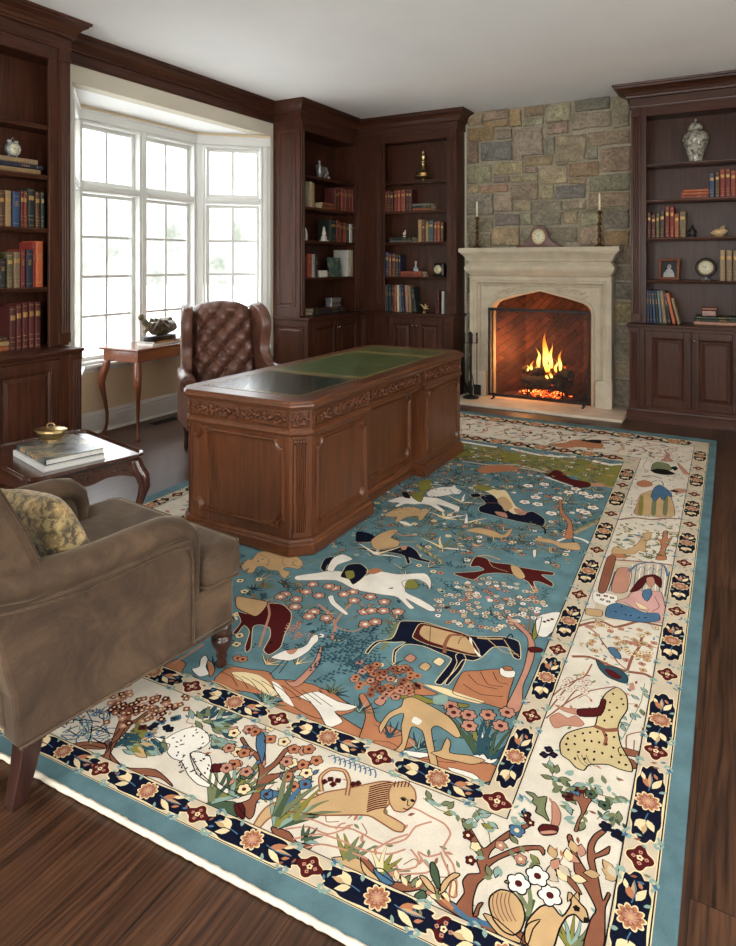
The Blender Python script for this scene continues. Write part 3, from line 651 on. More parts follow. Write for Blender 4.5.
# frieze and mouldings (ring outlines lofted)
m = MB(); m.rings([[(x, y, z+DZ) for x, y in body(o, .03)] for o, z in ((.0, .640), (0, .742))]); m.build('frieze', 'desk_y', dk)
m = MB(); m.rings([[(x, y, z+DZ) for x, y in body(o, .03+.0)] for o, z in ((.0, .606), (.010, .612), (.014, .622), (.008, .632), (.002, .640))]); m.build('frieze_moulding', 'desk_y', dk)
def carve(m, M, u0, u1, z0, z1, seed):
    m.M = M; w = u1-u0; h = z1-z0
    m.sweep([(0, 0), (.001, .007), (.004, .008), (.007, 0)], [(u0, z0), (u0, z1), (u1, z1), (u1, z0)], closed=True)
    n = max(1, round((w-.03)/.085)); cw = (w-.03)/n; r_ = random.Random(seed); zc = (z0+z1)/2
    for i in range(n):
        cx = u0+.015+cw*(i+.5); s = 1 if i % 2 else -1
        for ph, rr, ox in ((0, h*.30, -cw*.12), (PI, h*.22, cw*.25)):
            pts = []; rad = []
            for k in range(15):
                a = s*(k*.52)+ph; q = rr*(1-k/17)
                pts.append((cx+ox+q*math.cos(a), zc+s*h*.03+q*math.sin(a), .005)); rad.append(.0085*(1-k/20))
            m.tube(pts, rad, 5)
        for k in range(5):
            a = r_.uniform(0, 2*PI); d = h*.36
            m.ell((cx+d*1.25*math.cos(a), zc+d*.8*math.sin(a), .004), (.014, .007, .009), 7, 4, M=Matrix.Rotation(a+.6, 4, 'Z'))
        m.ell((cx+cw*.5, zc, .004), (.008, .016, .010), 7, 4)
a, b = A_-.022, B_-.022
FN = Matrix(((1, 0, 0, 0), (0, 0, -1, -b), (0, 1, 0, DZ), (0, 0, 0, 1)))
def FR(x): return Matrix(((0, 0, 1, x), (1, 0, 0, 0), (0, 1, 0, DZ), (0, 0, 0, 1)))
def FB(): return Matrix(((-1, 0, 0, 0), (0, 0, 1, b), (0, 1, 0, DZ), (0, 0, 0, 1)))
cc = CH-.005
m = MB(); z0, z1 = .648, .734
carve(m, FN, -a+cc+.01, a-cc-.01, z0, z1, 1); carve(m, FR(a), -b+cc+.01, RY1-.012, z0, z1, 2); carve(m, FR(a-.03), RY1+.012, RY2-.012, z0, z1, 3); carve(m, FR(a), RY2+.012, b-cc-.01, z0, z1, 4); carve(m, FB(), -a+cc+.01, a-cc-.01, z0, z1, 5)
q = cc/2
for sx, sy, an in ((1, -1, 45), (1, 1, 135), (-1, -1, -45)):
    Mx = Matrix.Translation((sx*(a-q), sy*(b-q), DZ)) @ Matrix.Rotation(R(an), 4, 'Z') @ Matrix(((1, 0, 0, 0), (0, 0, -1, 0), (0, 1, 0, 0), (0, 0, 0, 1)))
    carve(m, Mx, -.045, .045, z0, z1, 6)
m.build('frieze_carving', 'desk_x', dk)
# pedestals
def ped(lo):
    p = body(-.004, 0); aa, bb = a-.004, b-.004
    if lo: return [(-aa, -bb+cc), (-aa+cc, -bb), (aa-cc, -bb), (aa, -bb+cc), (aa, RY1-.004), (-aa, RY1-.004)]
    return [(aa, RY2+.004), (aa, bb-cc), (aa-cc, bb), (-aa+cc, bb), (-aa, bb-cc), (-aa, RY2+.004)]
def notch(u0, u1, v0, v1, r=.032):
    out = []
    for (cx, cy, a0) in ((u0, v1, 0), (u1, v1, -90), (u1, v0, 180), (u0, v0, 90)):
        pts = [(cx+r*math.cos(R(a0-90*k/5)), cy+r*math.sin(R(a0-90*k/5))) for k in range(6)]
        # small shoulder before and after the concave corner
        out += pts[::-1] if False else pts
    return out
def notch_path(u0, u1, v0, v1, r=.034):
    s = .008; P = []
    P += [(u0, v1-r-s), (u0+s, v1-r-s)] + [(u0+s+r*math.sin(R(90*k/5)), v1-r+ -s + r*(1-math.cos(R(90*k/5)))) for k in range(1, 5)] + [(u0+r+s, v1-s), (u0+r+s, v1)]
    def mir(f, L): return [f(p) for p in L][::-1]
    TL = P; TR = mir(lambda p: (u0+u1-p[0], p[1]), TL); T = TL+TR; Bm = mir(lambda p: (p[0], v0+v1-p[1]), T)
    return T+Bm
def panel(parent, M, u0, u1, v0, v1):
    m = MB(); m.M = M; path = notch_path(u0, u1, v0, v1)
    m.sweep([(-.006, 0), (-.004, .009), (.004, .014), (.010, .007), (.013, .003), (.018, .008), (.024, 0)], path, closed=True)
    return m.build('panel_moulding', 'desk_z', parent)
for lo in (1, 0):
    m = MB(); m.prism(ped(lo), .098+DZ, .607+DZ); p = m.build('pedestal', 'desk_z', dk)
    aa, bb = a-.004, b-.004
    FN2 = FN @ Matrix.Translation((0, 0, -.004)); FB2 = FB() @ Matrix.Translation((0, 0, -.004))
    if lo: panel(p, FN2, -aa+cc+.035, aa-cc-.035, .145, .585); panel(p, FR(aa), -bb+cc+.035, RY1-.04, .145, .585)
    else: panel(p, FB2, -aa+cc+.035, aa-cc-.035, .145, .585); panel(p, FR(aa), RY2+.04, bb-cc-.035, .145, .585)
    for sx, an in ((1, 45 if lo else 135), (-1, -45 if lo else -135)):
        sy = -1 if lo else 1
        m = MB(); m.M = Matrix.Translation((sx*(aa-cc/2), sy*(bb-cc/2), DZ)) @ Matrix.Rotation(R(an), 4, 'Z')
        m.prism(flute_poly(-.038, .038, -.010, .0, 5, .006), .125, .565)
        m.box(-.044, .044, -.012, 0, .100, .125, .002); m.box(-.044, .044, -.012, 0, .592, .606, .002)
        for k in range(5): m.ell((-.028+.014*k, -.006, .578), (.008, .009, .015), 8, 5)
        m.build('fluted_corner', 'desk_z', p)
m = MB(); m.box(a-.10-.02, a-.10, RY1-.003, RY2+.003, .098+DZ, .607+DZ); p = m.build('modesty_panel', 'desk_z', dk)
panel(p, FR(a-.10), RY1+.03, RY2-.03, .15, .585)
# plinth
PP = ((.010, .0005-DZ*0), (.022, .004), (.022, .064), (.016, .072), (.018, .078), (.010, .088), (.0, .098))
m = MB(); m.rings([[(x, y, z) for x, y in body(o, .10)] for o, z in ((.018, .0005), (.022, .004), (.022, .052), (.014, .060), (.016, .066), (.008, .078), (.0, .098+DZ))])
m.build('plinth', 'desk_y', dk)

# ================= OLIVE ARMCHAIR (near left) =================
ac = thing('armchair', 'olive brown velvet armchair at the left edge, its front legs on the rug', 'armchair', (-1.66, 1.12, .0005), -R(6))
Wd = .78
def side(x0, x1, pts): 
    m = MB(); m.prism(pts, x0, x1, 'x'); return m
def arcs(y0, y1, z0, z1): return (y0, y1, z0, z1)
def armside(x_out, x_in, parent):
    lo, hi = min(x_out, x_in), max(x_out, x_in)
    m = side(lo, hi, [(-.055, .18), (.538, .18), (.538, .55), (-.12, .56), (-.102, .456), (-.068, .32)])
    return m.build('arm_panel', 'velvet', parent, bevel=.012)
armside(0, -.085, ac); armside(-Wd, -Wd+.085, ac)
def arm(xc, parent, mir):
    pts = []; rad = []
    for (y, z, ra, rb) in ((-.17, .640, .035, .052), (-.12, .618, .046, .060), (-.02, .598, .050, .064), (.10, .583, .050, .064), (.22, .578, .050, .064), (.34, .582, .049, .063), (.44, .584, .046, .062), (.50, .574, .042, .061), (.535, .548, .036, .060), (.549, .505, .031, .056), (.552, .44, .027, .052), (.552, .34, .025, .050), (.552, .25, .025, .048), (.552, .188, .022, .046)):
        pts.append((xc, y, z)); rad.append((ra, rb))
    m = MB(); m.tube(pts, rad, 18); o = m.build('arm', 'velvet', parent)
    m = MB()
    xo = xc+(.058 if mir > 0 else -.058)
    m.tube([(xo+.004*mir, y, z) for y, z in ((-.12, .566), (0, .546), (.12, .532), (.26, .530), (.38, .537), (.46, .536), (.505, .520), (.522, .48), (.524, .35), (.524, .2))], .0045, 6); m.build('piping', 'velvet', o)
arm(-.056, ac, 1); arm(-Wd+.056, ac, -1)
m = side(-Wd+.025, -.025, [(-.055, .18), (-.068, .32), (-.102, .456), (-.165, .64), (-.215, .80), (-.235, .87), (-.215, .915), (-.15, .925), (-.085, .88), (-.02, .76), (.04, .62), (.085, .48), (.09, .40), (.09, .18)])
m.build('backrest', 'velvet', ac, bevel=.035)
for x in (-.045, -Wd+.045): m = MB(); m.tube([(x, y, z) for y, z in ((.078, .50), (.038, .615), (-.022, .755), (-.085, .875), (-.135, .922))], .005, 6); m.build('back_piping', 'velvet', ac)
m = MB(); m.box(-Wd+.004, -.004, .50, .725, .18, .338, .018); m.box(-Wd+.09, -.09, .05, .52, .2, .335); m.build('seat_rail', 'velvet', ac)
m = MB(); m.tube([(-.001, -.052, .182), (-.001, .5, .182), (-.004, .722, .182), (-.02, .727, .182), (-Wd+.02, .727, .182), (-Wd+.004, .72, .182), (-Wd+.001, -.052, .182)], .005, 6); m.build('hem_piping', 'velvet', ac)
def tpoly(o): 
    return [(-Wd+.125-o, .04-o), (-.125+o, .04-o), (-.125+o, .585-o), (-.025+o, .585-o), (o, .605-o), (o, .735+o), (-.03+o, .76+o), (-Wd+.03-o, .76+o), (-Wd-o, .735+o), (-Wd-o, .605-o), (-Wd+.025-o, .585-o), (-Wd+.125-o, .585-o)]
m = MB(); m.rings([[(x, y, z) for x, y in tpoly(o)] for o, z in ((-.03, .338), (-.006, .343), (.003, .365), (.004, .40), (.002, .44), (-.008, .460), (-.024, .468), (-.042, .472))], smooth=True)
cu = m.build('seat_cushion', 'velvet', ac)
for z in (.455, .346):
    m = MB(); L = [(x, y, z) for x, y in tpoly(-.001)][1:-1]; m.tube(L, .0055, 6); m.build('piping', 'velvet', cu)
m = MB(); x, y = -.045, .695; m.lathe([(.013, .0158), (.020, .020), (.018, .034), (.015, .044), (.022, .056), (.018, .064), (.030, .085), (.039, .112), (.036, .126), (.022, .131), (.034, .136), (.036, .150), (.037, .18)], (x, y, 0), 18); m.build('leg', 'leg', ac)
m = MB(); m.lathe([(.013, .0158), (.020, .020), (.018, .034), (.015, .044), (.022, .056), (.018, .064), (.030, .085), (.039, .112), (.036, .126), (.022, .131), (.034, .136), (.036, .150), (.037, .18)], (-Wd+.045, y, 0), 18); m.build('leg', 'leg', ac)
for x in (-.050, -Wd+.050):
    m = MB(); m.rings([[(x-w, yc-w, z), (x+w, yc-w, z), (x+w, yc+w, z), (x-w, yc+w, z)] for w, yc, z in ((.018, -.038, 0.0), (.021, -.037, .01), (.026, -.015, .10), (.030, .0, .182))]); m.build('leg', 'leg', ac, bevel=.003)
# scatter pillow
t = NT('floral_brocade'); v = t.coord(); vo = t.n('ShaderNodeTexVoronoi'); vo.inputs['Scale'].default_value = 21; t.l(v, vo.inputs['Vector']); f = t.noise(v, 42, 3, .6, .6)
c = t.ramp(vo.outputs['Distance'], [(.0, srgb(150, 60, 52)), (.22, srgb(196, 164, 104)), (.42, srgb(170, 140, 88)), (.6, srgb(104, 92, 60)), (.9, srgb(70, 60, 42))])
t.base(t.mix(.45, c, t.ramp(f, [(.42, srgb(58, 50, 34)), (.5, srgb(150, 120, 76)), (.56, srgb(206, 184, 130))]))); t.bump(f, .2, .003); MAT['brocade'] = t.set(Roughness=.7, Sheen_Weight=.3)
def pillow(name, S, T, mat, n=16):
    m = MB()
    for sd in (1, -1):
        g = [[None]*(n+1) for _ in range(n+1)]
        for i in range(n+1):
            for j in range(n+1):
                u, v = 2*i/n-1, 2*j/n-1
                k = 1-.07*(1-abs(v)**2)*abs(u)**3; k2 = 1-.07*(1-abs(u)**2)*abs(v)**3
                h = T*(max(0, (1-abs(u)**2.6)*(1-abs(v)**2.6)))**.5
                g[i][j] = m.bm.verts.new((u*S*k, sd*h*.5, v*S*k2))
        for i in range(n):
            for j in range(n):
                q = (g[i][j], g[i+1][j], g[i+1][j+1], g[i][j+1]); f = m.bm.faces.new(q if sd < 0 else q[::-1]); f.smooth = True
    bmesh.ops.remove_doubles(m.bm, verts=m.bm.verts, dist=.0004)
    return m.build(name, mat, fix=True)
def to_world(root, p): 
    c, s = math.cos(root.rotation_euler[2]), math.sin(root.rotation_euler[2]); return Vector((root.location.x+c*p[0]-s*p[1], root.location.y+s*p[0]+c*p[1], root.location.z+p[2]))
pl = pillow('throw_pillow', .165, .14, 'brocade'); pl.location = to_world(ac, (-.255, .165, .618)); pl.rotation_euler = (R(24), R(-6), R(-6)); tag(pl, 'floral gold brocade throw pillow leaning in the velvet armchair', 'pillow')

# ================= TUFTED WING CHAIR =================
wc_ = thing('wing_chair', 'button tufted brown leather wing chair behind the desk', 'armchair', (-3.545, 3.98, .0005), R(-35))
def bx_(x): return -.02-.16*(x-.48)
m = MB(); nu, nv = 56, 60; W2 = .255; g = []
for j in range(nv+1):
    row = []; v = j/nv
    for i in range(nu+1):
        u = -1+2*i/nu; zt_ = 1.17-.055*u*u-.02*abs(u)**6; z = lerp(.46, zt_, v); y = u*W2*(1-.05*v)
        # diamond tufting
        A = .15; p = (y)/A; q = (z-.47)/(A*1.1)
        s1, s2 = p+q, p-q
        d1 = abs(s1-round(s1)); d2 = abs(s2-round(s2))
        puff = (min(d1, .5)/.5)**.45*(min(d2, .5)/.5)**.45
        btn = math.exp(-((d1*d1+d2*d2)/.02))
        edge = min(1, (1-abs(u))*6)*min(1, (1-v)*8)*min(1, v*6+.3)
        h = .058*puff-.036*btn
        rnd = .05*(abs(u)**8)+.07*max(0, (v-.9)/.1)**2
        row.append(m.bm.verts.new((bx_(z)+.055+h*edge-rnd, y, z)))
    g.append(row)
for j in range(nv):
    for i in range(nu):
        f = m.bm.faces.new((g[j][i], g[j][i+1], g[j+1][i+1], g[j+1][i])); f.smooth = True
# sides and rear of the back cushion
rim = g[0] + [r_[-1] for r_ in g[1:]] + g[-1][::-1][1:] + [r_[0] for r_ in g[::-1][1:-1]]
bk = [m.bm.verts.new((v.co.x*0+bx_(v.co.z)-.065, v.co.y, v.co.z-.004)) for v in rim]
for i in range(len(rim)):
    j = (i+1) % len(rim); f = m.bm.faces.new((rim[i], bk[i], bk[j], rim[j])); f.smooth = True
m.bm.faces.new(bk)
bo = m.build('backrest', 'leather', wc_)
for k in range(-2, 3):
    for jz in range(0, 13):
        y = k*.15/2*1.0; q = jz/2
        if (k+jz) % 2: continue
        z = .47+q*.15*1.1
        if z < .52 or z > 1.10: continue
        m = MB(); m.ell((bx_(z)+.052, y, z), (.006, .011, .011), 8, 5); m.build('button', 'leather', bo)
WO = [(-.125, .50), (-.160, .75), (-.178, .95), (-.180, 1.08), (-.150, 1.135), (-.09, 1.150), (-.02, 1.140), (.05, 1.11), (.098, 1.05), (.110, .97), (.095, .89), (.082, .82), (.095, .75), (.14, .70), (.20, .665), (.22, .62), (.20, .50)]
def crm(P, k=3):
    out = []; n = len(P)
    for i in range(n-1):
        p0, p1, p2, p3 = [Vector(P[max(0, min(n-1, j))]) for j in (i-1, i, i+1, i+2)]
        for q_ in range(k): u = q_/k; out.append(.5*((2*p1)+(p2-p0)*u+(2*p0-5*p1+4*p2-p3)*u*u+(3*p1-p0-3*p2+p3)*u**3))
    return out+[Vector(P[-1])]
WO = [(v[0], v[1]) for v in crm(WO)]
for s in (1, -1):
    m = MB(); y0 = s*.236; y1 = s*.318
    rs_ = []
    cx = .0; cz = .83
    for k, y in ((.86, y0), (.93, y0+s*.006), (.975, y0+s*.020), (1, y0+s*.045), (.99, y1-s*.022), (.95, y1-s*.006), (.88, y1)):
        rs_.append([(cx+(x-cx)*k, y+s*max(0, x+.05)*.22, cz+(z-cz)*(k*.5+.5)) for x, z in WO])
    m.rings(rs_, smooth=True); wo = m.build('wing', 'leather', wc_)
    m = MB(); m.tube([(cx+(x-cx)*.985, y1-s*.014+s*max(0, x+.05)*.22, cz+(z-cz)*.99) for x, z in WO[1:-1]], .004, 6); m.build('piping', 'leather', wo)
    m = MB(); pts = [(x, s*.335+s*.02*(x > .2), z) for x, z in ((.02, .64), (.12, .645), (.25, .64), (.38, .63), (.43, .61))]; m.tube(pts, [(.035, .042), (.042, .05), (.044, .052), (.044, .052), (.036, .045)], 14)
    m.box(.0, .42, s*.30 if s > 0 else -.365, .365 if s > 0 else -.30, .27, .62, .01); m.build('arm', 'leather', wc_)
m = MB(); m.box(-.05, .44, -.262, .262, .38, .50, .03); m.build('seat_cushion', 'leather', wc_, smooth=False)
m = MB(); m.box(-.14, .43, -.30, .30, .27, .378, .01); m.build('seat_frame', 'leather', wc_)
for x, y in ((.38, .3), (.38, -.3), (-.1, .28), (-.1, -.28)): m = MB(); m.lathe([(.014, .0155 if x > 0 and y > 0 else 0), (.018, .02), (.016, .1), (.026, .2), (.028, .272)], (x, y, 0), 12); m.build('leg', 'leg', wc_)

# ================= TABLES =================
def cab_leg(x, y, H, sx, sy, r=.026, out=.03, zb=0.0):
    d = 1/math.sqrt(2); prof = [(0, -.25, 1.15), (.10, .10, 1.30), (.20, .72, 1.32), (.30, .95, 1.15), (.42, .62, .86), (.56, .12, .66), (.70, -.22, .54), (.82, -.20, .50), (.91, .12, .56), (.95, .42, .72), (.975, .55, .95), (.992, .55, .9), (1.0, .5, .6)]
    m = MB(); pts = [(x+sx*d*out*o, y+sy*d*out*o, max(zb, H*(1-t_))) for t_, o, k in prof]; rad = [r*k for t_, o, k in prof]
    # denser
    P = []; Q = []
    for i in range(len(pts)-1):
        for k in range(3): P.append(Vector(pts[i]).lerp(Vector(pts[i+1]), k/3)); Q.append(lerp(rad[i], rad[i+1], k/3))
    P.append(Vector(pts[-1])); Q.append(rad[-1]); m.tube(P, Q, 12); return m
tt = thing('side_table', 'dark walnut tray top table beside the armchair, holding two large books and a brass dish', 'table', (-3.075, 2.19, 0), R(-12.5))
hw, hd, H = .369, .297, .50
def tray(o, c=.035):
    a_, b_ = hw+o, hd+o; P = []
    for sx, sy in ((-1, -1), (1, -1), (1, 1), (-1, 1)):
        k = [(sx*a_, sy*(b_-c-.02)), (sx*(a_-.012), sy*(b_-c)), (sx*(a_-c*.55), sy*(b_-c*.55)), (sx*(a_-c), sy*(b_-.012)), (sx*(a_-c-.02), sy*b_)]
        if sx*sy > 0: k = k[::-1] if False else k
        if (sx, sy) in ((-1, -1), (1, 1)): P += k
        else: P += k[::-1]
    return P
m = MB(); m.rings([[(x, y, z) for x, y in tray(o)] for o, z in ((-.025, H-.032), (-.008, H-.026), (0, H-.014), (-.001, H-.002), (-.007, H), (-.014, H-.003), (-.018, H-.012), (-.03, H-.0125))]); m.build('tray_top', 'tea_x', tt)
m = MB()
def apron(m, ax, u0, u1, c0, c1, zt, zb, dip=.02, n=24):
    P = [(lerp(u0, u1, i/n), zb-dip*(abs(math.cos(2*PI*i/n))**3)+dip*.6*math.sin(PI*i/n)) for i in range(n+1)]+[(u1, zt), (u0, zt)]
    m.prism(P, c0, c1, ax)
for s in (-1, 1):
    apron(m, 'y', -hw+.03, hw-.03, min(s*(hd-.05), s*(hd-.03)), max(s*(hd-.05), s*(hd-.03)), H-.03, H-.10); apron(m, 'x', -hd+.05, hd-.05, min(s*(hw-.05), s*(hw-.03)), max(s*(hw-.05), s*(hw-.03)), H-.03, H-.10)
m.build('apron', 'tea_x', tt)
for sx in (-1, 1):
    for sy in (-1, 1): cab_leg(sx*(hw-.045), sy*(hd-.045), H-.032, sx, sy, .026, .045, .0155 if sx > 0 else 0).build('leg', 'tea_z', tt)
def big_book(lab, cx, cy, z, L, Dp, T, rz, cols, name='coffee_table_book'):
    r_ = thing(name, lab, 'book', (cx, cy, z), rz, 'large books on the side table')
    m = MB(); m.box(-L/2, L/2, -Dp/2, Dp/2, T-.004, T, .001); m.box(-L/2, L/2, -Dp/2, Dp/2, 0.0003, .004, .001); m.box(-L/2, L/2, -Dp/2, -Dp/2+.004, .004, T-.004); m.build('cover', cols, r_)
    m = MB(); m.box(-L/2+.005, L/2-.005, -Dp/2+.0042, Dp/2-.005, .0042, T-.0042); m.build('pages', 'pages_white', r_); return r_
MAT['pages_white'] = m_plain('white_page_edges', srgb(222, 220, 212), .8, noise=.04, scale=120)
t = NT('photo_book_cover'); f = t.noise(t.coord(), 6, 4, .6, .6); t.base(t.ramp(f, [(.38, srgb(60, 62, 62)), (.5, srgb(104, 108, 106)), (.58, srgb(150, 132, 100)), (.66, srgb(72, 82, 96))])); MAT['cover_photo'] = t.set(Roughness=.25)
MAT['cover_grey'] = m_plain('pale_grey_cover', srgb(196, 198, 198), .35, noise=.03)
# place by the photo: near-right corners of the two books
def tabl(px, py, z): return at_z(px, py, z)
cA = tabl(60, 449, H+.03); rzb = R(-14)
big_book('white edged large book at the bottom of the pair on the side table', cA.x-.005, cA.y-.002, H-.0125, .40, .30, .028, rzb, 'cover_grey')
b2 = big_book('dark grey large book with a photographic cover on top of the white one', cA.x, cA.y, H+.016, .385, .285, .030, rzb, 'cover_photo')
# raised blind lettering band along the spine (plain strokes)
m = MB(); rr_ = random.Random(4); x = -.13
while x < .10:
    w_ = rr_.uniform(.006, .012); m.box(x, x+.003, -.1437, -.1424, .009, .021); m.box(x+.003, x+w_, -.1437, -.1424, rr_.choice((.009, .014, .0185)), rr_.choice((.0205, .0215))) if rr_.random() < .6 else None; x += w_+.005
    if rr_.random() < .12: x += .02
m.build('spine_lettering', 'gilt', b2)
bw = at_z(51, 440, H+.047)
bo_ = thing('brass_dish', 'small oval lidded brass dish on top of the dark large book', 'dish', (bw.x, bw.y, H+.0462), R(20))
def olathe(m, prof, kx, seg=28):
    m.rings([[(r_*kx*math.cos(2*PI*i/seg), r_*math.sin(2*PI*i/seg), z) for i in range(seg)] for r_, z in prof], smooth=True)
m = MB(); olathe(m, [(.034, .0003), (.036, .004), (.033, .008), (.045, .014), (.055, .028), (.060, .046), (.063, .052), (.060, .053)], 1.35)
m.build('bowl', 'brass', bo_)
m = MB(); olathe(m, [(.064, .0535), (.064, .057), (.052, .062), (.030, .067), (.012, .069), (.001, .0695)], 1.35); lid = m.build('lid', 'brass', bo_)
m = MB(); m.tube([(-.022, 0, .067), (-.022, 0, .080), (-.012, 0, .088), (.012, 0, .088), (.022, 0, .080), (.022, 0, .067)], .0035, 7); m.build('handle', 'brass', lid)
# window table
wt = thing('console_table', 'reddish wooden cabriole leg table standing in the window bay beside the wing chair', 'table', (-4.28, 3.76, 0), R(3))
Lx, Ly, H2 = -.455, 1.30, .76
m = MB(); m.rings([[(Lx-o, -o, z), (o, -o, z), (o, Ly+o, z), (Lx-o, Ly+o, z)] for o, z in ((-.015, H2-.024), (-.004, H2-.020), (0, H2-.012), (-.002, H2-.003), (-.008, H2))]); m.build('table_top', 'red_y', wt, bevel=.003)
m = MB(); m.box(Lx+.03, -.03, .028, Ly-.028, H2-.115, H2-.024, .002); m.build('apron', 'red_y', wt)
for x, sx in ((Lx+.045, -1), (-.045, 1)):
    for y, sy in ((.045, -1), (Ly-.045, 1)): cab_leg(x, y, H2-.115, sx, sy, .025, .038).build('leg', 'red_z', wt)
for k, (dz, lb, c_, L_) in enumerate(((0, 'lower flat cream covered book under the gnarled sculpture on the window table', 'pages_white', .36), (.017, 'upper flat brown book under the gnarled sculpture on the window table', 'tea_y', .32))):
    r_ = thing('flat_book', lb, 'book', (-4.47, 4.17, H2+.0003+dz), R(4), 'books under the sculpture')
    m = MB(); m.box(-.09, .09, -L_/2, L_/2, 0, .003); m.box(-.09, .09, -L_/2, L_/2, .013, .016); m.box(.086, .09, -L_/2, L_/2, .003, .013); m.build('cover', c_, r_)
    m = MB(); m.box(-.086, .0855, -L_/2+.004, L_/2-.004, .0031, .0129); m.build('pages', 'pages_white', r_)
t = NT('weathered_bronze'); f = t.noise(t.coord(), 26, 5, .6, .5); t.base(t.ramp(f, [(.35, srgb(52, 46, 38)), (.55, srgb(120, 108, 86)), (.7, srgb(176, 168, 146))])); t.bump(f, .6, .01); MAT['sculpt'] = t.set(Roughness=.45, Metallic=.3)
sp_ = thing('sculpture', 'gnarled grey brown reclining sculpture on a dark base, on the window table', 'sculpture', (-4.47, 4.17, H2+.0345), R(4))
sp_.scale = (1.3, 1.42, 1.75)
m = MB(); m.prism([(x*.07, y*.135) for x, y in arc(0, 0, 1, 0, 2*PI, 20)[:-1]], 0, .022); m.build('base', 'black', sp_, bevel=.003)
m = MB(); rs = random.Random(11)
m.tube([(0, -.155, .118), (0, -.13, .098), (0, -.10, .075), (.0, -.06, .058), (0, 0, .055), (0, .06, .058), (0, .12, .06), (0, .15, .05)], [.010, .020, .018, .030, .036, .036, .030, .012], 12)
m.ell((0, -.155, .122), (.017, .024, .017), 12, 8)
for k in range(12):
    y = rs.uniform(-.08, .13); x = rs.uniform(-.035, .035); a_ = rs.uniform(-1, 1)
    m.tube([(x, y-.06, .04+rs.uniform(0, .02)), (x*1.2, y-.02, .075+rs.uniform(0, .03)), (x*.8, y+.03, .07+rs.uniform(0, .03)), (x, y+.07, .045+rs.uniform(0, .03))], [.006, .012, .011, .005], 7)
m.build('figure', 'sculpt', sp_)
# floor register
fv = at_z(165, 421, .0); r_ = thing('floor_register', 'dark metal floor vent in the boards by the window bay', 'vent', (fv.x, fv.y, .0003), R(0))
m = MB(); m.box(-.05, -.042, -.15, .15, 0, .004); m.box(.042, .05, -.15, .15, 0, .004); m.box(-.042, .042, -.15, -.142, 0, .004); m.box(-.042, .042, .142, .15, 0, .004)
for k in range(17): y = -.134+k*.0165; m.box(-.042, .042, y, y+.006, 0, .0035)
m.build('grille', 'iron', r_)
# ================= PICTORIAL RUG =================
RC = dict(teal=(96, 128, 134), ivory=(216, 206, 188), navy=(15, 19, 38), rust=(178, 118, 84), tan=(194, 160, 116), maroon=(78, 24, 24), brown=(136, 86, 64), dk=(26, 20, 20), sage=(116, 122, 88), mint=(136, 162, 150),
          olive=(132, 128, 62), blue=(74, 108, 136), rose=(186, 134, 112), cream=(226, 206, 162), beige=(198, 182, 158), white=(232, 226, 214), band=(88, 116, 122), straw=(200, 180, 134), pink=(206, 158, 150), deep=(46, 76, 86), green=(70, 88, 66))
RI = {k: i for i, k in enumerate(RC)}
def m_wool(k):
    t = NT('wool_'+k); v = t.coord(); f = t.noise(v, 9, 4, .6); g = t.noise(v, 420, 2)
    c = RC[k]; amt = .13 if k in ('band', 'teal') else .06
    lo = srgb(*[q*(1-amt) for q in c]); hi = srgb(*[min(255, q*(1+amt)) for q in c])
    col = t.mix(.25, t.ramp(f, [(.3, lo), (.7, hi)]), t.ramp(g, [(.3, tuple(q*.6 for q in lo[:3])+(1,)), (.7, hi)])); t.base(col); t.bump(g, .25, .002)
    return t.set(Roughness=1.0, Specular_IOR_Level=.08)
RM = [m_wool(k) for k in RC]
RZ = .012
TL = dict(a=(0, 710, 4), b=(184, 710, 4), c=(368, 710, 4), d=(552, 710, 4), e=(184, 472, 4), f=(368, 472, 4), g=(552, 472, 4), h=(440, 450, 4.6), i=(360, 450, 6.13), j=(590, 430, 5.257), k=(450, 400, 4.907), l=(60, 640, 4.6), m=(480, 600, 2.734), n=(220, 540, 2.374), z=(0, 0, 1))
def U2(s, v): return s.rs.uniform(-v, v)
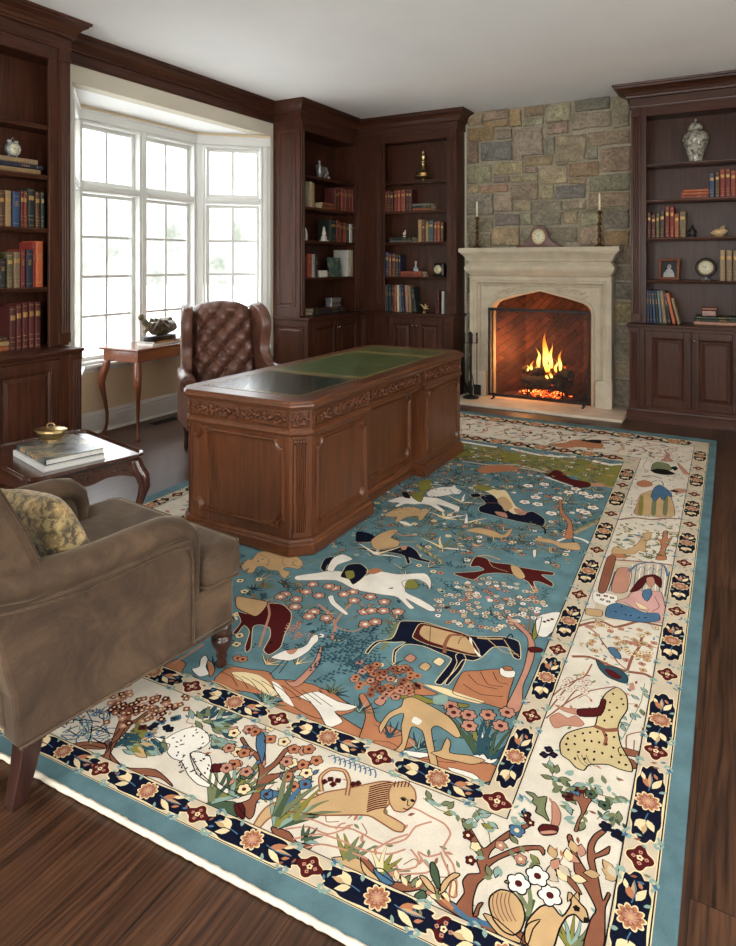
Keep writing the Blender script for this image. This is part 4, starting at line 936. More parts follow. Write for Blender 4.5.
class Rug:
    def __init__(s): s.mb = MB(); s.n = 0; s.rs = random.Random(9)
    def p(s, t, x, y): o = TL[t]; q = at_z(o[0]+x/o[2], o[1]+y/o[2], RZ); return Vector((q.x, q.y))
    def P(s, t, txt):
        v = [float(q) for q in txt.replace(',', ' ').split()]; return [s.p(t, v[i], v[i+1]) for i in range(0, len(v), 2)]
    off = 0
    def z(s, L): s.n += 1; return RZ+.00012*(L+s.off)+(s.n*7 % 23)*.000005
    def poly(s, pts, c, L, jit=1):
        z = s.z(L) if jit else RZ+.00012*(L+s.off); vs = [s.mb.bm.verts.new((q[0], q[1], z)) for q in pts]
        try: f = s.mb.bm.faces.new(vs)
        except ValueError: return
        f.normal_update()
        if f.normal.z < 0: f.normal_flip()
        f.material_index = RI[c]
    def sm(s, pts, closed=True, k=3):
        n = len(pts); out = []
        for i in range(n if closed else n-1):
            g = lambda j: pts[j % n] if closed else pts[max(0, min(n-1, j))]
            p0, p1, p2, p3 = g(i-1), g(i), g(i+1), g(i+2)
            m1, m2 = (p2-p0)*.36, (p3-p1)*.36
            for q in range(k):
                u = q/k; out.append(p1*(2*u**3-3*u*u+1)+m1*(u**3-2*u*u+u)+p2*(-2*u**3+3*u*u)+m2*(u**3-u*u))
        if not closed: out.append(pts[-1])
        return out
    def stroke(s, pts, w, c, L, closed=False, taper=False):
        w *= .68 if (w < .0095 and s.off < 20) else 1
        n = len(pts); z = s.z(L); A = []
        for i in range(n):
            a = pts[i-1] if (i > 0 or closed) else pts[i]; b = pts[(i+1) % n] if (i < n-1 or closed) else pts[i]
            d = b-a
            if d.length < 1e-7: d = Vector((1, 0))
            d.normalize(); nn = Vector((-d.y, d.x))*(w*.5*((1-.85*i/(n-1)) if taper else 1)); A.append((pts[i]+nn, pts[i]-nn))
        vs = [(s.mb.bm.verts.new((p[0], p[1], z)), s.mb.bm.verts.new((q[0], q[1], z))) for p, q in A]
        for i in range(n if closed else n-1):
            a, b = vs[i], vs[(i+1) % n]
            f = s.mb.bm.faces.new((a[0], b[0], b[1], a[1])); f.normal_update()
            if f.normal.z < 0: f.normal_flip()
            f.material_index = RI[c]
    def fig(s, t, txt, c, L=6, ol='dk', w=.0045, raw=False):
        pts = s.P(t, txt) if isinstance(txt, str) else txt
        q = pts if raw else s.sm(pts); s.poly(q, c, L)
        if ol: s.stroke(q, w, ol, L+1, True)
        return q
    def line(s, t, txt, w, c, L=8, taper=False):
        pts = s.P(t, txt) if isinstance(txt, str) else txt; s.stroke(s.sm(pts, False), w, c, L, False, taper)
    def flower(s, q, r, pc='white', cc='maroon', n=5, L=8, ol='dk'):
        a0 = s.rs.uniform(0, 6); k = n*6
        def ring(sc): return [q+Vector((math.cos(a0+2*PI*i/k), math.sin(a0+2*PI*i/k)))*r*sc*(.78+.26*abs(math.sin(n*PI*i/k))) for i in range(k)]
        s.n += 1; b_ = L+(s.n*5 % 17)*.107+.013
        if ol: s.poly(ring(1.16), ol, b_, 0)
        s.poly(ring(1.0), pc, b_+.04, 0); s.poly([q+Vector((math.cos(2*PI*i/8), math.sin(2*PI*i/8)))*r*.36 for i in range(8)], cc, b_+.08, 0)
    def leaf(s, q, a, ln, w, c, L=7, ol=None):
        d = Vector((math.cos(a), math.sin(a))); nn = Vector((-d.y, d.x)); k = (0, .25, .5, .75, 1); sh = (0, .8, 1, .6, 0)
        def pts(e): return [q+d*(ln*u+(e if 0 < u < 1 else (e*1.6 if u else -e)))+nn*(w*.5*h+(e if h else 0)) for u, h in zip(k, sh)]+[q+d*(ln*u)-nn*(w*.5*h+(e if h else 0)) for u, h in list(zip(k, sh))[3:0:-1]]
        if ol: s.poly(pts(.0022), ol, L)
        s.poly(pts(0), c, L+1)
    def spray(s, q, a, ln, c, n=5, lw=.004, ls=.02, stem='brown', L=6, bend=.4):
        pts = [q]; 
        for i in range(6): a += s.rs.uniform(-.12, .12)+bend/6; pts.append(pts[-1]+Vector((math.cos(a), math.sin(a)))*ln/6)
        s.stroke(pts, lw, stem, L, taper=True)
        for i in range(n):
            u = .15+.85*(i+.5)/n; j = min(5, int(u*6)); b = pts[j].lerp(pts[j+1], u*6-j); sd = 1 if i % 2 else -1
            s.leaf(b, a-bend*(1-u)+sd*s.rs.uniform(.6, 1.0), ls*s.rs.uniform(.8, 1.2), ls*.42, c, L+1, 'dk' if ls > .024 else None)
        return pts
    def grass(s, q, n, ln, cols, a=PI/2, spread=1.0, w=.010, L=6):
        for i in range(n):
            b = a+spread*(i/(max(1, n-1))-.5)*2; c = s.rs.choice(cols); d = b+s.rs.uniform(-.3, .3)
            p1 = q+Vector((math.cos(b), math.sin(b)))*ln*.55; p2 = p1+Vector((math.cos(d), math.sin(d)))*ln*.45*s.rs.uniform(.6, 1.1)
            pp = s.sm([q, p1, p2], False); s.stroke(pp, w+.004, 'dk', L, taper=True); s.stroke(pp, w, c, L+1, taper=True)
    def scatter(s, quad, n, fn, keep=None):
        for _ in range(n):
            u, v = s.rs.random(), s.rs.random(); q = (quad[0]*(1-u)+quad[1]*u)*(1-v)+(quad[3]*(1-u)+quad[2]*u)*v; fn(q)
    # strip helpers -------------------------------------------------
    def blob(s, q, d, hl, hw, c, L, lobes=0, amp=0, n=40, pw=2.6):
        e = Vector((-d.y, d.x)); pts = []
        for i in range(n):
            a = 2*PI*i/n; ca, sa = math.cos(a), math.sin(a)
            x = math.copysign(abs(ca)**(2/pw), ca); y = math.copysign(abs(sa)**(2/pw), sa); k = 1+amp*math.cos(lobes*a) if lobes else 1
            pts.append(q+d*hl*x*k+e*hw*y*k)
        s.poly(pts, c, L)
    def cart(s, q, d, hl, hw, rev=False):
        if rev: d = -d
        e = Vector((-d.y, d.x))
        s.blob(q, d, hl*1.03, hw*1.10, 'cream', 3, 10, .05, 80, 3.2); s.blob(q, d, hl, hw, 'navy', 4, 10, .055, 80, 3.2)
        f = lambda x, y: q+d*hl*x+e*hw*y
        r = hw*.80; s.flower(f(0, .02), r, 'rust', 'tan', 10, 6, 'cream'); s.flower(f(0, .02), r*.62, 'rose', 'tan', 8, 7, 'brown')
        k = 10
        for i in range(k): a = 2*PI*i/k; s.stroke([f(0, .02)+Vector((math.cos(a), math.sin(a)))*r*.42, f(0, .02)+Vector((math.cos(a+.2), math.sin(a+.2)))*r*.85], .0025, 'brown', 9)
        for (x, y, a, ln, w_, c) in ((-.52, .0, 2.5, .30, .50, 'cream'), (-.50, -.10, -2.6, .28, .42, 'cream'), (-.60, .45, -2.8, .24, .36, 'cream'), (-.62, .0, 3.1, .26, .30, 'tan'), (-.36, .60, 1.9, .16, .25, 'mint'),
                                     (.40, .0, .55, .34, .42, 'rust'), (.40, -.12, -.45, .38, .40, 'cream'), (.44, .05, .05, .42, .26, 'tan'), (.34, -.6, -1.0, .18, .2, 'mint'), (.60, .5, .3, .22, .26, 'cream'), (.72, -.4, .5, .16, .22, 'rust')):
            s.leaf(f(x*.95, y), a+math.atan2(d.y, d.x), hl*ln, hw*w_*1.3, c, 6)
        s.stroke(s.sm([f(.3, .1), f(.55, -.05), f(.82, .12)], False), .0028, 'blue', 8); s.stroke(s.sm([f(-.3, -.1), f(-.5, .05), f(-.85, 0)], False), .0028, 'blue', 6)
    def quat(s, q, d, r):
        e = Vector((-d.y, d.x)); s.blob(q, d, r*1.32, r*1.12, 'cream', 3, 4, .16, pw=2); s.blob(q, d, r*1.2, r, 'maroon', 4, 4, .18, pw=2)
        for a in range(4): s.flower(q+(d*math.cos(a*PI/2)*1.1+e*math.sin(a*PI/2))*r*.55, r*.2, 'rose', 'maroon', 4, 5, None)
        s.flower(q, r*.3, 'cream', 'maroon', 5, 6, None)
    def curls(s, q, d, r):
        for sx in (-1, 1):
            for k in range(3): s.leaf(q+d*r*sx*(1.0+.28*k)+Vector((-d.y, d.x))*r*U2(s, .5), s.rs.uniform(0, 6), r*.42, r*.18, s.rs.choice(('mint', 'sage', 'blue', 'brown')), 3.4)
        e = Vector((-d.y, d.x))
        for sx in (-1, 1):
            for sy in (-1, 1):
                c = q+d*r*1.35*sx+e*r*.75*sy
                s.stroke(s.sm([c+d*r*.5*sx, c+e*r*.32*sy, c-d*r*.28*sx, c-e*r*.1*sy], False), .007, 'mint', 4); s.leaf(c, math.atan2(e.y*sy, e.x*sy)+.7*sx, r*.5, r*.22, 'blue' if sx*sy > 0 else 'mint', 4)
RG = Rug()
V2 = lambda x, y: Vector((x, y))
def zz2(px, py): q = at_z(px, py, RZ); return V2(q.x, q.y)
# right hand rails (outer, blue|border, border|ivory, ivory|inner, inner|field) as lines through two photo points
RR = [(zz2(677, 946), zz2(717, 442)), (zz2(649, 946), zz2(709, 443)), (zz2(605, 946), zz2(694, 449)), (zz2(507, 820), zz2(640, 461)), (zz2(489, 786), zz2(624, 461))]
NR = [(zz2(0, 752), zz2(366, 946)), (zz2(40, 754), zz2(368, 914)), (zz2(45, 732), zz2(368, 877.5)), (zz2(149, 681), zz2(507, 820)), (zz2(164, 667), zz2(489, 786))]
FY = [6.10, 5.985, 5.82, 5.28, 5.12]
LX = [-3.22, -3.13, -3.03, -2.80, -2.71]
def isect(a, b):
    p, r = a[0], a[1]-a[0]; q, s_ = b[0], b[1]-b[0]; t_ = ((q-p).x*s_.y-(q-p).y*s_.x)/(r.x*s_.y-r.y*s_.x); return p+r*t_
CR = []
for k in range(5):
    F_ = (V2(-4, FY[k]), V2(1, FY[k])); L_ = (V2(LX[k], 0), V2(LX[k], 7))
    CR.append([isect(NR[k], L_), isect(NR[k], RR[k]), isect(F_, RR[k]), isect(F_, L_)])    # near-left, near-right, far-right, far-left
c0 = CR[0]
body_m = MB(); body_m.mi = 0
body_m.rings([[(q.x, q.y, z) for q in c0] for z in (.0006, RZ)])
RG.poly(CR[4], 'teal', 1)
def ring_band(k0, k1, c_, L):
    for i in range(4):
        j = (i+1) % 4; RG.poly([CR[k0][i], CR[k0][j], CR[k1][j], CR[k1][i]], c_, L)
ring_band(2, 3, 'ivory', 12.2); ring_band(1, 2, 'beige', 22.4); ring_band(3, 4, 'beige', 22.4); ring_band(0, 1, 'band', 22.4)
for k, w_, c_ in ((1, .006, 'dk'), (1, .010, 'cream'), (2, .006, 'dk'), (3, .006, 'dk'), (4, .006, 'dk')): RG.stroke(CR[k], w_, c_, 23.2 if c_ == 'dk' else 22.9, True)
RG.off = 20.5
def strip_med(A, Bq, cents, small, hl, far=False):
    """A, B: rail lines; cents: navy centres (photo px), small: maroon centres"""
    d = ((A[1]-A[0]).normalized()+(Bq[1]-Bq[0]).normalized()).normalized(); e = V2(-d.y, d.x)
    def mid(q):
        a = isect((q, q+e), A); b = isect((q, q+e), Bq); return (a+b)/2, (a-b).length/2
    for q in cents: c, w = mid(q); RG.cart(c, d, hl, w*.86)
    for q in small: c, w = mid(q); RG.quat(c, d, w*.66); RG.curls(c, d, w*1.05)
G = lambda t, L: [RG.p(t, x, y) for x, y in L]
# right outer border
cn = G('g', [(585, 42), (572, 150), (553, 288), (525, 462), (492, 680)])+G('d', [(440, 45), (395, 375)]); sm_ = G('g', [(578, 92), (563, 213), (540, 368), (512, 562), (473, 815)])+G('d', [(422, 170), (357, 598)])
cn += G('j', [(590, 140)]); sm_ += G('j', [(583, 205)]); cn[0] = RG.p('j', 578, 268)
strip_med(RR[1], RR[2], cn, sm_, .136)
cn.append(RG.p('d', 318, 835)); strip_med(RR[1], RR[2], [cn[-1]], [], .118); cn = cn[:5]+cn[5:]
# continue towards the near corner, out of frame
d_ = cn[-1]-cn[-3]; strip_med(RR[1], RR[2], [cn[-1]+d_*1.0], [cn[-1]+d_*.5], .125)
# near outer border
cn = G('a', [(265, 160), (590, 328)])+G('b', [(270, 525), (660, 722)])+[RG.p('c', 545, 1000)]; cn[3] = RG.p('b', 763, 775); sm_ = G('a', [(405, 235)])+G('b', [(55, 420), (500, 635)])+G('c', [(300, 890)])
strip_med(NR[1], NR[2], cn, sm_, .140)
dn = cn[1]-cn[0]
strip_med(NR[1], NR[2], [cn[0]-dn*i for i in range(1, 5)], [sm_[0]-dn*i for i in range(1, 5)]+[cn[4]+(cn[4]-cn[3])*.5], .140)
# inner near border
cn = G('l', [(455, 180), (700, 265)])+G('b', [(225, -5), (570, 120)])+G('c', [(272, 292)]); cn[1] = RG.p('l', 720, 275); cn.pop(2); sm_ = G('l', [(570, 220)])+G('b', [(360, 45)])+G('c', [(45, 195)])
cn2 = [RG.p('l', 430, 170), RG.p('z', 243, 708), RG.p('b', 570, 120), RG.p('c', 272, 292)]; sm2 = [RG.p('l', 572, 220), RG.p('b', 360, 45), RG.p('c', 45, 195)]
dn = cn2[3]-cn2[2]
strip_med(NR[3], NR[4], [cn2[3]-dn*i for i in range(0, 6)], [sm2[2]-dn*i for i in range(0, 5)], .125)
strip_med(NR[3], NR[4], [], [RG.p('c', 515, 372)], .125)
# inner right border
cn = G('c', [(592, 190)])+G('g', [(0, 830), (75, 600), (155, 400), (218, 240), (262, 108), (302, 12)]); sm_ = G('c', [(660, 28)])+G('g', [(30, 715), (120, 495), (190, 315), (245, 170), (290, 55)])
strip_med(RR[3], RR[4], cn, sm_, .125)
# far and left borders
for i in range(8):
    strip_med((V2(-4, FY[1]), V2(1, FY[1])), (V2(-4, FY[2]), V2(1, FY[2])), [V2(-.45-.38*i, FY[1])], [V2(-.64-.38*i, FY[1])], .12)
    if i < 6: strip_med((V2(-4, FY[3]), V2(1, FY[3])), (V2(-4, FY[4]), V2(1, FY[4])), [V2(-1.0-.36*i, FY[3])], [V2(-.82-.36*i, FY[3])], .115)
for i in range(11):
    strip_med((V2(LX[1], 0), V2(LX[1], 7)), (V2(LX[2], 0), V2(LX[2], 7)), [V2(LX[1], 1.55+.42*i)], [V2(LX[1], 1.76+.42*i)], .13)
    if i < 9: strip_med((V2(LX[3], 0), V2(LX[3], 7)), (V2(LX[4], 0), V2(LX[4], 7)), [V2(LX[3], 1.95+.38*i)], [V2(LX[3], 2.14+.38*i)], .115)
F, Ln = RG.fig, RG.line
rs = RG.rs
U = rs.uniform
RG.off = 10
# ---------- ivory field: lion and white bull ----------
F('c', '-341 365 -236 360 -170 332 -90 318 -20 303 60 288 112 300 100 360 70 395 66 415 110 440 146 465 138 490 105 486 55 455 0 425 -100 424 -200 424 -330 408 -400 440 -440 482 -462 472 -432 420 -400 386', 'tan', 6, 'brown', .007)
Ln('c', '-185 330 -190 272 -152 240 -95 246 -76 290 -84 345', .014, 'brown', 7); Ln('c', '-185 330 -190 272 -152 240 -95 246 -76 290 -84 345', .008, 'tan', 8)
F('c', '100 300 150 290 185 320 192 362 172 395 140 412 105 405 85 370 84 330', 'tan', 8, 'brown', .006)
for k in range(12): x = 5+k*7; Ln('c', '%d %d %d %d %d %d' % (95-k*2, 292+k*9, 50-k*2, 300+k*9, 5-k, 312+k*9), .006, 'maroon', 9)
for k in range(5): Ln('c', '%d 288 %d 312' % (110+k*14, 104+k*14), .005, 'maroon', 10)
for e_ in ('142 362', '178 366'): q = RG.P('c', e_)[0]; RG.poly([q+V2(.007*math.cos(a*PI/4), .005*math.sin(a*PI/4)) for a in range(8)], 'dk', 11)
Ln('c', '128 358 142 352 156 362', .004, 'dk', 10); Ln('c', '160 362 158 385 168 386', .004, 'dk', 10); Ln('c', '140 396 156 402 172 392', .005, 'maroon', 10)
for pth in ('105 405 180 395 250 430 305 458 330 500 300 560 340 620 355 700 345 750 325 742 333 680 300 600 290 570', '170 560 200 600 190 632 110 650 85 662 150 660 230 655 250 640 215 600 200 570 240 590 290 578', '-330 440 -230 440 -150 470 -60 480 60 540 150 520 190 470 255 450',
            '-300 520 -200 500 -120 520 -30 560 80 580 150 560', '-330 480 -240 470 -160 500 -70 470', '30 560 100 520 160 500', '-260 560 -190 540 -100 560 0 600', '-130 480 -110 460 -90 455', '-100 485 -85 468 -60 462'):
    Ln('c', pth, .0075, 'rose', 7)
F('c', '325 740 335 690 350 690 356 745 340 755', 'cream', 7, 'brown', .004)
for x, y in ((-175, 290), (-150, 280), (-120, 285), (-60, 300), (-40, 296), (-140, 300)): RG.flower(RG.p('c', x, y), .010, 'maroon', 'dk', 4, 7, None)
for k in range(9): q = RG.p('c', -160+k*20, 190+k*7); RG.stroke(RG.sm([q, q+V2(.012, .014), q+V2(.026, .0), q+V2(.03, -.012)], False), .006, 'blue', 6)
# tree to the right of the lion
F('c', '350 790 385 735 378 690 400 660 448 655 435 610 440 580 400 510 375 445 388 440 425 500 462 556 500 530 560 488 640 455 652 466 600 495 540 530 495 565 482 598 520 582 600 550 690 546 708 572 700 585 680 562 600 572 520 604 476 640 480 664 440 700 420 765 416 842 385 842', 'brown', 6, 'dk', .005)
for (x, y) in ((380, 450), (400, 475), (350, 415), (320, 400), (290, 380), (250, 360), (420, 440), (450, 430), (480, 450), (500, 480), (520, 630), (490, 670), (560, 555), (600, 540), (640, 610), (650, 580), (460, 590), (430, 410), (470, 400), (230, 355)):
    RG.leaf(RG.p('c', x, y), U(0, 6.2), .030, .014, rs.choice(('sage', 'mint', 'sage', 'olive')), 8, 'dk'); RG.leaf(RG.p('c', x+8, y+6), U(0, 6.2), .024, .012, rs.choice(('sage', 'mint')), 8)
Ln('c', '385 450 340 420 280 400 220 355', .004, 'sage', 7); Ln('c', '490 540 480 480 450 430 430 400', .004, 'sage', 7)
for (x, y, c_, r_) in ((595, 485, 'blue', .026), (650, 455, 'maroon', .014), (630, 425, 'maroon', .012), (400, 505, 'maroon', .018), (410, 605, 'maroon', .017), (530, 545, 'rose', .018), (610, 600, 'rose', .020), (430, 550, 'cream', .018)): RG.flower(RG.p('c', x, y), r_*.72, c_, 'cream', 5, 9)
# crouching goat and its flowers
F('c', '484 785 490 748 530 722 582 736 616 780 628 832 612 884 580 905 540 888 502 842', 'tan', 8, 'dk', .006)
for k in range(5): Ln('c', '%d 735 %d 770 %d 815 %d 850' % (505+k*16, 498+k*16, 506+k*17, 528+k*16), .0035, 'brown', 10)
F('c', '628 930 636 850 690 790 736 786 776 830 812 780 808 732 824 748 846 736 842 768 872 802 882 846 858 852 828 822 796 832 766 880 740 960 690 985', 'tan', 8, 'dk', .006)
F('d', '62 772 66 732 84 748', 'tan', 10, 'dk', .004); F('d', '88 748 104 732 110 768', 'tan', 10, 'dk', .004)
q = RG.p('d', 98, 798); RG.flower(q, .008, 'dk', 'dk', 5, 11, None); q = RG.p('d', 138, 845); RG.flower(q, .007, 'dk', 'dk', 5, 11, None)
Ln('c', '660 760 640 820 600 860', .012, 'green', 7); Ln('c', '640 700 650 760 640 830', .010, 'sage', 7); Ln('c', '600 730 640 800', .010, 'sage', 7)
for x, y in ((602, 698), (678, 668), (728, 745)): RG.flower(RG.p('c', x, y), .025, 'white', 'maroon', 5, 9)
F('c', '560 700 545 690 565 682', 'sage', 8)
# big brown tree, lower right
F('d', '125 960 155 840 176 800 125 700 90 650 86 600 60 512 78 504 102 585 150 668 162 672 142 600 145 540 170 500 208 478 216 492 182 522 168 556 176 578 216 556 232 548 226 578 190 592 170 604 186 680 204 768 222 734 234 744 214 792 212 850 204 960', 'brown', 8, 'dk', .005)
F('d', '20 620 40 650 90 690 120 740 100 735 60 690 15 660', 'brown', 7, 'dk', .004)
for (x, y) in ((12, 598), (28, 622), (0, 640), (55, 580), (95, 575), (115, 590), (70, 610), (25, 690), (60, 690), (75, 672), (200, 640), (225, 625), (245, 655), (215, 680), (190, 665), (0, 680)):
    RG.leaf(RG.p('d', x, y), U(0, 6.2), .036, .022, rs.choice(('cream', 'rose', 'tan', 'beige')), 9, 'dk')
F('d', '88 486 104 440 118 412 104 372 66 340 78 330 108 350 116 310 130 308 126 348 142 356 176 330 184 340 150 376 134 410 112 450 104 488', 'brown', 8, 'dk', .004)
for (x, y) in ((50, 340), (60, 310), (95, 315), (150, 310), (200, 345), (240, 360), (270, 372), (150, 300), (215, 300), (190, 430), (215, 445), (240, 430), (260, 420), (270, 450), (20, 320), (5, 280), (50, 260), (130, 450), (60, 380), (80, 400), (200, 380), (45, 440), (130, 300), (255, 350), (300, 360)):
    RG.leaf(RG.p('d', x, y), U(0, 6.2), .034, .015, rs.choice(('sage', 'mint', 'sage')), 8, rs.choice((None, 'dk'))); RG.leaf(RG.p('d', x+12, y+5), U(0, 6.2), .026, .012, rs.choice(('sage', 'mint', 'green')), 8)
for x, y, c_ in ((95, 325, 'blue'), (65, 350, 'maroon'), (215, 470, 'navy'), (260, 500, 'navy'), (275, 508, 'navy'), (210, 385, 'green'), (155, 340, 'green'), (120, 320, 'maroon')): RG.flower(RG.p('d', x, y), .015, c_, 'dk', 5, 9)
Ln('d', '180 440 200 425 240 440 270 420', .004, 'sage', 8); Ln('d', '128 350 180 340 250 358 300 360', .005, 'brown', 8)
F('d', '0 370 18 380 36 420 30 460 10 485 -10 480 0 440', 'rose', 8, 'brown', .004); F('c', '680 480 700 460 760 470 752 500 700 505', 'maroon', 9, 'dk'); F('c', '690 490 736 485 760 495 700 500', 'rose', 10, None)
F('c', '630 330 664 336 680 352 716 350 708 400 726 450 700 430 670 412 676 390 655 372 662 356', 'sage', 8, 'dk')
RG.grass(RG.p('d', 75, 960), 7, .09, ('sage', 'mint', 'olive'), 1.7, .8)
# kneeling figure in a spotted robe
F('m', '375 240 400 262 403 300 384 330 377 355 386 400 414 450 415 472 380 464 350 452 300 452 284 468 262 460 244 440 222 424 219 392 238 366 280 352 313 346 320 325 330 282 345 256', 'straw', 7, 'dk', .006)
F('m', '268 300 322 296 332 272 345 278 330 318 272 320', 'maroon', 9, 'dk'); F('m', '205 288 240 298 268 300 270 316 230 306', 'rose', 8, 'brown', .004)
Ln('m', '312 346 345 358 378 356', .016, 'brown', 10); Ln('m', '335 356 345 380 340 400', .010, 'brown', 10)
spx = [(365, 262), (385, 275), (355, 285), (375, 300), (350, 305), (360, 325), (340, 335), (300, 368), (320, 365), (345, 375), (365, 380), (280, 370), (260, 378), (240, 385), (235, 400), (260, 400), (285, 390), (305, 392), (325, 395), (345, 400), (365, 410), (385, 430), (240, 415), (265, 420), (290, 415), (310, 420), (335, 425), (360, 435), (380, 450), (260, 440), (285, 440), (310, 442), (395, 455), (390, 290), (340, 300)]
for x, y in spx: RG.leaf(RG.p('m', x, y), U(1, 2), .013, .008, 'dk', 9)
for k in range(3): Ln('m', '%d 425 %d 445 %d 458' % (265+k*12, 275+k*12, 292+k*12), .003, 'dk', 10)
F('m', '382 404 440 418 446 432 384 424', 'brown', 6, 'dk'); Ln('m', '400 410 402 372 440 362', .006, 'brown', 6); Ln('m', '420 415 422 385', .005, 'brown', 6); Ln('m', '440 420 444 350', .005, 'brown', 6); F('m', '385 430 420 440 430 460 410 462', 'brown', 6, 'dk')
F('m', '190 325 215 310 240 325 262 318 285 340 270 348 235 345 205 352', 'rose', 7, 'brown', .004); F('m', '407 238 418 230 424 245 412 250', 'rose', 8, None)
for pth in ('180 325 240 280 300 250 370 238', '190 300 230 250 270 215'): Ln('m', pth, .008, 'brown', 6)
for k in range(14): RG.flower(RG.p('m', 215+U(0, 90), 210+U(0, 60)), .012, 'ivory', 'rose', 5, 7, 'brown')
for x, y in ((395, 360), (410, 345), (425, 330), (440, 300), (435, 275), (415, 310), (400, 330), (450, 255), (440, 240)): RG.leaf(RG.p('m', x, y), U(0, 6), .030, .013, rs.choice(('mint', 'sage')), 6, 'dk')
Ln('m', '390 380 415 330 440 280 450 230', .004, 'sage', 6)
# sprays left of it and birds
for x, y in ((188, 410), (200, 425), (175, 425)): RG.flower(RG.p('m', x, y), .012, 'navy', 'maroon', 4, 8)
Ln('m', '190 430 195 470 215 520 240 550', .004, 'sage', 6)
for k in range(9): RG.leaf(RG.p('m', 190+k*6, 440+k*12), U(0, 6), .034, .015, rs.choice(('sage', 'mint')), 7, 'dk')
RG.flower(RG.p('m', 125, 590), .014, 'dk', 'dk', 4, 8); RG.flower(RG.p('m', 128, 600), .010, 'maroon', 'dk', 4, 8)
# peacock branch panel
for pth, w_ in (('80 740 150 742 230 775 300 800 370 810 415 835', .014), ('300 800 322 740 350 700 362 650', .010), ('262 745 215 700 180 650 140 620', .009), ('300 795 260 760 240 720', .008), ('0 900 60 850 130 820 160 770', .008), ('40 944 90 880 150 850', .007)): Ln('g', pth, w_, 'brown', 6)
F('g', '176 752 214 776 262 786 302 818 300 848 268 842 222 822 190 790', 'deep', 8, 'dk'); F('g', '210 790 240 795 280 822 260 832 225 815', 'maroon', 9, None); F('g', '226 704 250 706 272 730 276 752 250 742 232 724', 'blue', 9, 'dk')
for k in range(46):
    x, y = rs.choice(((150, 680), (350, 720), (380, 650), (300, 690), (340, 760), (180, 640), (250, 660))); RG.flower(RG.p('g', x+U(-45, 45), y+U(-38, 38)), .012, rs.choice(('cream', 'rose', 'tan')), rs.choice(('maroon', 'brown')), 4, 8, 'brown')
for k in range(40): RG.leaf(RG.p('g', U(100, 420), U(640, 840)), U(0, 6), .024, .009, rs.choice(('sage', 'tan', 'mint')), 6)
Ln('g', '105 618 150 605 200 600 250 622 300 612 350 600 440 618', .014, 'brown', 6); Ln('g', '110 600 160 588 210 595', .008, 'sage', 6)
F('g', '310 850 325 845 330 865 318 872', 'rose', 8, None)
# seated woman under a pavilion
F('g', '214 345 490 372 466 600 160 590', 'beige', 5, None, raw=True)
for k in range(9): x = 322+k*17; Ln('g', '%d 372 %d %d' % (x, x-14, 470+k*4), .006, 'blue' if k % 2 else 'white', 6)
F('g', '262 388 318 392 300 480 236 478', 'rose', 6, 'dk'); F('g', '222 342 256 346 216 478 184 474', 'brown', 7, 'dk')
Ln('g', '310 400 340 372 400 362 450 378 462 420', .010, 'blue', 7); Ln('g', '240 352 330 358 420 366 492 376', .012, 'brown', 7); Ln('g', '250 366 330 372 480 392', .006, 'cream', 7)
Ln('g', '252 400 226 478', .007, 'deep', 7); Ln('g', '470 400 452 500', .008, 'deep', 7); Ln('g', '300 400 320 380 340 398 360 378 380 398 400 380 420 400 440 385', .005, 'blue', 7)
F('g', '312 490 334 470 368 480 400 478 436 482 448 520 462 588 440 606 400 600 380 560 330 548 290 524 250 520 300 505', 'pink', 8, 'dk')
F('g', '222 540 260 526 320 545 370 565 425 568 430 596 380 604 320 600 260 590 214 580', 'blue', 10, 'dk')
for x, y in ((260, 560), (290, 570), (320, 575), (350, 582), (280, 545), (380, 585)): RG.leaf(RG.p('g', x, y), U(0, 6), .016, .007, 'dk', 12)
F('g', '312 482 330 455 348 432 372 416 410 412 438 430 436 466 418 452 400 432 378 440 362 462 340 478', 'maroon', 10, 'dk'); F('g', '378 426 404 422 412 446 396 462 380 452', 'rose', 11, 'dk', .003)
F('g', '366 476 392 470 400 490 380 520 362 500', 'blue', 10, 'dk'); F('g', '330 520 372 540 386 552 350 548', 'cream', 11, 'dk', .003); Ln('g', '410 500 430 540 400 560', .004, 'maroon', 10)
F('g', '170 480 262 498 240 540 168 520', 'white', 6, 'brown', .003)
for x, y in ((185, 495), (215, 498), (200, 512), (240, 505), (225, 520)): RG.flower(RG.p('g', x, y), .010, 'maroon', 'cream', 4, 8, None)
F('g', '140 548 200 556 196 580 136 572', 'tan', 7, 'dk')
# animal and tree panel
F('g', '414 352 436 310 432 280 412 268 440 270 446 240 462 236 462 268 482 262 464 290 452 322 458 352', 'rust', 7, 'dk')
F('g', '250 300 300 312 340 290 366 252 384 240 398 252 390 270 376 284 372 320 346 316 330 330 290 330 240 326', 'tan', 7, 'brown')
F('g', '236 332 262 300 280 320 300 346 232 344', 'rust', 6, 'brown')
for k in range(130): RG.leaf(RG.p('g', U(255, 515), U(208, 345)), U(0, 6), .030, .014, rs.choice(('olive', 'tan', 'sage', 'sage', 'mint')), 6, rs.choice((None, 'brown')))
RG.grass(RG.p('g', 390, 348), 6, .06, ('sage', 'olive'), 1.9, .9, .008)
for x, y in ((300, 260), (330, 255), (345, 262), (280, 275)): RG.leaf(RG.p('g', x, y), .6, .04, .012, 'blue', 7, 'dk')
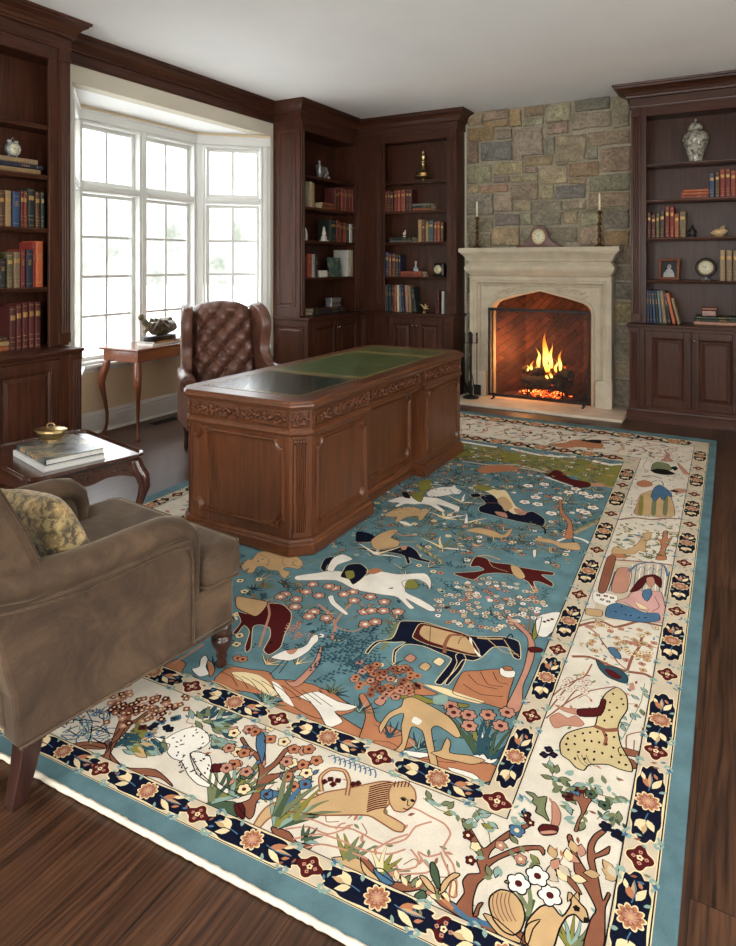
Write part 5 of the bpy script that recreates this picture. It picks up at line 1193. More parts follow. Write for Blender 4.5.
# robed figure
F('g', '352 95 376 82 402 74 446 80 470 92 486 130 490 176 440 182 380 176 328 168 340 130', 'tan', 7, 'dk')
F('g', '338 130 352 96 366 110 350 168 330 166', 'rose', 8, None)
for x in (352, 404, 450): F('g', '%d 100 %d 100 %d 172 %d 168' % (x, x+14, x+10, x-8), 'sage' if x != 352 else 'olive', 8, None)
F('g', '396 100 408 66 430 52 452 64 476 84 480 104 460 96 446 116 430 100 414 118', 'blue', 10, 'dk'); F('g', '340 44 364 34 396 42 400 56 368 62 344 56', 'rust', 9, 'dk')
Ln('g', '396 44 420 34 440 40 446 56', .008, 'dk', 9); Ln('g', '362 20 400 16 440 28', .010, 'dk', 8); F('g', '486 70 520 68 545 78 500 88', 'rose', 8, 'brown'); RG.flower(RG.p('g', 490, 78), .022, 'maroon', 'dk', 6, 10)
for k in range(26): RG.leaf(RG.p('g', rs.choice((U(310, 345), U(495, 540))), U(90, 185)), U(0, 6), .026, .010, rs.choice(('mint', 'sage', 'blue')), 6)
Ln('g', '268 192 330 184 400 192 460 186 530 190', .016, 'brown', 6)
# dark tortoise and upper right tree
F('j', '320 218 330 180 360 168 410 180 430 210 400 215 340 212', 'sage', 7, 'dk'); F('j', '322 214 350 205 400 210 450 232 400 238 340 228', 'dk', 8, None); F('j', '425 198 450 192 462 205 446 216', 'navy', 9, None)
F('j', '370 165 400 140 398 120 416 124 420 150 440 166', 'rose', 6, 'brown', .004)
for k in range(60): RG.leaf(RG.p('j', U(300, 545), U(85, 170)), U(0, 6), .028, .010, rs.choice(('rose', 'beige', 'maroon', 'brown', 'blue', 'sage')), 6)
for pth in ('400 140 370 115 350 90', '410 135 440 110 470 100', '300 225 280 190 300 160', '440 166 500 170 530 150', '330 130 380 140 398 150'): Ln('j', pth, .008, 'rose', 6)
F('j', '460 172 520 230 500 236 470 200', 'rose', 6, 'brown', .004)
for k in range(30): RG.leaf(RG.p('j', U(225, 330), U(170, 400)), U(0, 6), .024, .009, rs.choice(('mint', 'beige', 'maroon', 'rose')), 6)
# ---------- ivory field, near left ----------
F('l', '200 552 215 500 206 470 240 455 270 420 300 372 318 378 350 366 400 330 450 310 452 318 408 342 360 380 330 392 300 430 262 466 240 480 232 520 262 560 300 600 240 600', 'brown', 6, 'dk', .005)
F('l', '60 480 130 470 200 480 230 500 200 500 130 486 70 496', 'brown', 6, 'dk'); F('a', '100 130 160 128 250 140 400 130 430 150 400 160 280 152 180 150', 'brown', 5, 'dk')
F('a', '380 190 430 170 470 60 500 0 530 -10 520 40 480 110 440 180 450 210 520 235 620 240 680 290 690 310 640 275 560 262 490 240 400 200', 'brown', 6, 'dk')
for (cx, cy, rx, ry, n_) in ((300, 330, 90, 70, 34), (500, 300, 90, 40, 26), (270, 260, 60, 50, 16), (420, 340, 60, 30, 12)):
    for k in range(n_): RG.flower(RG.p('l', cx+U(-rx, rx), cy+U(-ry, ry)), .013, rs.choice(('maroon', 'brown', 'rose')), 'cream', 4, 8, None)
for pth in ('320 380 340 320 400 290 450 250', '330 385 300 330 280 290', '400 335 460 330 540 320', '300 375 250 340 240 290'): Ln('l', pth, .006, 'brown', 7)
for (x, y, a_, c_) in ((250, 500, .9, 'deep'), (280, 490, 1.0, 'deep'), (300, 470, 1.1, 'olive'), (320, 500, .7, 'olive'), (340, 520, .5, 'tan')): 
    for k in range(6): RG.leaf(RG.p('l', x+k*9, y-k*14), a_+U(-.9, .9), .05, .014, c_, 7, 'dk')
for x, y in ((420, 405), (490, 405), (525, 365), (435, 395), (505, 415), (540, 360), (410, 440), (380, 405), (470, 380)): RG.flower(RG.p('l', x, y), .014, rs.choice(('blue', 'navy', 'deep')) if x > 400 else 'maroon', 'dk', 4, 8, None)
for k in range(60): q = RG.p('l', U(0, 250), U(330, 500)); RG.stroke(RG.sm([q, q+V2(U(-.03, .03), U(0, .03)), q+V2(U(-.05, .05), U(.02, .05))], False), .006, rs.choice(('deep', 'dk', 'mint', 'blue')), 6)
# leopard outlined in black
F('a', '612 108 660 118 690 100 740 78 790 70 830 96 838 130 800 160 760 176 770 220 790 262 840 300 832 312 790 300 752 262 726 210 690 196 668 170 680 140 640 130', 'white', 7, 'dk', .004)
F('a', '760 176 800 172 840 190 850 240 880 300 960 340 950 356 890 330 840 290 800 250', 'white', 7, 'dk', .004)
for k in range(46): RG.leaf(RG.p('a', U(700, 840), U(85, 270)), U(0, 6), .012, .005, 'dk', 9)
for k in range(34): a_ = U(2.3, 3.6); RG.leaf(RG.p('a', 540+U(0, 120), 190-U(0, 40)), a_, .05, .014, rs.choice(('deep', 'mint', 'sage')), 6, 'dk')
for k in range(30): RG.leaf(RG.p('b', U(90, 160), U(40, 170)), U(-.4, .8), .045, .014, rs.choice(('deep', 'mint', 'sage')), 8, 'dk')
for k in range(22): RG.leaf(RG.p('b', U(30, 190), U(20, 60)), U(-.4, 2.8), .05, .016, rs.choice(('deep', 'mint', 'sage')), 6, 'dk')
# flowering tree in front of the lion
F('b', '215 380 262 360 290 300 300 250 290 200 250 160 225 120 236 112 262 150 300 176 322 160 326 200 320 236 360 210 400 160 440 140 446 150 410 172 380 216 330 262 400 250 460 225 520 205 522 215 460 240 400 262 330 300 310 350 290 372 280 420 262 440 240 420', 'brown', 6, 'dk', .005)
for x, y in ((180, 155), (215, 170), (240, 175), (200, 95), (260, 80), (285, 90), (400, 130), (440, 160), (475, 222), (500, 160), (410, 210), (415, 270), (490, 255), (430, 215), (195, 85), (350, 70), (530, 205), (250, 250), (200, 220), (240, 320), (170, 235), (480, 165)): RG.flower(RG.p('b', x, y), .018, rs.choice(('rose', 'rose', 'cream', 'rust')), 'maroon', 5, 9)
for x, y, c_ in ((232, 325, 'green'), (250, 262, 'green'), (345, 120, 'rust'), (130, 235, 'maroon'), (440, 310, 'rust'), (485, 300, 'blue'), (330, 340, 'blue'), (130, 130, 'mint')): RG.flower(RG.p('b', x, y), .018, c_, 'maroon', 4, 8)
F('b', '292 104 314 92 324 110 326 160 312 220 302 190 288 150', 'blue', 9, 'dk')
for k in range(30): RG.leaf(RG.p('b', U(160, 540), U(80, 300)), U(0, 6), .026, .011, rs.choice(('mint', 'sage', 'blue', 'rose')), 7, 'dk')
F('b', '318 345 350 325 380 330 400 345 370 350 340 365', 'blue', 8, 'dk')
for q_, n_ in ((('b', 110, 370), 7), (('b', 190, 350), 8), (('b', 370, 470), 6), (('b', 440, 440), 5)): RG.grass(RG.p(*q_), n_, .13, ('sage', 'green', 'mint', 'olive'), 1.6, .8, .016)
RG.grass(RG.p('b', 370, 430), 4, .17, ('green', 'blue', 'sage'), 1.7, .35, .022, 8)
F('b', '60 390 110 370 200 370 236 400 240 430 190 425 120 405', 'green', 5, 'dk'); F('b', '200 380 230 375 244 400 240 440 210 420', 'maroon', 6, 'dk')
F('b', '350 470 420 490 450 530 510 545 500 560 430 545 360 500', 'brown', 6, 'dk'); RG.grass(RG.p('b', 480, 525), 5, .05, ('green', 'mint'), 1.3, 1.0, .012)
# undergrowth along the near border
F('b', '590 595 640 590 700 598 740 640 780 680 770 700 700 660 620 620', 'tan', 6, 'dk'); RG.grass(RG.p('b', 650, 600), 5, .08, ('sage', 'olive', 'cream'), 1.7, .8, .016)
F('c', '-30 590 0 600 40 650 110 700 100 712 40 700 -20 650', 'brown', 6, 'dk'); F('c', '20 640 60 640 105 690 90 705 50 690', 'blue', 7, 'dk')
Ln('c', '100 708 160 712 220 702 260 730 300 770 350 800 400 830 460 870 540 880 600 905 680 960', .026, 'dk', 6); Ln('c', '100 708 160 712 220 702 260 730 300 770 350 800 400 830 460 870 540 880 600 905 680 960', .019, 'brown', 7)
Ln('c', '330 780 400 840 480 860 560 900', .012, 'blue', 8); Ln('c', '240 690 300 760 340 800', .010, 'rust', 8)
RG.grass(RG.p('c', 50, 650), 5, .07, ('olive', 'cream', 'sage'), 1.5, .9, .014)
for txt, c_ in (('248 620 262 612 282 650 290 730 268 700 250 660', 'green'), ('368 660 340 656 300 690 280 740 306 730 330 690 360 672', 'tan'), ('205 668 232 672 262 710 270 740 240 720', 'tan'), ('462 775 440 780 420 830 440 826 446 800', 'brown')): F('c', txt, c_, 9, 'dk')
F('c', '190 740 220 724 236 750 212 768 186 756', 'green', 8, 'dk'); F('c', '460 820 500 830 560 880 620 930 600 936 520 900', 'tan', 8, 'dk'); F('c', '610 935 640 860 690 842 660 880 640 940', 'brown', 8, 'dk')
for k in range(12): RG.leaf(RG.p('c', 120+k*18, 690+k*8+U(-8, 8)), U(0, 3), .03, .012, rs.choice(('rose', 'sage', 'cream')), 7, 'dk')
RG.off = 0
# ---------- field: near figures ----------
# black horse with a tan blanket
F('f', '128 600 162 597 222 600 300 622 400 654 470 660 540 660 604 680 610 748 582 742 560 704 500 702 456 742 420 756 380 752 350 792 312 832 292 852 268 842 308 790 334 748 280 722 220 697 152 690 112 722 108 766 98 760 104 712 150 682 108 682 50 682 20 702 0 728 -10 720 30 680 92 668 112 640', 'navy', 7, 'cream', .005)
F('f', '186 640 212 606 300 625 402 656 448 738 330 716 236 690 180 664', 'maroon', 9, 'cream', .004); F('f', '206 648 224 615 300 634 392 662 428 728 330 704 240 676', 'tan', 10, None)
Ln('f', '380 655 330 654 308 690 306 725', .014, 'brown', 11); Ln('f', '470 662 540 720 600 730', .006, 'tan', 10); Ln('f', '545 672 570 710 605 740', .006, 'tan', 10); Ln('f', '55 712 88 662 110 612 160 597', .016, 'sage', 6)
Ln('f', '360 690 372 665 408 655', .006, 'brown', 11); Ln('f', '410 665 415 700 450 740', .010, 'white', 10)
Ln('f', '40 610 12 640 -20 640', .006, 'dk', 9)
F('f', '350 735 372 720 392 748 372 792 340 830 320 852 308 846 340 796 356 762', 'navy', 6.5, 'cream', .004); Ln('f', '556 664 572 648 580 664', .008, 'navy', 9); Ln('f', '250 616 246 700', .004, 'maroon', 12); Ln('f', '436 664 480 668 540 668', .010, 'tan', 9)
# reclining old man
F('f', '340 872 378 802 442 796 500 790 536 792 584 812 566 880 556 930 548 950 450 922 380 902 345 890', 'rust', 7, 'dk')
for pth in ('400 810 440 850 520 870', '450 800 480 850 540 860', '380 850 450 890 540 900', '500 800 520 840 560 850'): Ln('f', pth, .004, 'dk', 9)
F('f', '528 786 560 790 590 800 584 822 556 824 530 812', 'white', 9, 'dk', .004); F('f', '540 780 570 780 580 795 548 796', 'rust', 10, 'dk')
F('f', '220 850 300 862 360 884 440 910 466 920 440 928 330 900 280 880', 'cream', 8, 'brown', .004); F('f', '70 880 200 892 250 910 400 930 380 944 250 928 100 900', 'olive', 6, 'dk')
F('f', '262 900 310 890 320 910 310 930 266 930', 'mint', 9, None); F('f', '150 830 240 870 280 890 220 895 160 880', 'rust', 6, 'dk')
# tree on the right of the field
F('f', '548 955 590 862 624 782 640 702 632 655 556 586 568 578 642 640 668 690 662 750 642 806 620 860 614 955', 'rose', 7, 'dk'); F('f', '640 705 670 700 700 710 690 722 650 722', 'maroon', 9, 'dk')
Ln('f', '600 600 480 560 400 520 350 500', .006, 'brown', 6); Ln('f', '560 590 520 520 480 470', .006, 'brown', 6); Ln('f', '640 640 650 560 640 480', .005, 'brown', 6)
for k in range(150):
    a_ = U(0, 2*PI); r_ = U(0, 1)**.5; q = RG.p('f', 480+r_*230*math.cos(a_), 530+r_*110*math.sin(a_)); RG.flower(q, .013, rs.choice(('beige', 'white', 'rose', 'beige')), 'maroon' if k % 3 else 'tan', 3, 8, 'dk' if k % 4 else None)
for k in range(40): RG.spray(RG.p('f', U(280, 700), U(440, 620)), U(0, 6), .06, 'deep', 4, .003, .014, 'deep', 5)
F('g', '-60 580 20 560 60 580 40 600 -20 660 -60 650', 'white', 9, 'dk'); F('g', '-68 600 -40 580 -60 660 -80 668', 'olive', 9, 'dk')
for x, y in ((-30, 600), (-15, 595), (0, 590)): RG.flower(RG.p('g', x, y), .008, 'maroon', 'dk', 4, 11, None)
# white horse and rider
F('f', '-286 416 -200 404 -150 396 -100 400 -40 422 0 412 50 398 120 410 226 406 252 436 248 470 234 448 200 430 156 436 150 480 210 510 262 542 268 556 244 556 190 528 150 506 176 534 186 546 164 546 118 502 60 492 0 482 -60 468 -130 434 -282 434', 'white', 7, 'brown', .004)
F('f', '-82 372 -30 368 0 396 -24 428 -60 452 -78 430 -110 420 -100 396', 'navy', 9, 'cream', .004); F('f', '-92 400 -60 396 -54 420 -80 430', 'olive', 10, None); F('f', '-165 390 -140 345 -100 330 -60 350 -120 372 -140 400', 'white', 9, 'dk'); F('f', '-190 385 -170 345 -120 340 -100 360 -160 372 -170 400', 'navy', 8, 'cream', .003)
F('f', '-10 398 30 385 60 395 20 410', 'rust', 9, None)
F('f', '135 440 180 430 205 455 190 468 150 466', 'olive', 6, 'dk')
# flower bush in the middle
for x, y in ((-331, 490), (-286, 510), (-246, 480), (-221, 450), (-196, 495), (-156, 458), (-132, 465), (-96, 490), (-56, 515), (-291, 540), (-216, 560), (-236, 578), (-166, 585), (-16, 560), (-11, 610), (10, 500), (65, 520), (14, 555), (62, 556), (120, 560), (-60, 480), (30, 600), (-350, 500)): RG.flower(RG.p('f', x, y), .026, 'rose', 'white', 5, 8); 
for k in range(50): RG.leaf(RG.p('f', U(-340, 130), U(450, 620)), U(0, 6), .028, .011, rs.choice(('sage', 'deep', 'rust', 'mint')), 6, 'dk' if k % 2 else None)
Ln('f', '-146 670 -130 620 -150 570 -200 530', .012, 'rose', 7); Ln('f', '-135 610 -100 560 -60 520', .010, 'rose', 7); Ln('f', '-130 620 -60 640 0 610', .008, 'rose', 7); F('f', '-160 500 -140 495 -130 520 -80 565 -92 572 -148 530', 'white', 10, 'dk', .003)
# maroon grazing horse
F('e', '195 645 228 600 214 560 262 568 332 528 392 530 428 562 426 600 402 652 386 702 342 732 318 712 344 662 342 624 304 612 276 622 268 702 250 722 244 700 262 640 240 614 214 646', 'maroon', 7, 'cream', .004)
F('e', '212 498 262 506 334 522 312 560 282 578 214 546 206 520', 'tan', 9, 'maroon', .006); Ln('e', '334 524 342 570 320 640 302 700', .010, 'rose', 9); q = RG.p('e', 348, 684); RG.flower(q, .008, 'dk', 'dk', 4, 10, None)
# crane
F('e', '348 742 400 716 462 706 492 690 512 656 534 652 538 674 520 692 500 716 462 742 420 756 372 750', 'white', 8, 'dk', .004); F('e', '410 714 456 706 440 728 420 730', 'rose', 9, None)
Ln('e', '420 752 392 790 380 806', .005, 'dk', 8); Ln('e', '400 752 365 790 340 812', .005, 'dk', 8); RG.flower(RG.p('e', 515, 640), .012, 'deep', 'dk', 4, 9)
# rocks and trunks, near left of the field
F('e', '120 838 150 800 190 778 262 790 340 800 362 830 420 832 520 852 600 896 690 950 560 990 470 960 380 900 300 890 250 880 190 870', 'rust', 5, 'dk')
F('e', '190 802 240 800 300 812 340 840 380 900 330 890 260 850 210 830', 'cream', 6, 'brown'); F('e', '350 838 380 850 420 900 440 940 400 920 370 880', 'white', 7, 'brown', .003); F('e', '400 830 440 840 520 760 544 700 552 706 540 770 470 850 430 860', 'rose', 7, 'dk')
F('e', '10 800 60 830 140 850 220 900 330 944 280 946 180 910 60 860', 'cream', 6, 'dk'); F('e', '110 834 160 850 230 890 240 910 170 890 120 860', 'tan', 7, 'brown'); F('e', '540 870 590 880 660 930 700 944 620 944', 'rust', 7, 'dk')
for k in range(10): Ln('e', '%d %d %d %d %d %d' % (150+k*40, 800+k*9, 190+k*40, 820+k*10, 215+k*42, 860+k*9), .0035, 'dk', 9)
F('e', '30 790 60 780 66 750 84 734 96 750 88 780 100 810 60 820', 'white', 8, 'dk'); F('e', '90 750 120 770 122 800 104 822 96 790', 'rust', 7, 'dk')
F('l', '480 120 540 90 580 110 560 150 600 180 570 200 520 160', 'rust', 5, 'dk'); Ln('l', '520 110 600 60 660 20', .012, 'rose', 6)
for q_ in (('e', 320, 920), ('e', 590, 890), ('e', 330, 930), ('e', 120, 780), ('e', 700, 960)): RG.grass(RG.p(*q_), 7, .07, ('deep', 'mint', 'sage'), 1.6, 1.2, .009)
for c_, (x, y) in (('rust', (215, 745)), ('rust', (235, 750)), ('cream', (222, 655)), ('cream', (210, 690)), ('cream', (300, 430)), ('cream', (225, 435))): RG.flower(RG.p('e', x, y), .018, c_, 'maroon', 4, 8)
RG.grass(RG.p('e', 330, 770), 6, .07, ('tan', 'cream', 'rose'), 1.5, 1.0, .009); RG.grass(RG.p('e', 450, 770), 4, .06, ('cream', 'sage'), 1.7, .8, .009)
for k in range(16): RG.spray(RG.p('e', 400+U(0, 90), 650+U(-25, 30)), U(.5, 2.6), .05, 'rose', 4, .003, .014, 'maroon', 6)
for k in range(46): RG.spray(RG.p('e', 480+U(0, 260), 840-U(0, 200)), U(.2, 1.4), .09, 'deep', 7, .003, .020, 'dk', 5)
# lioness near the desk
F('e', '230 378 256 350 272 352 296 324 350 314 392 328 420 326 434 336 452 338 472 358 474 376 456 388 432 384 408 382 396 392 424 402 404 426 388 416 376 396 340 392 316 378 292 380 276 404 250 402 262 384 240 396', 'tan', 7, 'brown'); Ln('e', '300 330 340 350 330 376', .004, 'brown', 9); Ln('e', '400 340 392 360 404 376', .004, 'brown', 9); Ln('e', '440 352 452 358', .004, 'dk', 9)
RG.grass(RG.p('e', 315, 460), 5, .07, ('sage', 'olive', 'brown'), 1.6, 1.3, .016); RG.grass(RG.p('e', 400, 450), 6, .05, ('deep', 'green'), 1.6, 1.5, .008); RG.grass(RG.p('e', 275, 470), 6, .05, ('deep', 'dk'), 1.6, 1.4, .006)
# deer, hare, rocks in the near right corner of the field
F('n', '150 380 200 372 260 402 340 452 420 490 460 492 420 500 330 482 250 462 180 432 100 400', 'rust', 5, 'dk'); F('n', '330 484 346 420 330 372 342 366 362 400 372 430 420 450 470 486 400 500', 'rust', 6, 'dk')
F('n', '340 478 400 480 440 500 520 510 560 530 480 520 400 500', 'white', 6, 'dk', .003); F('n', '470 520 530 512 600 520 660 540 650 570 600 580 540 550 490 540', 'rust', 6, 'dk'); F('n', '540 540 600 555 620 575 570 565', 'white', 8, 'dk', .003); F('n', '600 512 660 510 650 530 610 530', 'white', 6, 'dk', .003)
F('n', '378 442 400 412 430 396 436 378 460 374 500 394 540 418 560 440 572 466 560 470 540 456 516 442 502 450 508 492 518 540 502 540 490 492 480 454 456 444 446 474 436 502 410 506 432 482 430 444 436 412 404 424 382 460', 'tan', 8, 'dk'); F('n', '462 420 480 430 470 440 455 432', 'white', 10, None)
F('n', '524 500 532 482 540 470 548 484 546 506 590 512 630 524 600 534 560 526 530 520 500 506', 'tan', 9, 'dk')
F('n', '188 372 232 360 280 384 326 396 302 406 272 408 292 432 256 446 236 412 214 386', 'white', 8, 'dk', .004)
for x, y in ((555, 410), (590, 416), (636, 416), (682, 410), (592, 442), (666, 442), (548, 395)): RG.flower(RG.p('n', x, y), .025, 'rose', 'maroon', 6, 9)
RG.grass(RG.p('n', 640, 520), 8, .20, ('deep', 'deep', 'green', 'blue'), 1.6, .9, .010); RG.grass(RG.p('n', 610, 510), 6, .22, ('green', 'deep', 'olive'), 1.9, .5, .016); RG.grass(RG.p('n', 400, 470), 6, .08, ('deep',), 1.7, .9, .008); RG.grass(RG.p('n', 470, 500), 6, .08, ('deep', 'mint'), 1.7, .9, .008)
for k in range(60):
    a_ = U(0, 2*PI); r_ = U(0, 1)**.5; RG.flower(RG.p('n', 395+r_*80*math.cos(a_), 335+r_*42*math.sin(a_)), .016, rs.choice(('rust', 'rose', 'brown')), 'maroon', 5, 8, 'dk' if k % 2 else None)
for x, y in ((452, 282), (520, 290), (487, 302), (380, 385)): F('n', '%d %d %d %d %d %d %d %d' % (x-15, y, x, y-11, x+14, y-2, x+2, y+10), rs.choice(('rose', 'cream', 'tan')), 8, 'dk')
# ---------- field: middle and far ----------
F('f', '410 372 430 340 470 344 500 362 570 370 602 380 660 390 740 402 738 414 694 412 738 444 736 460 692 442 662 440 678 482 664 478 640 440 580 412 520 405 460 410 420 432 350 412 350 404 420 400 464 392 442 378 416 380', 'maroon', 7, 'cream', .004)
F('f', '570 374 606 384 630 420 608 430 580 410', 'tan', 9, 'dk'); Ln('f', '480 350 500 380 560 400', .005, 'tan', 9); Ln('f', '440 336 480 334 530 352', .010, 'tan', 6)
F('i', '68 556 100 528 130 510 200 488 236 496 204 524 190 540 244 562 232 592 180 602 110 612 76 596', 'tan', 8, 'dk'); F('i', '-20 500 60 512 98 540 70 560 -20 570', 'navy', 7, None); F('i', '-40 600 60 604 110 616 220 600 300 590 350 622 374 662 430 680 420 690 350 676 300 660 310 690 290 700 270 650 200 632 60 620', 'navy', 7, 'cream', .004)
Ln('i', '-40 566 100 568 350 564', .008, 'tan', 9); Ln('i', '200 500 260 525 340 520', .012, 'rose', 9); F('i', '250 590 290 588 280 612 256 612', 'rose', 10, None)
F('i', '168 314 240 290 330 284 400 288 480 298 560 330 610 350 600 378 540 352 470 334 520 372 500 380 430 340 380 332 330 334 280 330 230 350 216 344 244 324 200 322', 'white', 7, 'brown', .003); F('i', '410 264 440 242 500 228 560 226 580 214 592 236 624 250 608 270 560 272 500 284 424 286', 'white', 7, 'brown', .003)
F('i', '350 200 420 180 446 200 434 236 400 254 376 320 330 300 312 268 366 254', 'olive', 9, 'dk', .004); F('i', '256 258 290 262 310 296 270 292', 'dk', 8, None); Ln('i', '430 210 560 208 640 220', .012, 'dk', 8); Ln('i', '430 210 500 216', .010, 'white', 9)
F('i', '150 402 190 374 250 354 330 350 392 372 434 362 410 392 384 426 360 434 352 406 286 412 236 442 214 438 228 410 180 410', 'tan', 7, 'dk', .003)
for k in range(34): RG.leaf(RG.p('i', U(200, 390), U(352, 395)), U(0, 6), .012, .006, rs.choice(('dk', 'tan')), 9)
F('i', '242 438 280 440 320 462 300 466 250 450', 'white', 7, None)
for (x, y, n_) in ((520, 420, 5), (500, 600, 5), (630, 320, 4), (650, 450, 4), (100, 640, 4)): RG.grass(RG.p('i', x, y), n_, .15, ('cream', 'white', 'sage'), 1.5, 1.2, .020)
for k in range(26): q = RG.p('i', 350+k*6, 578+k*4); RG.leaf(q, -.9, .05, .014, 'sage' if k % 2 else 'tan', 6)
# far black horse with rider
F('h', '184 216 220 206 262 212 270 246 320 280 370 300 400 288 430 284 482 318 476 352 430 342 380 334 300 316 240 300 182 284 180 262 210 246', 'navy', 7, 'cream', .004); F('h', '140 204 176 200 190 214 150 218', 'navy', 8, 'cream', .003)
F('h', '160 172 210 168 260 184 300 186 322 214 350 260 392 284 340 296 292 262 250 214 204 190', 'cream', 9, 'dk', .003); F('h', '150 170 200 164 250 178 200 190', 'olive', 10, 'dk', .003); F('h', '252 284 300 290 310 312 270 302', 'rose', 9, None); Ln('h', '120 246 230 244 330 246', .008, 'brown', 9)
Ln('h', '70 270 120 276 140 250 190 262', .008, 'dk', 7); Ln('h', '440 345 480 360 484 388', .010, 'dk', 7); F('h', '262 224 300 216 336 262 300 282 280 250', 'tan', 10, None); F('h', '340 268 400 284 386 300 350 290', 'rose', 10, None)
F('h', '118 372 176 358 250 374 292 392 324 364 334 366 308 402 246 402 190 386', 'tan', 8, 'brown', .004); F('h', '438 406 500 410 560 428 632 428 644 462 560 452 520 432 450 420', 'tan', 8, 'brown', .004); Ln('h', '540 420 600 400 660 414 700 440', .016, 'white', 7)
Ln('h', '60 450 300 456 640 462', .008, 'brown', 9); F('h', '426 462 444 460 440 494 428 490', 'white', 9, 'dk')
F('h', '172 92 210 74 290 70 360 80 372 90 300 100 190 106', 'rust', 8, 'brown', .004); F('h', '476 108 500 110 530 92 556 100 600 132 684 150 690 168 640 176 600 164 520 132', 'maroon', 8, 'dk'); F('h', '690 156 740 152 760 168 700 168', 'rose', 8, None)
F('h', '546 232 560 230 566 282 604 330 612 404 572 404 588 340 552 292', 'rust', 8, 'dk')
for k in range(15): RG.flower(RG.p('h', *[(405, 165), (480, 158), (390, 240), (440, 218), (450, 250), (512, 292), (540, 222), (592, 196), (660, 200), (690, 215), (704, 266), (668, 288), (650, 280), (730, 212), (625, 180)][k]), .034, 'white', 'rose', 5, 8)
for k in range(12): q = RG.p('h', 612+k*10, 372-k*5); RG.leaf(q, U(-.2, .3)+.9, .07, .016, 'sage', 6, None); RG.leaf(q, -.9, .05, .014, 'tan', 6)
F('h', '390 330 402 300 430 300 470 330', 'navy', 5, None)
# meadow band at the far end
F('k', '40 205 120 225 200 232 300 255 480 278 640 292 740 312 840 330 920 350 1000 340 1000 420 860 400 700 400 600 370 450 360 300 312 180 300 60 292 20 290', 'olive', 5, None)
F('j', '-60 150 60 172 185 192 150 250 128 305 40 290 -60 262', 'olive', 5.3, None)
for pth in ('50 205 90 210 160 222 230 232', '300 238 380 258 440 270 540 278 620 278', '700 300 760 312 800 322'): Ln('k', pth, .040, 'white', 7)
Ln('j', '20 160 60 176 120 182 175 180', .030, 'white', 7); Ln('k', '60 300 200 320 320 318 420 340 470 356', .020, 'beige', 7)
Ln('h', '480 124 560 150 610 168', .018, 'white', 9); Ln('h', '350 80 430 92 470 104', .020, 'beige', 7); Ln('j', '-40 280 60 290 130 310', .020, 'rose', 7)
for k in range(70): RG.leaf(RG.p('k', U(100, 900), U(240, 380)), U(0, 6), .045, .02, rs.choice(('rose', 'brown', 'sage', 'green')), 7)
RG.off = 10
# far ivory band: busy small motifs
for k in range(230):
    u = U(-2.6, -.5); v = U(FY[3]+.05, FY[2]-.03); c_ = rs.choice(('rust', 'rose', 'navy', 'blue', 'brown', 'beige', 'tan', 'dk', 'mint'))
    if rs.random() < .5: RG.leaf(V2(u, v), U(0, 6), U(.04, .09), .022, c_, 6)
    else: RG.flower(V2(u, v), U(.012, .024), c_, 'cream', 5, 6, None)
for k in range(14): u = -2.6+k*.16; RG.stroke(RG.sm([V2(u, FY[3]+.08), V2(u+.06, FY[3]+.2), V2(u+.02, FY[3]+.32), V2(u+.10, FY[3]+.44)], False), .012, rs.choice(('rose', 'brown')), 6)
F('k', '480 218 560 212 620 196 740 210 740 240 640 232 540 236', 'rust', 8, 'dk'); F('k', '640 200 736 196 736 215', 'dk', 9, None)
# left ivory band seen between the table and the desk
for k in range(110):
    u = U(LX[2]+.02, LX[3]-.02); v = U(1.7, 5.2); RG.leaf(V2(u, v), U(0, 6), U(.03, .07), .02, rs.choice(('rust', 'rose', 'navy', 'blue', 'mint', 'brown')), 6)
RG.off = 0
# general field filling: small sprays, blossoms and grasses away from the big figures
BUSY = [(RG.p('f', 350, 690), .34), (RG.p('f', -60, 450), .34), (RG.p('f', 560, 410), .30), (RG.p('f', 450, 860), .25), (RG.p('e', 330, 630), .22), (RG.p('n', 470, 440), .22), (RG.p('h', 330, 270), .34), (RG.p('e', 440, 860), .28)]
for k in range(2000):
    q = V2(U(-2.2, -.65), U(1.85, 5.05) if k % 2 else U(3.2, 5.05))
    r4 = isect((q, q+V2(1, 0)), RR[4])
    if q.x > r4.x-.05: continue
    n4 = isect((q, q+V2(0, 1)), NR[4])
    if q.y < n4.y+.05 or any((q-b).length < r_*.7 for b, r_ in BUSY): continue
    z_ = rs.random()
    if z_ < .45: RG.spray(q, U(.3, 2.8), U(.05, .11), rs.choice(('deep', 'deep', 'sage', 'green')), 6, .003, .02, rs.choice(('deep', 'dk')), 4.6)
    elif z_ < .75: RG.flower(q, U(.010, .02), rs.choice(('rose', 'cream', 'rust', 'white', 'mint')), rs.choice(('maroon', 'dk', 'tan')), 5, 5, 'deep')
    else: RG.grass(q, 4, U(.04, .08), ('deep', 'sage', 'mint', 'cream', 'rust'), 1.6, 1.1, .008, 4.6)
RG.off = 10
for k in range(380):   # quiet filling of the ivory band on the right and near sides
    if k % 2: q = V2(U(-.50, -.28), U(1.5, 5.2))
    else: q = V2(U(-2.9, -.5), U(1.40, 1.58))
    RG.leaf(q, U(0, 6), .022, .009, rs.choice(('mint', 'sage', 'rose', 'rust', 'blue', 'brown')), 2.9)
    if k % 5 == 0: a_ = U(0, 6); RG.stroke(RG.sm([q, q+V2(math.cos(a_), math.sin(a_))*.02, q+V2(math.cos(a_+.9), math.sin(a_+.9))*.04], False), .004, 'brown', 2.8)
rug = tag(body_m.build('rug', RM[RI['band']]), 'large teal and ivory pictorial rug with horses, a lion and cartouche borders', 'rug')
o = RG.mb.build('woven_pattern', RM, rug, fix=False)
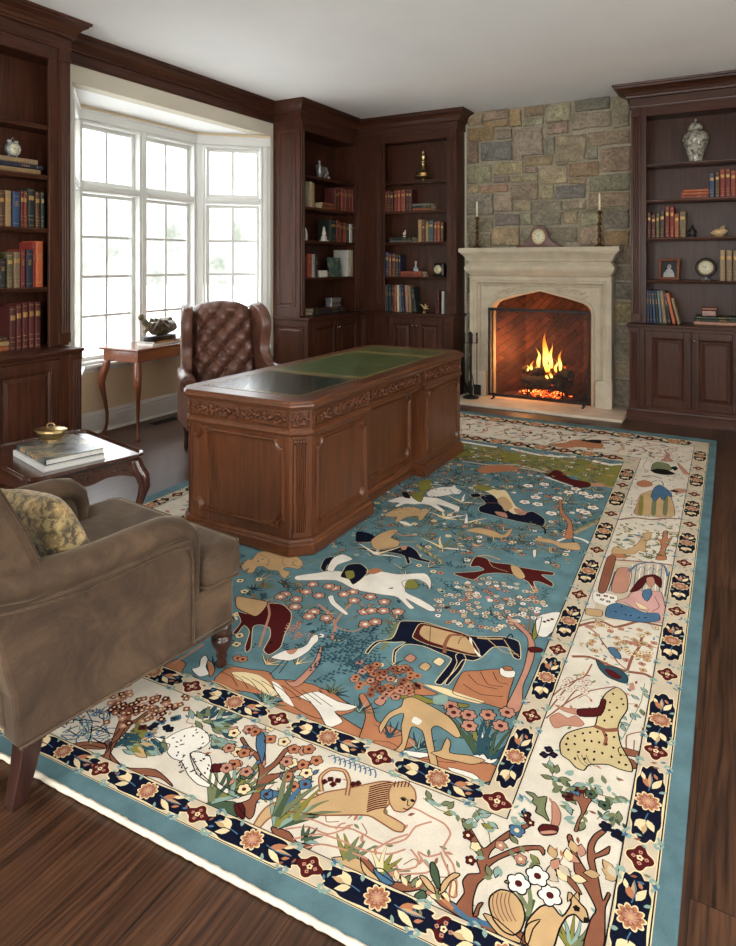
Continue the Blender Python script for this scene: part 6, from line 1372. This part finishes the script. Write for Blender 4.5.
for ed in ((0, 1),):
    m = MB(); a, b = c0[0], c0[1]; n = 240; L1 = []; r_ = random.Random(2)
    d = (b-a).normalized(); e = V2(d.y, -d.x)
    m.tube([(*(a.lerp(b, i/n)+e*(.006+r_.uniform(-.001, .001))), .0102+r_.uniform(-.0006, .0006)) for i in range(n+1)], [.0080+r_.uniform(-.0009, .0009) for _ in range(n+1)], 8)
    m.build('fringe', MAT['wax'] if False else RM[RI['ivory']], rug)
# ================= BOOKS AND ORNAMENTS =================
CL = dict(red=(140, 48, 40), brick=(150, 66, 48), maroon=(92, 34, 30), brown=(98, 62, 44), dbrown=(62, 42, 34), tan=(172, 140, 98), orange=(184, 92, 52), blue=(46, 74, 112), navy=(34, 42, 66), teal=(42, 82, 86), green=(56, 78, 58),
          dgreen=(34, 48, 42), olive=(108, 98, 66), cream=(206, 192, 158), white=(214, 210, 200), grey=(120, 120, 114), dgrey=(58, 58, 58), black=(30, 28, 30), pink=(190, 140, 122), patt=(150, 126, 96), rust=(160, 84, 48), sky=(96, 124, 140))
NM = dict(red='red', brick='brick red', maroon='dark maroon', brown='brown', dbrown='dark brown', tan='tan', orange='orange', blue='blue', navy='navy blue', teal='teal', green='green', dgreen='dark green', olive='olive', cream='cream', white='white', grey='grey', dgrey='dark grey', black='black', pink='pinkish', patt='mottled tan', rust='rust coloured', sky='pale blue')
def unit_book(ribs):
    m = MB(); sp = [(0, .06), (.06, .015), (.25, 0), (.75, 0), (.94, .015), (1, .06)]
    cov = sp + [(1, 1), (.93, 1), (.93, .08), (.07, .08), (.07, 1), (0, 1)]
    m.prism(cov, 0, 1, 'z', mi=0)
    m.box(.071, .929, .081, .975, .012, .985, mi=1)
    if ribs:
        for z in (.17, .33, .5, .67, .83): m.prism([(.02, .05), (.25, -.018), (.75, -.018), (.98, .05)], z-.008, z+.008, mi=0)
        for z in (.06, .20, .30, .70, .80, .94): m.prism([(.03, .03), (.25, -.006), (.75, -.006), (.97, .03), (.97, .04), (.03, .04)], z-.006, z+.006, mi=2)
        m.prism([(.14, .0), (.25, -.008), (.75, -.008), (.86, .0), (.86, .01), (.14, .01)], .70, .80, mi=2)
    else:
        for z in (.1, .88): m.prism([(.03, .03), (.25, -.006), (.75, -.006), (.97, .03), (.97, .04), (.03, .04)], z-.005, z+.005, mi=2)
        for k, z in enumerate((.60, .64, .68, .72)): m.prism([(.28, .0), (.30, -.006), (.70, -.006), (.72, 0), (.7, .01), (.3, .01)], z-.008, z+.008, mi=2)
    o = m.build('book', ['book', 'pages', 'gilt']); me = o.data; bpy.data.objects.remove(o); return me
UB = [unit_book(True), unit_book(False)]
ORD = ['first', 'second', 'third', 'fourth', 'fifth', 'sixth', 'seventh', 'eighth', 'ninth', 'tenth', 'eleventh', 'twelfth']
def put_book(loc, rz, th, dep, h, col, label, group, ribs, tilt=0.0, flat=False, rs=random):
    o = bpy.data.objects.new('book', UB[0 if ribs else 1]); COL.objects.link(o)
    k = rs.uniform(.88, 1.12); c = srgb(*[min(255, v*k*.92) for v in CL[col]]); o.color = c
    o.scale = (th, dep, h); o.location = loc
    o.rotation_euler = (0, (PI/2 if flat else 0)+tilt, rz); tag(o, label, 'book', group); return o
RB = random.Random(21)
class Shelf:
    """plane: ('y', Y) front of case faces -Y, or ('x', X) front faces +X"""
    def __init__(s, reg, sc, plane, where, depth, dz=0): s.rx, s.ry, s.sc, s.pl, s.wh, s.dep = reg[0], reg[1], sc, plane, where, depth
    def pt(s, x, y):
        px, py = s.rx+x/s.sc, s.ry+y/s.sc
        p = at_y(px, py, s.pl[1]) if s.pl[0] == 'y' else at_x(px, py, s.pl[1]); return p
    def u(s, x): p = s.pt(x, 0); return p.x if s.pl[0] == 'y' else p.y
    def loc(s, u, z, back=0): return (u, s.pl[1]+back, z) if s.pl[0] == 'y' else (s.pl[1]-back, u, z)
    @property
    def rz(s): return 0 if s.pl[0] == 'y' else PI/2
    def row(s, z, sh, yb, L, ribs=True, hmax=.31):
        """L: (x0, x1, ytop, colour[, lean deg])"""
        n = len(L)
        for i, e in enumerate(L):
            u0, u1 = s.u(e[0]), s.u(e[1]); h = abs(s.pt(e[0], e[2]).z-s.pt(e[0], yb).z); h = min(h, hmax)
            lean = R(e[4]) if len(e) > 4 else 0
            rb = ribs if not callable(ribs) else ribs(i)
            d = min(s.dep, max(.11, h*.68)*RB.uniform(.92, 1.0))
            zz = z+.0006+((u1-u0)*abs(math.sin(lean)) if lean > 0 else 0)
            put_book(s.loc(u0+.0006, zz, RB.uniform(.0, .012)), s.rz, max(.006, u1-u0-.0012)*(math.cos(lean) if lean else 1), d, h, e[3],
                     '%s book, %s from left in upright row, %s, %s' % (NM[e[3]], ORD[i], sh, s.wh), 'upright books on the %s, %s' % (sh, s.wh), rb, lean, rs=RB)
    def stack(s, z, sh, L, dep=.17):
        """L bottom to top: (x0, x1, thickness m, colour)"""
        zz = z+.0006
        nm = {1: [''], 2: ['bottom', 'top'], 3: ['bottom', 'middle', 'top'], 4: ['bottom', 'second', 'third', 'top']}[len(L)]
        for i, (x0, x1, t_, c) in enumerate(L):
            u0, u1 = s.u(x0), s.u(x1)
            put_book(s.loc(u0, zz+t_, RB.uniform(0, .01)), s.rz, t_-.0006, min(dep, (u1-u0)*.75), u1-u0, c,
                     '%s book lying flat, %s of the flat stack, %s, %s' % (NM[c], nm[i], sh, s.wh), 'flat books on the %s, %s' % (sh, s.wh), False, 0, True, RB)
            zz += t_
        return zz
SN_ = ['top shelf', 'second shelf', 'third shelf', 'fourth shelf', 'cupboard top']
def on(s, name, label, cat, x, z, back=.06, group=None):
    u = s.u(x); l_ = s.loc(u, z, back); return thing(name, label, cat, l_, s.rz if s.pl[0] == 'y' else PI/2, group)
# ---- right bookcase ----
a1 = Shelf((640, 100), 6.76, ('y', 6.76), 'right bookcase', .2); a2 = Shelf((640, 230), 7.667, ('y', 6.76), 'right bookcase', .2)
vz = on(a1, 'lidded_vase', 'grey patterned ginger jar with a domed lid on the top shelf of the right bookcase', 'vase', 371, SH[0]+.0006, .11)
t = NT('crackle_glaze'); v = t.coord(); vo = t.n('ShaderNodeTexVoronoi'); vo.inputs['Scale'].default_value = 60; t.l(v, vo.inputs['Vector']); f = t.noise(v, 30, 4)
t.base(t.mix(.5, t.ramp(vo.outputs['Distance'], [(.1, srgb(196, 190, 172)), (.5, srgb(110, 106, 96)), (.8, srgb(60, 60, 58))]), t.ramp(f, [(.4, srgb(90, 86, 78)), (.6, srgb(204, 198, 180))]))); MAT['glaze'] = t.set(Roughness=.22, Coat_Weight=.4)
m = MB(); m.lathe([(.055, 0), (.060, .006), (.058, .02), (.068, .07), (.090, .13), (.108, .19), (.112, .225), (.104, .262), (.082, .288), (.058, .298), (.054, .31), (.05, .312)], seg=30); m.build('body', 'glaze', vz)
m = MB(); m.lathe([(.066, .303), (.070, .310), (.066, .320), (.060, .345), (.044, .368), (.02, .380), (.008, .386), (.013, .395), (.012, .404), (.001, .412)], seg=26); m.build('lid', 'glaze', vz)
a1.stack(SH[1], SN_[1], [(276, 462, .030, 'brick'), (280, 465, .028, 'orange'), (290, 462, .024, 'orange')])
a1.row(SH[1], SN_[1], 622, [(467, 503, 458, 'blue'), (508, 538, 452, 'brown'), (540, 575, 436, 'red'), (576, 612, 434, 'red'), (613, 648, 446, 'brick'), (650, 690, 440, 'red'), (692, 730, 450, 'brown')])
a1.row(SH[2], SN_[2], 902, [(50, 73, 732, 'maroon'), (75, 105, 745, 'maroon'), (107, 132, 738, 'olive'), (134, 165, 724, 'dbrown'), (168, 198, 692, 'red'), (200, 230, 694, 'red'), (232, 263, 742, 'rust'), (266, 310, 728, 'olive')])
fg = on(a1, 'figurine', 'small black seated figurine on the third shelf of the right bookcase', 'figurine', 350, SH[2]+.0006, .05)
m = MB(); m.lathe([(.034, 0), (.036, .008), (.03, .014), (.026, .03), (.03, .05), (.022, .075), (.010, .088)], seg=16); m.ell((.004, -.004, .100), (.014, .015, .018)); m.tube([(-.02, -.01, .07), (-.034, -.02, .045), (-.012, -.03, .035)], .007, 7); m.tube([(.02, -.01, .07), (.034, -.02, .05), (.012, -.032, .04)], .007, 7); m.build('body', 'black', fg)
sh_ = on(a1, 'conch_shell', 'spiky cream conch shell on the third shelf of the right bookcase', 'shell', 532, SH[2]+.0006, .06)
MAT['shell'] = m_plain('shell', srgb(196, 166, 124), .4, noise=.15, scale=40)
m = MB(); m.tube([(-.07, 0, .035), (-.05, 0, .036), (-.01, 0, .042), (.03, 0, .046), (.055, 0, .05), (.072, 0, .06)], [.004, .018, .036, .034, .020, .004], 14)
for k in range(9): a_ = -PI/2+k*.42; m.tube([(.01+.012*(k % 3), .03*math.cos(a_), .045+.03*math.sin(a_)), (.018+.016*(k % 3), .052*math.cos(a_), .048+.058*max(-.7, math.sin(a_)))], [.010, .002], 6)
m.build('body', 'shell', sh_)
m = MB(); m.box(-.035, .035, -.02, .02, 0, .012, .003); m.build('stand', 'oldbrass', sh_)
# photo frame
fr = on(a2, 'framed_portrait', 'wooden picture frame with a black and white portrait, right bookcase', 'picture frame', 215, SH[3]+.001, .05); fr.rotation_euler = (0, 0, R(-14))
m = MB(); m.M = Matrix.Rotation(R(-9), 4, 'X')
w_, h_ = .095, .205
m.sweep([(0, 0), (0, .014), (-.012, .018), (-.022, .010), (-.028, .010), (-.028, 0)], [(-w_, 0), (-w_, h_), (w_, h_), (w_, 0)][::-1], closed=True) if 0 else None
for x0_, x1_, z0_, z1_ in ((-w_, -w_+.024, 0, h_), (w_-.024, w_, 0, h_), (-w_+.024, w_-.024, 0, .024), (-w_+.024, w_-.024, h_-.024, h_)): m.box(x0_, x1_, -.010, .006, z0_, z1_, .004)
m.build('frame', 'red_z', fr)
m = MB(); m.M = Matrix.Rotation(R(-9), 4, 'X'); m.box(-w_+.0245, w_-.0245, -.001, .004, .0245, h_-.0245); ph = m.build('photograph', m_plain('dark_print', srgb(38, 38, 40), .25, noise=.05), fr)
m = MB(); m.M = Matrix.Rotation(R(-9), 4, 'X') @ Matrix(((1, 0, 0, 0), (0, 0, -1, -.0012), (0, 1, 0, 0), (0, 0, 0, 1)))
m.prism([(-.05, .026), (.052, .026), (.048, .06), (.028, .095), (.012, .105), (-.012, .105), (-.03, .09), (-.046, .06)], 0, .0006); m.prism([(x*.018, .125+z*.024) for x, z in arc(0, 0, 1, 0, 2*PI, 14)[:-1]], 0, .0008)
m.build('portrait', m_plain('pale_print', srgb(170, 170, 168), .3, noise=.2, scale=60), ph)
m = MB(); m.tube([(0, .012, .14), (0, .062, .001)], .004, 5); m.build('easel_leg', 'tea_z', fr)
# globe-like clock
gc = on(a2, 'desk_clock', 'round black desk clock with a pale dial on the fourth shelf, right bookcase', 'clock', 503, SH[3]+.0006, .05)
m = MB(); m.box(-.045, .045, -.028, .028, 0, .014, .004); m.box(-.012, .012, -.01, .012, .014, .04); m.build('stand', 'black', gc)
m = MB(); m.M = Matrix.Translation((0, .012, .118)) @ Matrix.Rotation(PI/2, 4, 'X'); m.lathe([(.001, -.02), (.07, -.016), (.088, 0), (.088, .018), (.080, .026), (.072, .028), (.07, .02), (.001, .02)], seg=30); m.build('case', 'black', gc)
dial(gc, (0, -.010, .118), .071, ring='oldbrass')
a2.row(SH[3], SN_[3], 380, [(610, 655, 145, 'patt'), (660, 708, 145, 'patt'), (712, 752, 147, 'patt'), (755, 795, 150, 'patt')])
a2.row(CT, SN_[4], 718, [(50, 72, 448, 'blue', -1), (73, 97, 446, 'navy', -2), (99, 123, 470, 'blue', -3), (125, 147, 462, 'dgreen', -4), (149, 172, 450, 'sky', -5), (175, 206, 452, 'tan', -6), (212, 240, 474, 'navy', -9), (248, 276, 480, 'orange', -12), (288, 310, 516, 'patt', -14)], ribs=lambda i: False)
z_ = a2.stack(CT, SN_[4], [(412, 760, .033, 'pink'), (410, 755, .024, 'dgreen'), (425, 735, .024, 'green')], .2)
bx2 = on(a2, 'wooden_box', 'small glossy brown wooden box on the flat green books, right bookcase', 'box', 528, z_+.0004, .06)
m = MB(); m.box(-.062, .062, -.04, .04, 0, .055, .008); m.build('body', 'red_x', bx2); m = MB(); m.box(-.066, .066, -.044, .044, .0555, .08, .010); m.build('lid', 'red_x', bx2)
# ---- corner bookcase ----
b1 = Shelf((375, 130), 8.18, ('y', 6.825), 'corner bookcase', .155); b2_ = Shelf((375, 230), 8.18, ('y', 6.825), 'corner bookcase', .155)
fi = on(b1, 'brass_finial_ornament', 'tall brass finial ornament on the top shelf of the corner bookcase', 'ornament', 362, SH[0]+.0006, .11); fi.scale = (1.2, 1.2, 1.08)
m = MB(); m.lathe([(.03, 0), (.016, .012), (.014, .03), (.05, .036), (.088, .046), (.092, .052), (.06, .058), (.052, .066), (.078, .078), (.080, .084), (.054, .10), (.036, .13), (.022, .165), (.018, .19), (.030, .2), (.031, .21), (.016, .22), (.02, .245), (.028, .262), (.024, .28), (.012, .296), (.016, .31), (.013, .328), (.001, .345)], seg=24); m.build('body', 'brass', fi)
b1.row(SH[1], SN_[1], 640, [(75, 96, 474, 'brick'), (98, 118, 470, 'brown'), (120, 147, 478, 'maroon'), (150, 178, 472, 'red'), (180, 204, 468, 'brick'), (207, 245, 466, 'brick'), (248, 270, 462, 'dbrown'), (272, 298, 466, 'maroon'), (300, 322, 480, 'red')][:8])
b1.stack(SH[1], SN_[1], [(305, 448, .024, 'rust'), (300, 452, .03, 'dgreen'), (304, 445, .024, 'grey')])
b1.stack(SH[2], SN_[2], [(118, 305, .022, 'grey'), (112, 300, .036, 'dgreen')])
sf = on(b1, 'figurine', 'tiny white bird figurine on the flat books, third shelf of the corner bookcase', 'figurine', 225, SH[2]+.060, .05)
m = MB(); m.lathe([(.02, 0), (.022, .006), (.010, .012), (.012, .02)], seg=12); m.ell((0, 0, .04), (.022, .014, .018)); m.tube([(.006, 0, .045), (.010, 0, .065), (.008, 0, .08)], [.010, .008, .009], 8); m.tube([(.012, 0, .078), (.024, 0, .074)], [.004, .001], 6); m.build('body', 'porcelain', sf)
b1.row(SH[2], SN_[2], 892, [(350, 379, 712, 'tan'), (382, 405, 735, 'brown'), (408, 434, 728, 'tan'), (436, 474, 718, 'teal'), (478, 504, 730, 'brick'), (507, 529, 728, 'rust'), (531, 556, 735, 'brown')])
b2_.row(SH[3], SN_[3], 372, [(75, 108, 176, 'blue'), (110, 131, 190, 'rust'), (133, 165, 188, 'brown'), (168, 188, 194, 'dgrey'), (190, 203, 196, 'navy')])
z_ = b2_.stack(SH[3], SN_[3], [(207, 392, .028, 'brick'), (207, 384, .034, 'brick')])
bt = on(b2_, 'glass_decanter', 'small clear glass decanter on the brick red flat books, corner bookcase', 'decanter', 318, z_+.0004, .05)
m = MB(); m.lathe([(.025, 0), (.03, .006), (.032, .025), (.022, .045), (.009, .06), (.009, .085), (.014, .09), (.008, .093), (.010, .1), (.014, .112), (.001, .122)], seg=18); t = NT('cut_glass'); t.b.inputs['Transmission Weight'].default_value = .6; t.base(srgb(215, 220, 222)); MAT['cut'] = t.set(Roughness=.08); m.build('body', 'cut', bt)
bc = on(b2_, 'shelf_clock', 'small square black clock with a cream dial on the fourth shelf, corner bookcase', 'clock', 515, SH[3]+.0006, .05); bc.rotation_euler = (0, 0, R(-16))
m = MB(); m.box(-.07, .07, -.03, .04, 0.012, .155, .012); m.box(-.078, .078, -.038, .048, 0, .0118, .003); m.build('case', 'black', bc)
dial(bc, (0, -.031, .085), .055)
b2_.row(CT, SN_[4], 667, [(65, 86, 428, 'white'), (88, 106, 436, 'dgrey', 0), (109, 128, 432, 'navy'), (130, 151, 436, 'dbrown'), (153, 172, 440, 'rust'), (175, 194, 436, 'cream', -1), (200, 216, 444, 'sky', -3), (220, 241, 446, 'navy', -3), (248, 272, 446, 'pink', -3), (276, 298, 450, 'tan', -4), (306, 338, 462, 'dgreen', -8)], ribs=lambda i: False)
bf = on(b2_, 'brass_figurine', 'shiny brass propeller-like figurine on the cupboard top, corner bookcase', 'figurine', 390, CT+.0006, .05)
m = MB(); m.lathe([(.026, 0), (.028, .01), (.014, .018), (.01, .03)], seg=14); m.ell((0, 0, .052), (.026, .018, .02))
for a_, L_ in ((2.5, .075), (.5, .05), (1.25, .055), (-.2, .05)): m.tube([(0, 0, .055), (L_*.6*math.cos(a_), 0, .055+L_*.6*math.sin(a_)), (L_*math.cos(a_), 0, .055+L_*math.sin(a_))], [.008, .010, .003], 7)
m.build('body', 'brass', bf)
b3_ = Shelf((375, 230), 8.18, ('y', 6.825), 'right group, corner bookcase', .155)
b3_.row(CT, SN_[4], 670, [(490, 504, 560, 'maroon'), (506, 522, 486, 'maroon'), (540, 564, 488, 'white')], ribs=lambda i: False)
# ---- window-side bookcase (faces +X) ----
c1 = Shelf((300, 130), 8.6, ('x', -4.0), 'window bookcase', .22); c2 = Shelf((300, 230), 9.46, ('x', -4.0), 'window bookcase', .22)
so_ = on(c1, 'silver_relief', 'grey silver relief plaque with a small figure on the top shelf, bookcase by the window', 'ornament', 235, SH[0]+.0006, .07)
m = MB(); m.M = Matrix.Rotation(R(-8), 4, 'X'); m.box(-.08, .145, 0, .018, 0.003, .15, .004); m.build('plaque', 'silver', so_)
m = MB(); m.lathe([(.03, 0), (.032, .01), (.02, .02), (.026, .06), (.03, .1), (.02, .14), (.012, .155)], (-.10, -.03, 0), 14); m.ell((-.10, -.03, .175), (.018, .018, .022)); m.tube([(-.08, -.03, .13), (-.05, -.035, .11), (-.03, -.03, .13)], .009, 7)
for k in range(6): m.ell((-.03+.03*k, -.018, .05+.03*math.sin(k*2.1)), (.016, .010, .02), 9, 5)
m.build('figures', 'silver', so_)
c1.row(SH[1], SN_[1], 628, [(90, 112, 408, 'cream'), (114, 134, 415, 'tan')], ribs=lambda i: False)
c1.stack(SH[1], SN_[1], [(196, 306, .028, 'rust'), (200, 306, .022, 'brown'), (204, 300, .022, 'rust')])
c3 = Shelf((300, 130), 8.6, ('x', -4.0), 'red group, window bookcase', .22)
c3.row(SH[1], SN_[1], 672, [(310, 330, 490, 'maroon'), (332, 362, 474, 'maroon'), (364, 394, 476, 'red'), (396, 430, 480, 'brown'), (432, 459, 474, 'red'), (461, 494, 478, 'red')])
wv = on(c1, 'figurine', 'slim white curved figurine at the left end of the third shelf, bookcase by the window', 'figurine', 84, SH[2]+.0006, .05)
m = MB(); m.tube([(0, 0, 0), (.012, 0, .05), (.004, 0, .10), (-.012, 0, .135)], [.016, .014, .012, .006], 9); m.build('body', 'porcelain', wv)
st = on(c1, 'statuette', 'small white temple-like statuette on the third shelf, bookcase by the window', 'statuette', 238, SH[2]+.0006, .05)
m = MB(); m.box(-.05, .05, -.03, .03, 0, .018, .003); m.box(-.03, .03, -.022, .022, .018, .06, .003); m.lathe([(.02, .06), (.026, .08), (.022, .11), (.014, .13), (.018, .14), (.012, .155), (.001, .175)], seg=14); m.build('body', 'porcelain', st)
c1.row(SH[2], SN_[2], 936, [(262, 316, 750, 'dgreen'), (320, 346, 752, 'brick'), (348, 376, 765, 'maroon'), (378, 404, 768, 'orange'), (407, 430, 775, 'dgrey'), (432, 452, 778, 'white'), (455, 478, 770, 'dbrown')])
c2.row(SH[3], SN_[3], 432, [(80, 118, 205, 'brick'), (122, 148, 210, 'white'), (150, 172, 222, 'dgrey')], ribs=lambda i: False)
wb = on(c2, 'trinket_box', 'small pale trinket box with a yellow top on the fourth shelf, bookcase by the window', 'box', 240, SH[3]+.0006, .05)
m = MB(); m.box(-.075, .075, -.03, .03, 0, .075, .006); m.build('body', 'porcelain', wb); m = MB(); m.ell((.09, -.02, .03), (.03, .022, .028)); m.build('knob', 'brass', wb)
ga = on(c2, 'picture_book', 'large green covered picture book facing outward on the fourth shelf, bookcase by the window', 'book', 380, SH[3]+.0006, .05)
m = MB(); m.M = Matrix.Rotation(R(-6), 4, 'X'); m.box(-.125, .12, 0, .03, .002, .222, .002); t = NT('green_painted_cover'); f = t.noise(t.coord(), 11, 4, .6, .8); t.base(t.ramp(f, [(.38, srgb(34, 52, 50)), (.52, srgb(72, 100, 86)), (.66, srgb(120, 140, 120))])); MAT['gcover'] = t.set(Roughness=.3); m.build('cover', 'gcover', ga)
c4 = Shelf((300, 230), 9.46, ('x', -4.0), 'white group, window bookcase', .20)
c4.row(SH[3], SN_[3], 436, [(458, 480, 185, 'white'), (484, 508, 180, 'cream'), (520, 540, 215, 'navy')], ribs=lambda i: False)
z_ = c2.stack(CT, SN_[4], [(135, 440, .036, 'dgrey'), (140, 430, .034, 'dbrown')], .17)
jb = on(c2, 'jewel_box', 'ornate silver and gold jewel box on the dark flat books, bookcase by the window', 'box', 350, z_+.0004, .05)
m = MB(); m.box(-.105, .105, -.04, .04, 0, .075, .006); m.build('body', 'silver', jb)
m = MB(); m.box(-.11, .11, -.045, .045, .0755, .10, .008); m.build('lid', 'silver', jb)
m = MB()
for k in range(7): m.ell((-.09+.03*k, -.041, .038), (.010, .004, .02), 8, 5)
m.build('filigree', 'oldbrass', jb)
# ---- left bookcase (faces +X) ----
d1 = Shelf((0, 100), 3.64, ('x', -4.12), 'left bookcase', .155)
z_ = d1.stack(SH[1], SN_[1], [(-60, 150, .034, 'tan'), (-40, 160, .03, 'navy'), (-70, 140, .034, 'patt')], .17)
al = on(d1, 'alarm_clock', 'small round antique silver clock on the flat books, left bookcase', 'clock', 63, z_+.0004, .05)
m = MB()
for s in (-1, 1): m.tube([(s*.02, 0, .02), (s*.034, 0, .0)], .005, 7); m.ell((s*.024, 0, .105), (.016, .012, .012))
m.tube([(-.012, 0, .108), (0, 0, .132), (.012, 0, .108)], .003, 6); m.M = Matrix.Translation((0, .018, .055)) @ Matrix.Rotation(PI/2, 4, 'X'); m.lathe([(.001, -.004), (.046, 0), (.048, .02), (.046, .036), (.042, .038), (.04, .03), (.001, .03)], seg=24); m.build('case', 'silver', al)
dial(al, (0, -.0125, .055), .041, ring='silver')
d1.row(SH[2], SN_[2], 440, [(-58, -22, 305, 'maroon'), (-20, 0, 312, 'dgreen'), (0, 20, 312, 'brown'), (22, 46, 308, 'tan'), (49, 75, 312, 'blue'), (77, 89, 306, 'maroon'), (91, 103, 308, 'brick'), (105, 131, 296, 'dgreen'), (133, 149, 308, 'brown'), (151, 163, 308, 'dgreen')], ribs=lambda i: i != 4)
d1.row(SH[3], SN_[3], 678, [(-40, -2, 545, 'maroon'), (0, 26, 570, 'black'), (28, 50, 552, 'olive'), (52, 76, 546, 'patt'), (79, 96, 538, 'red'), (98, 121, 540, 'navy'), (123, 131, 514, 'red'), (133, 159, 510, 'orange')], ribs=lambda i: i in (2, 3))
d1.stack(CT, SN_[4], [(-70, 34, .034, 'rust'), (-75, 35, .032, 'tan'), (-60, 30, .03, 'brown')], .17)
d1.row(CT, SN_[4], 918, [(37, 60, 758, 'maroon'), (62, 83, 752, 'maroon'), (85, 107, 750, 'maroon'), (109, 130, 748, 'maroon'), (132, 152, 748, 'maroon')])
# ================= LIGHT, SKY, CAMERA =================
w = bpy.data.worlds.new('overcast_sky'); SC.world = w; w.use_nodes = True; nt = w.node_tree; bg = nt.nodes['Background']
tc = nt.nodes.new('ShaderNodeTexCoord'); sx = nt.nodes.new('ShaderNodeSeparateXYZ'); nt.links.new(tc.outputs['Generated'], sx.inputs[0])
nz = nt.nodes.new('ShaderNodeTexNoise'); nz.inputs['Scale'].default_value = 22; nz.inputs['Detail'].default_value = 6; nz.inputs['Roughness'].default_value = .7; nt.links.new(tc.outputs['Generated'], nz.inputs['Vector'])
r1 = nt.nodes.new('ShaderNodeValToRGB'); e = r1.color_ramp.elements; e[0].position = .36; e[0].color = (.07, .078, .066, 1); e[1].position = .60; e[1].color = (.17, .178, .168, 1); nt.links.new(nz.outputs['Fac'], r1.inputs['Fac'])
mr = nt.nodes.new('ShaderNodeMapRange'); mr.inputs['From Min'].default_value = .06; mr.inputs['From Max'].default_value = .42; nt.links.new(sx.outputs['Z'], mr.inputs['Value'])
mx = nt.nodes.new('ShaderNodeMix'); mx.data_type = 'RGBA'; nt.links.new(mr.outputs[0], mx.inputs[0]); nt.links.new(r1.outputs['Color'], mx.inputs[6]); mx.inputs[7].default_value = (.93, .97, 1.0, 1)
nt.links.new(mx.outputs[2], bg.inputs['Color']); bg.inputs['Strength'].default_value = 6.0
m = MB(); m.box(-40, 40, -40, 40, -.5, -.35); struct(m.build('ground_outside', m_plain('pale_bounce_lawn', srgb(190, 190, 186), .9, noise=.1, scale=2)))  # ground colour made pale to bounce skylight up to the ceiling
def area(name, loc, rot, sx_, sy_, power, col=(1, 1, 1), portal=True):
    l = bpy.data.lights.new(name, 'AREA'); l.shape = 'RECTANGLE'; l.size = sx_; l.size_y = sy_; l.energy = power; l.color = col
    o = bpy.data.objects.new(name, l); COL.objects.link(o); o.location = loc; o.rotation_euler = rot; l.cycles.is_portal = portal; return o
DAY = (.93, .97, 1.0)
area('daylight_bay', (XL+.0, (BY0+BY1)/2, 1.7), (0, -PI/2, 0), 2.25, 2.36, 170, DAY)
for (u0, u1, z0, z1) in RW: area('daylight_rear', ((u0+u1)/2, YR-.16, (z0+z1)/2), (PI/2, 0, 0), u1-u0, z1-z0, 80, (1, .97, .93))
for (u0, u1, z0, z1) in SW: area('daylight_right', (XR+.16, (u0+u1)/2, (z0+z1)/2), (0, PI/2, 0), z1-z0, u1-u0, 22, (1, .97, .93))
for (u0, u1, z0, z1) in RW: area('fill_lamp_rear', ((u0+u1)/2, YR-.2, (z0+z1)/2), (PI/2, 0, 0), u1-u0, z1-z0, 92, (1, .97, .93), False)  # added fill lamps outside the rear windows, brightening the room
for (u0, u1, z0, z1) in SW: area('fill_lamp_right', (XR+.2, (u0+u1)/2, (z0+z1)/2), (0, PI/2, 0), z1-z0, u1-u0, 34, (1, .97, .93), False)  # weaker added fill lamps outside the right-hand windows
pl_ = bpy.data.lights.new('fire_glow', 'POINT'); pl_.energy = 10; pl_.color = (1, .42, .14); pl_.shadow_soft_size = .10; o = bpy.data.objects.new('fire_glow', pl_); COL.objects.link(o); o.location = (-2.06, 7.06, .50)
cam = bpy.data.cameras.new('camera'); co = bpy.data.objects.new('camera', cam); COL.objects.link(co); SC.camera = co
co.location = (0, 0, HCAM); co.rotation_euler = (PI/2, 0, YAW)
cam.sensor_fit = 'HORIZONTAL'; cam.sensor_width = 36; cam.lens = FPX/736*36; cam.shift_x = 0; cam.shift_y = -(473-262)/736; cam.clip_start = .05
SC.view_settings.view_transform = 'Standard'; SC.view_settings.look = 'None'; SC.view_settings.gamma = 1; SC.view_settings.use_curve_mapping = False; SC.view_settings.exposure = .84
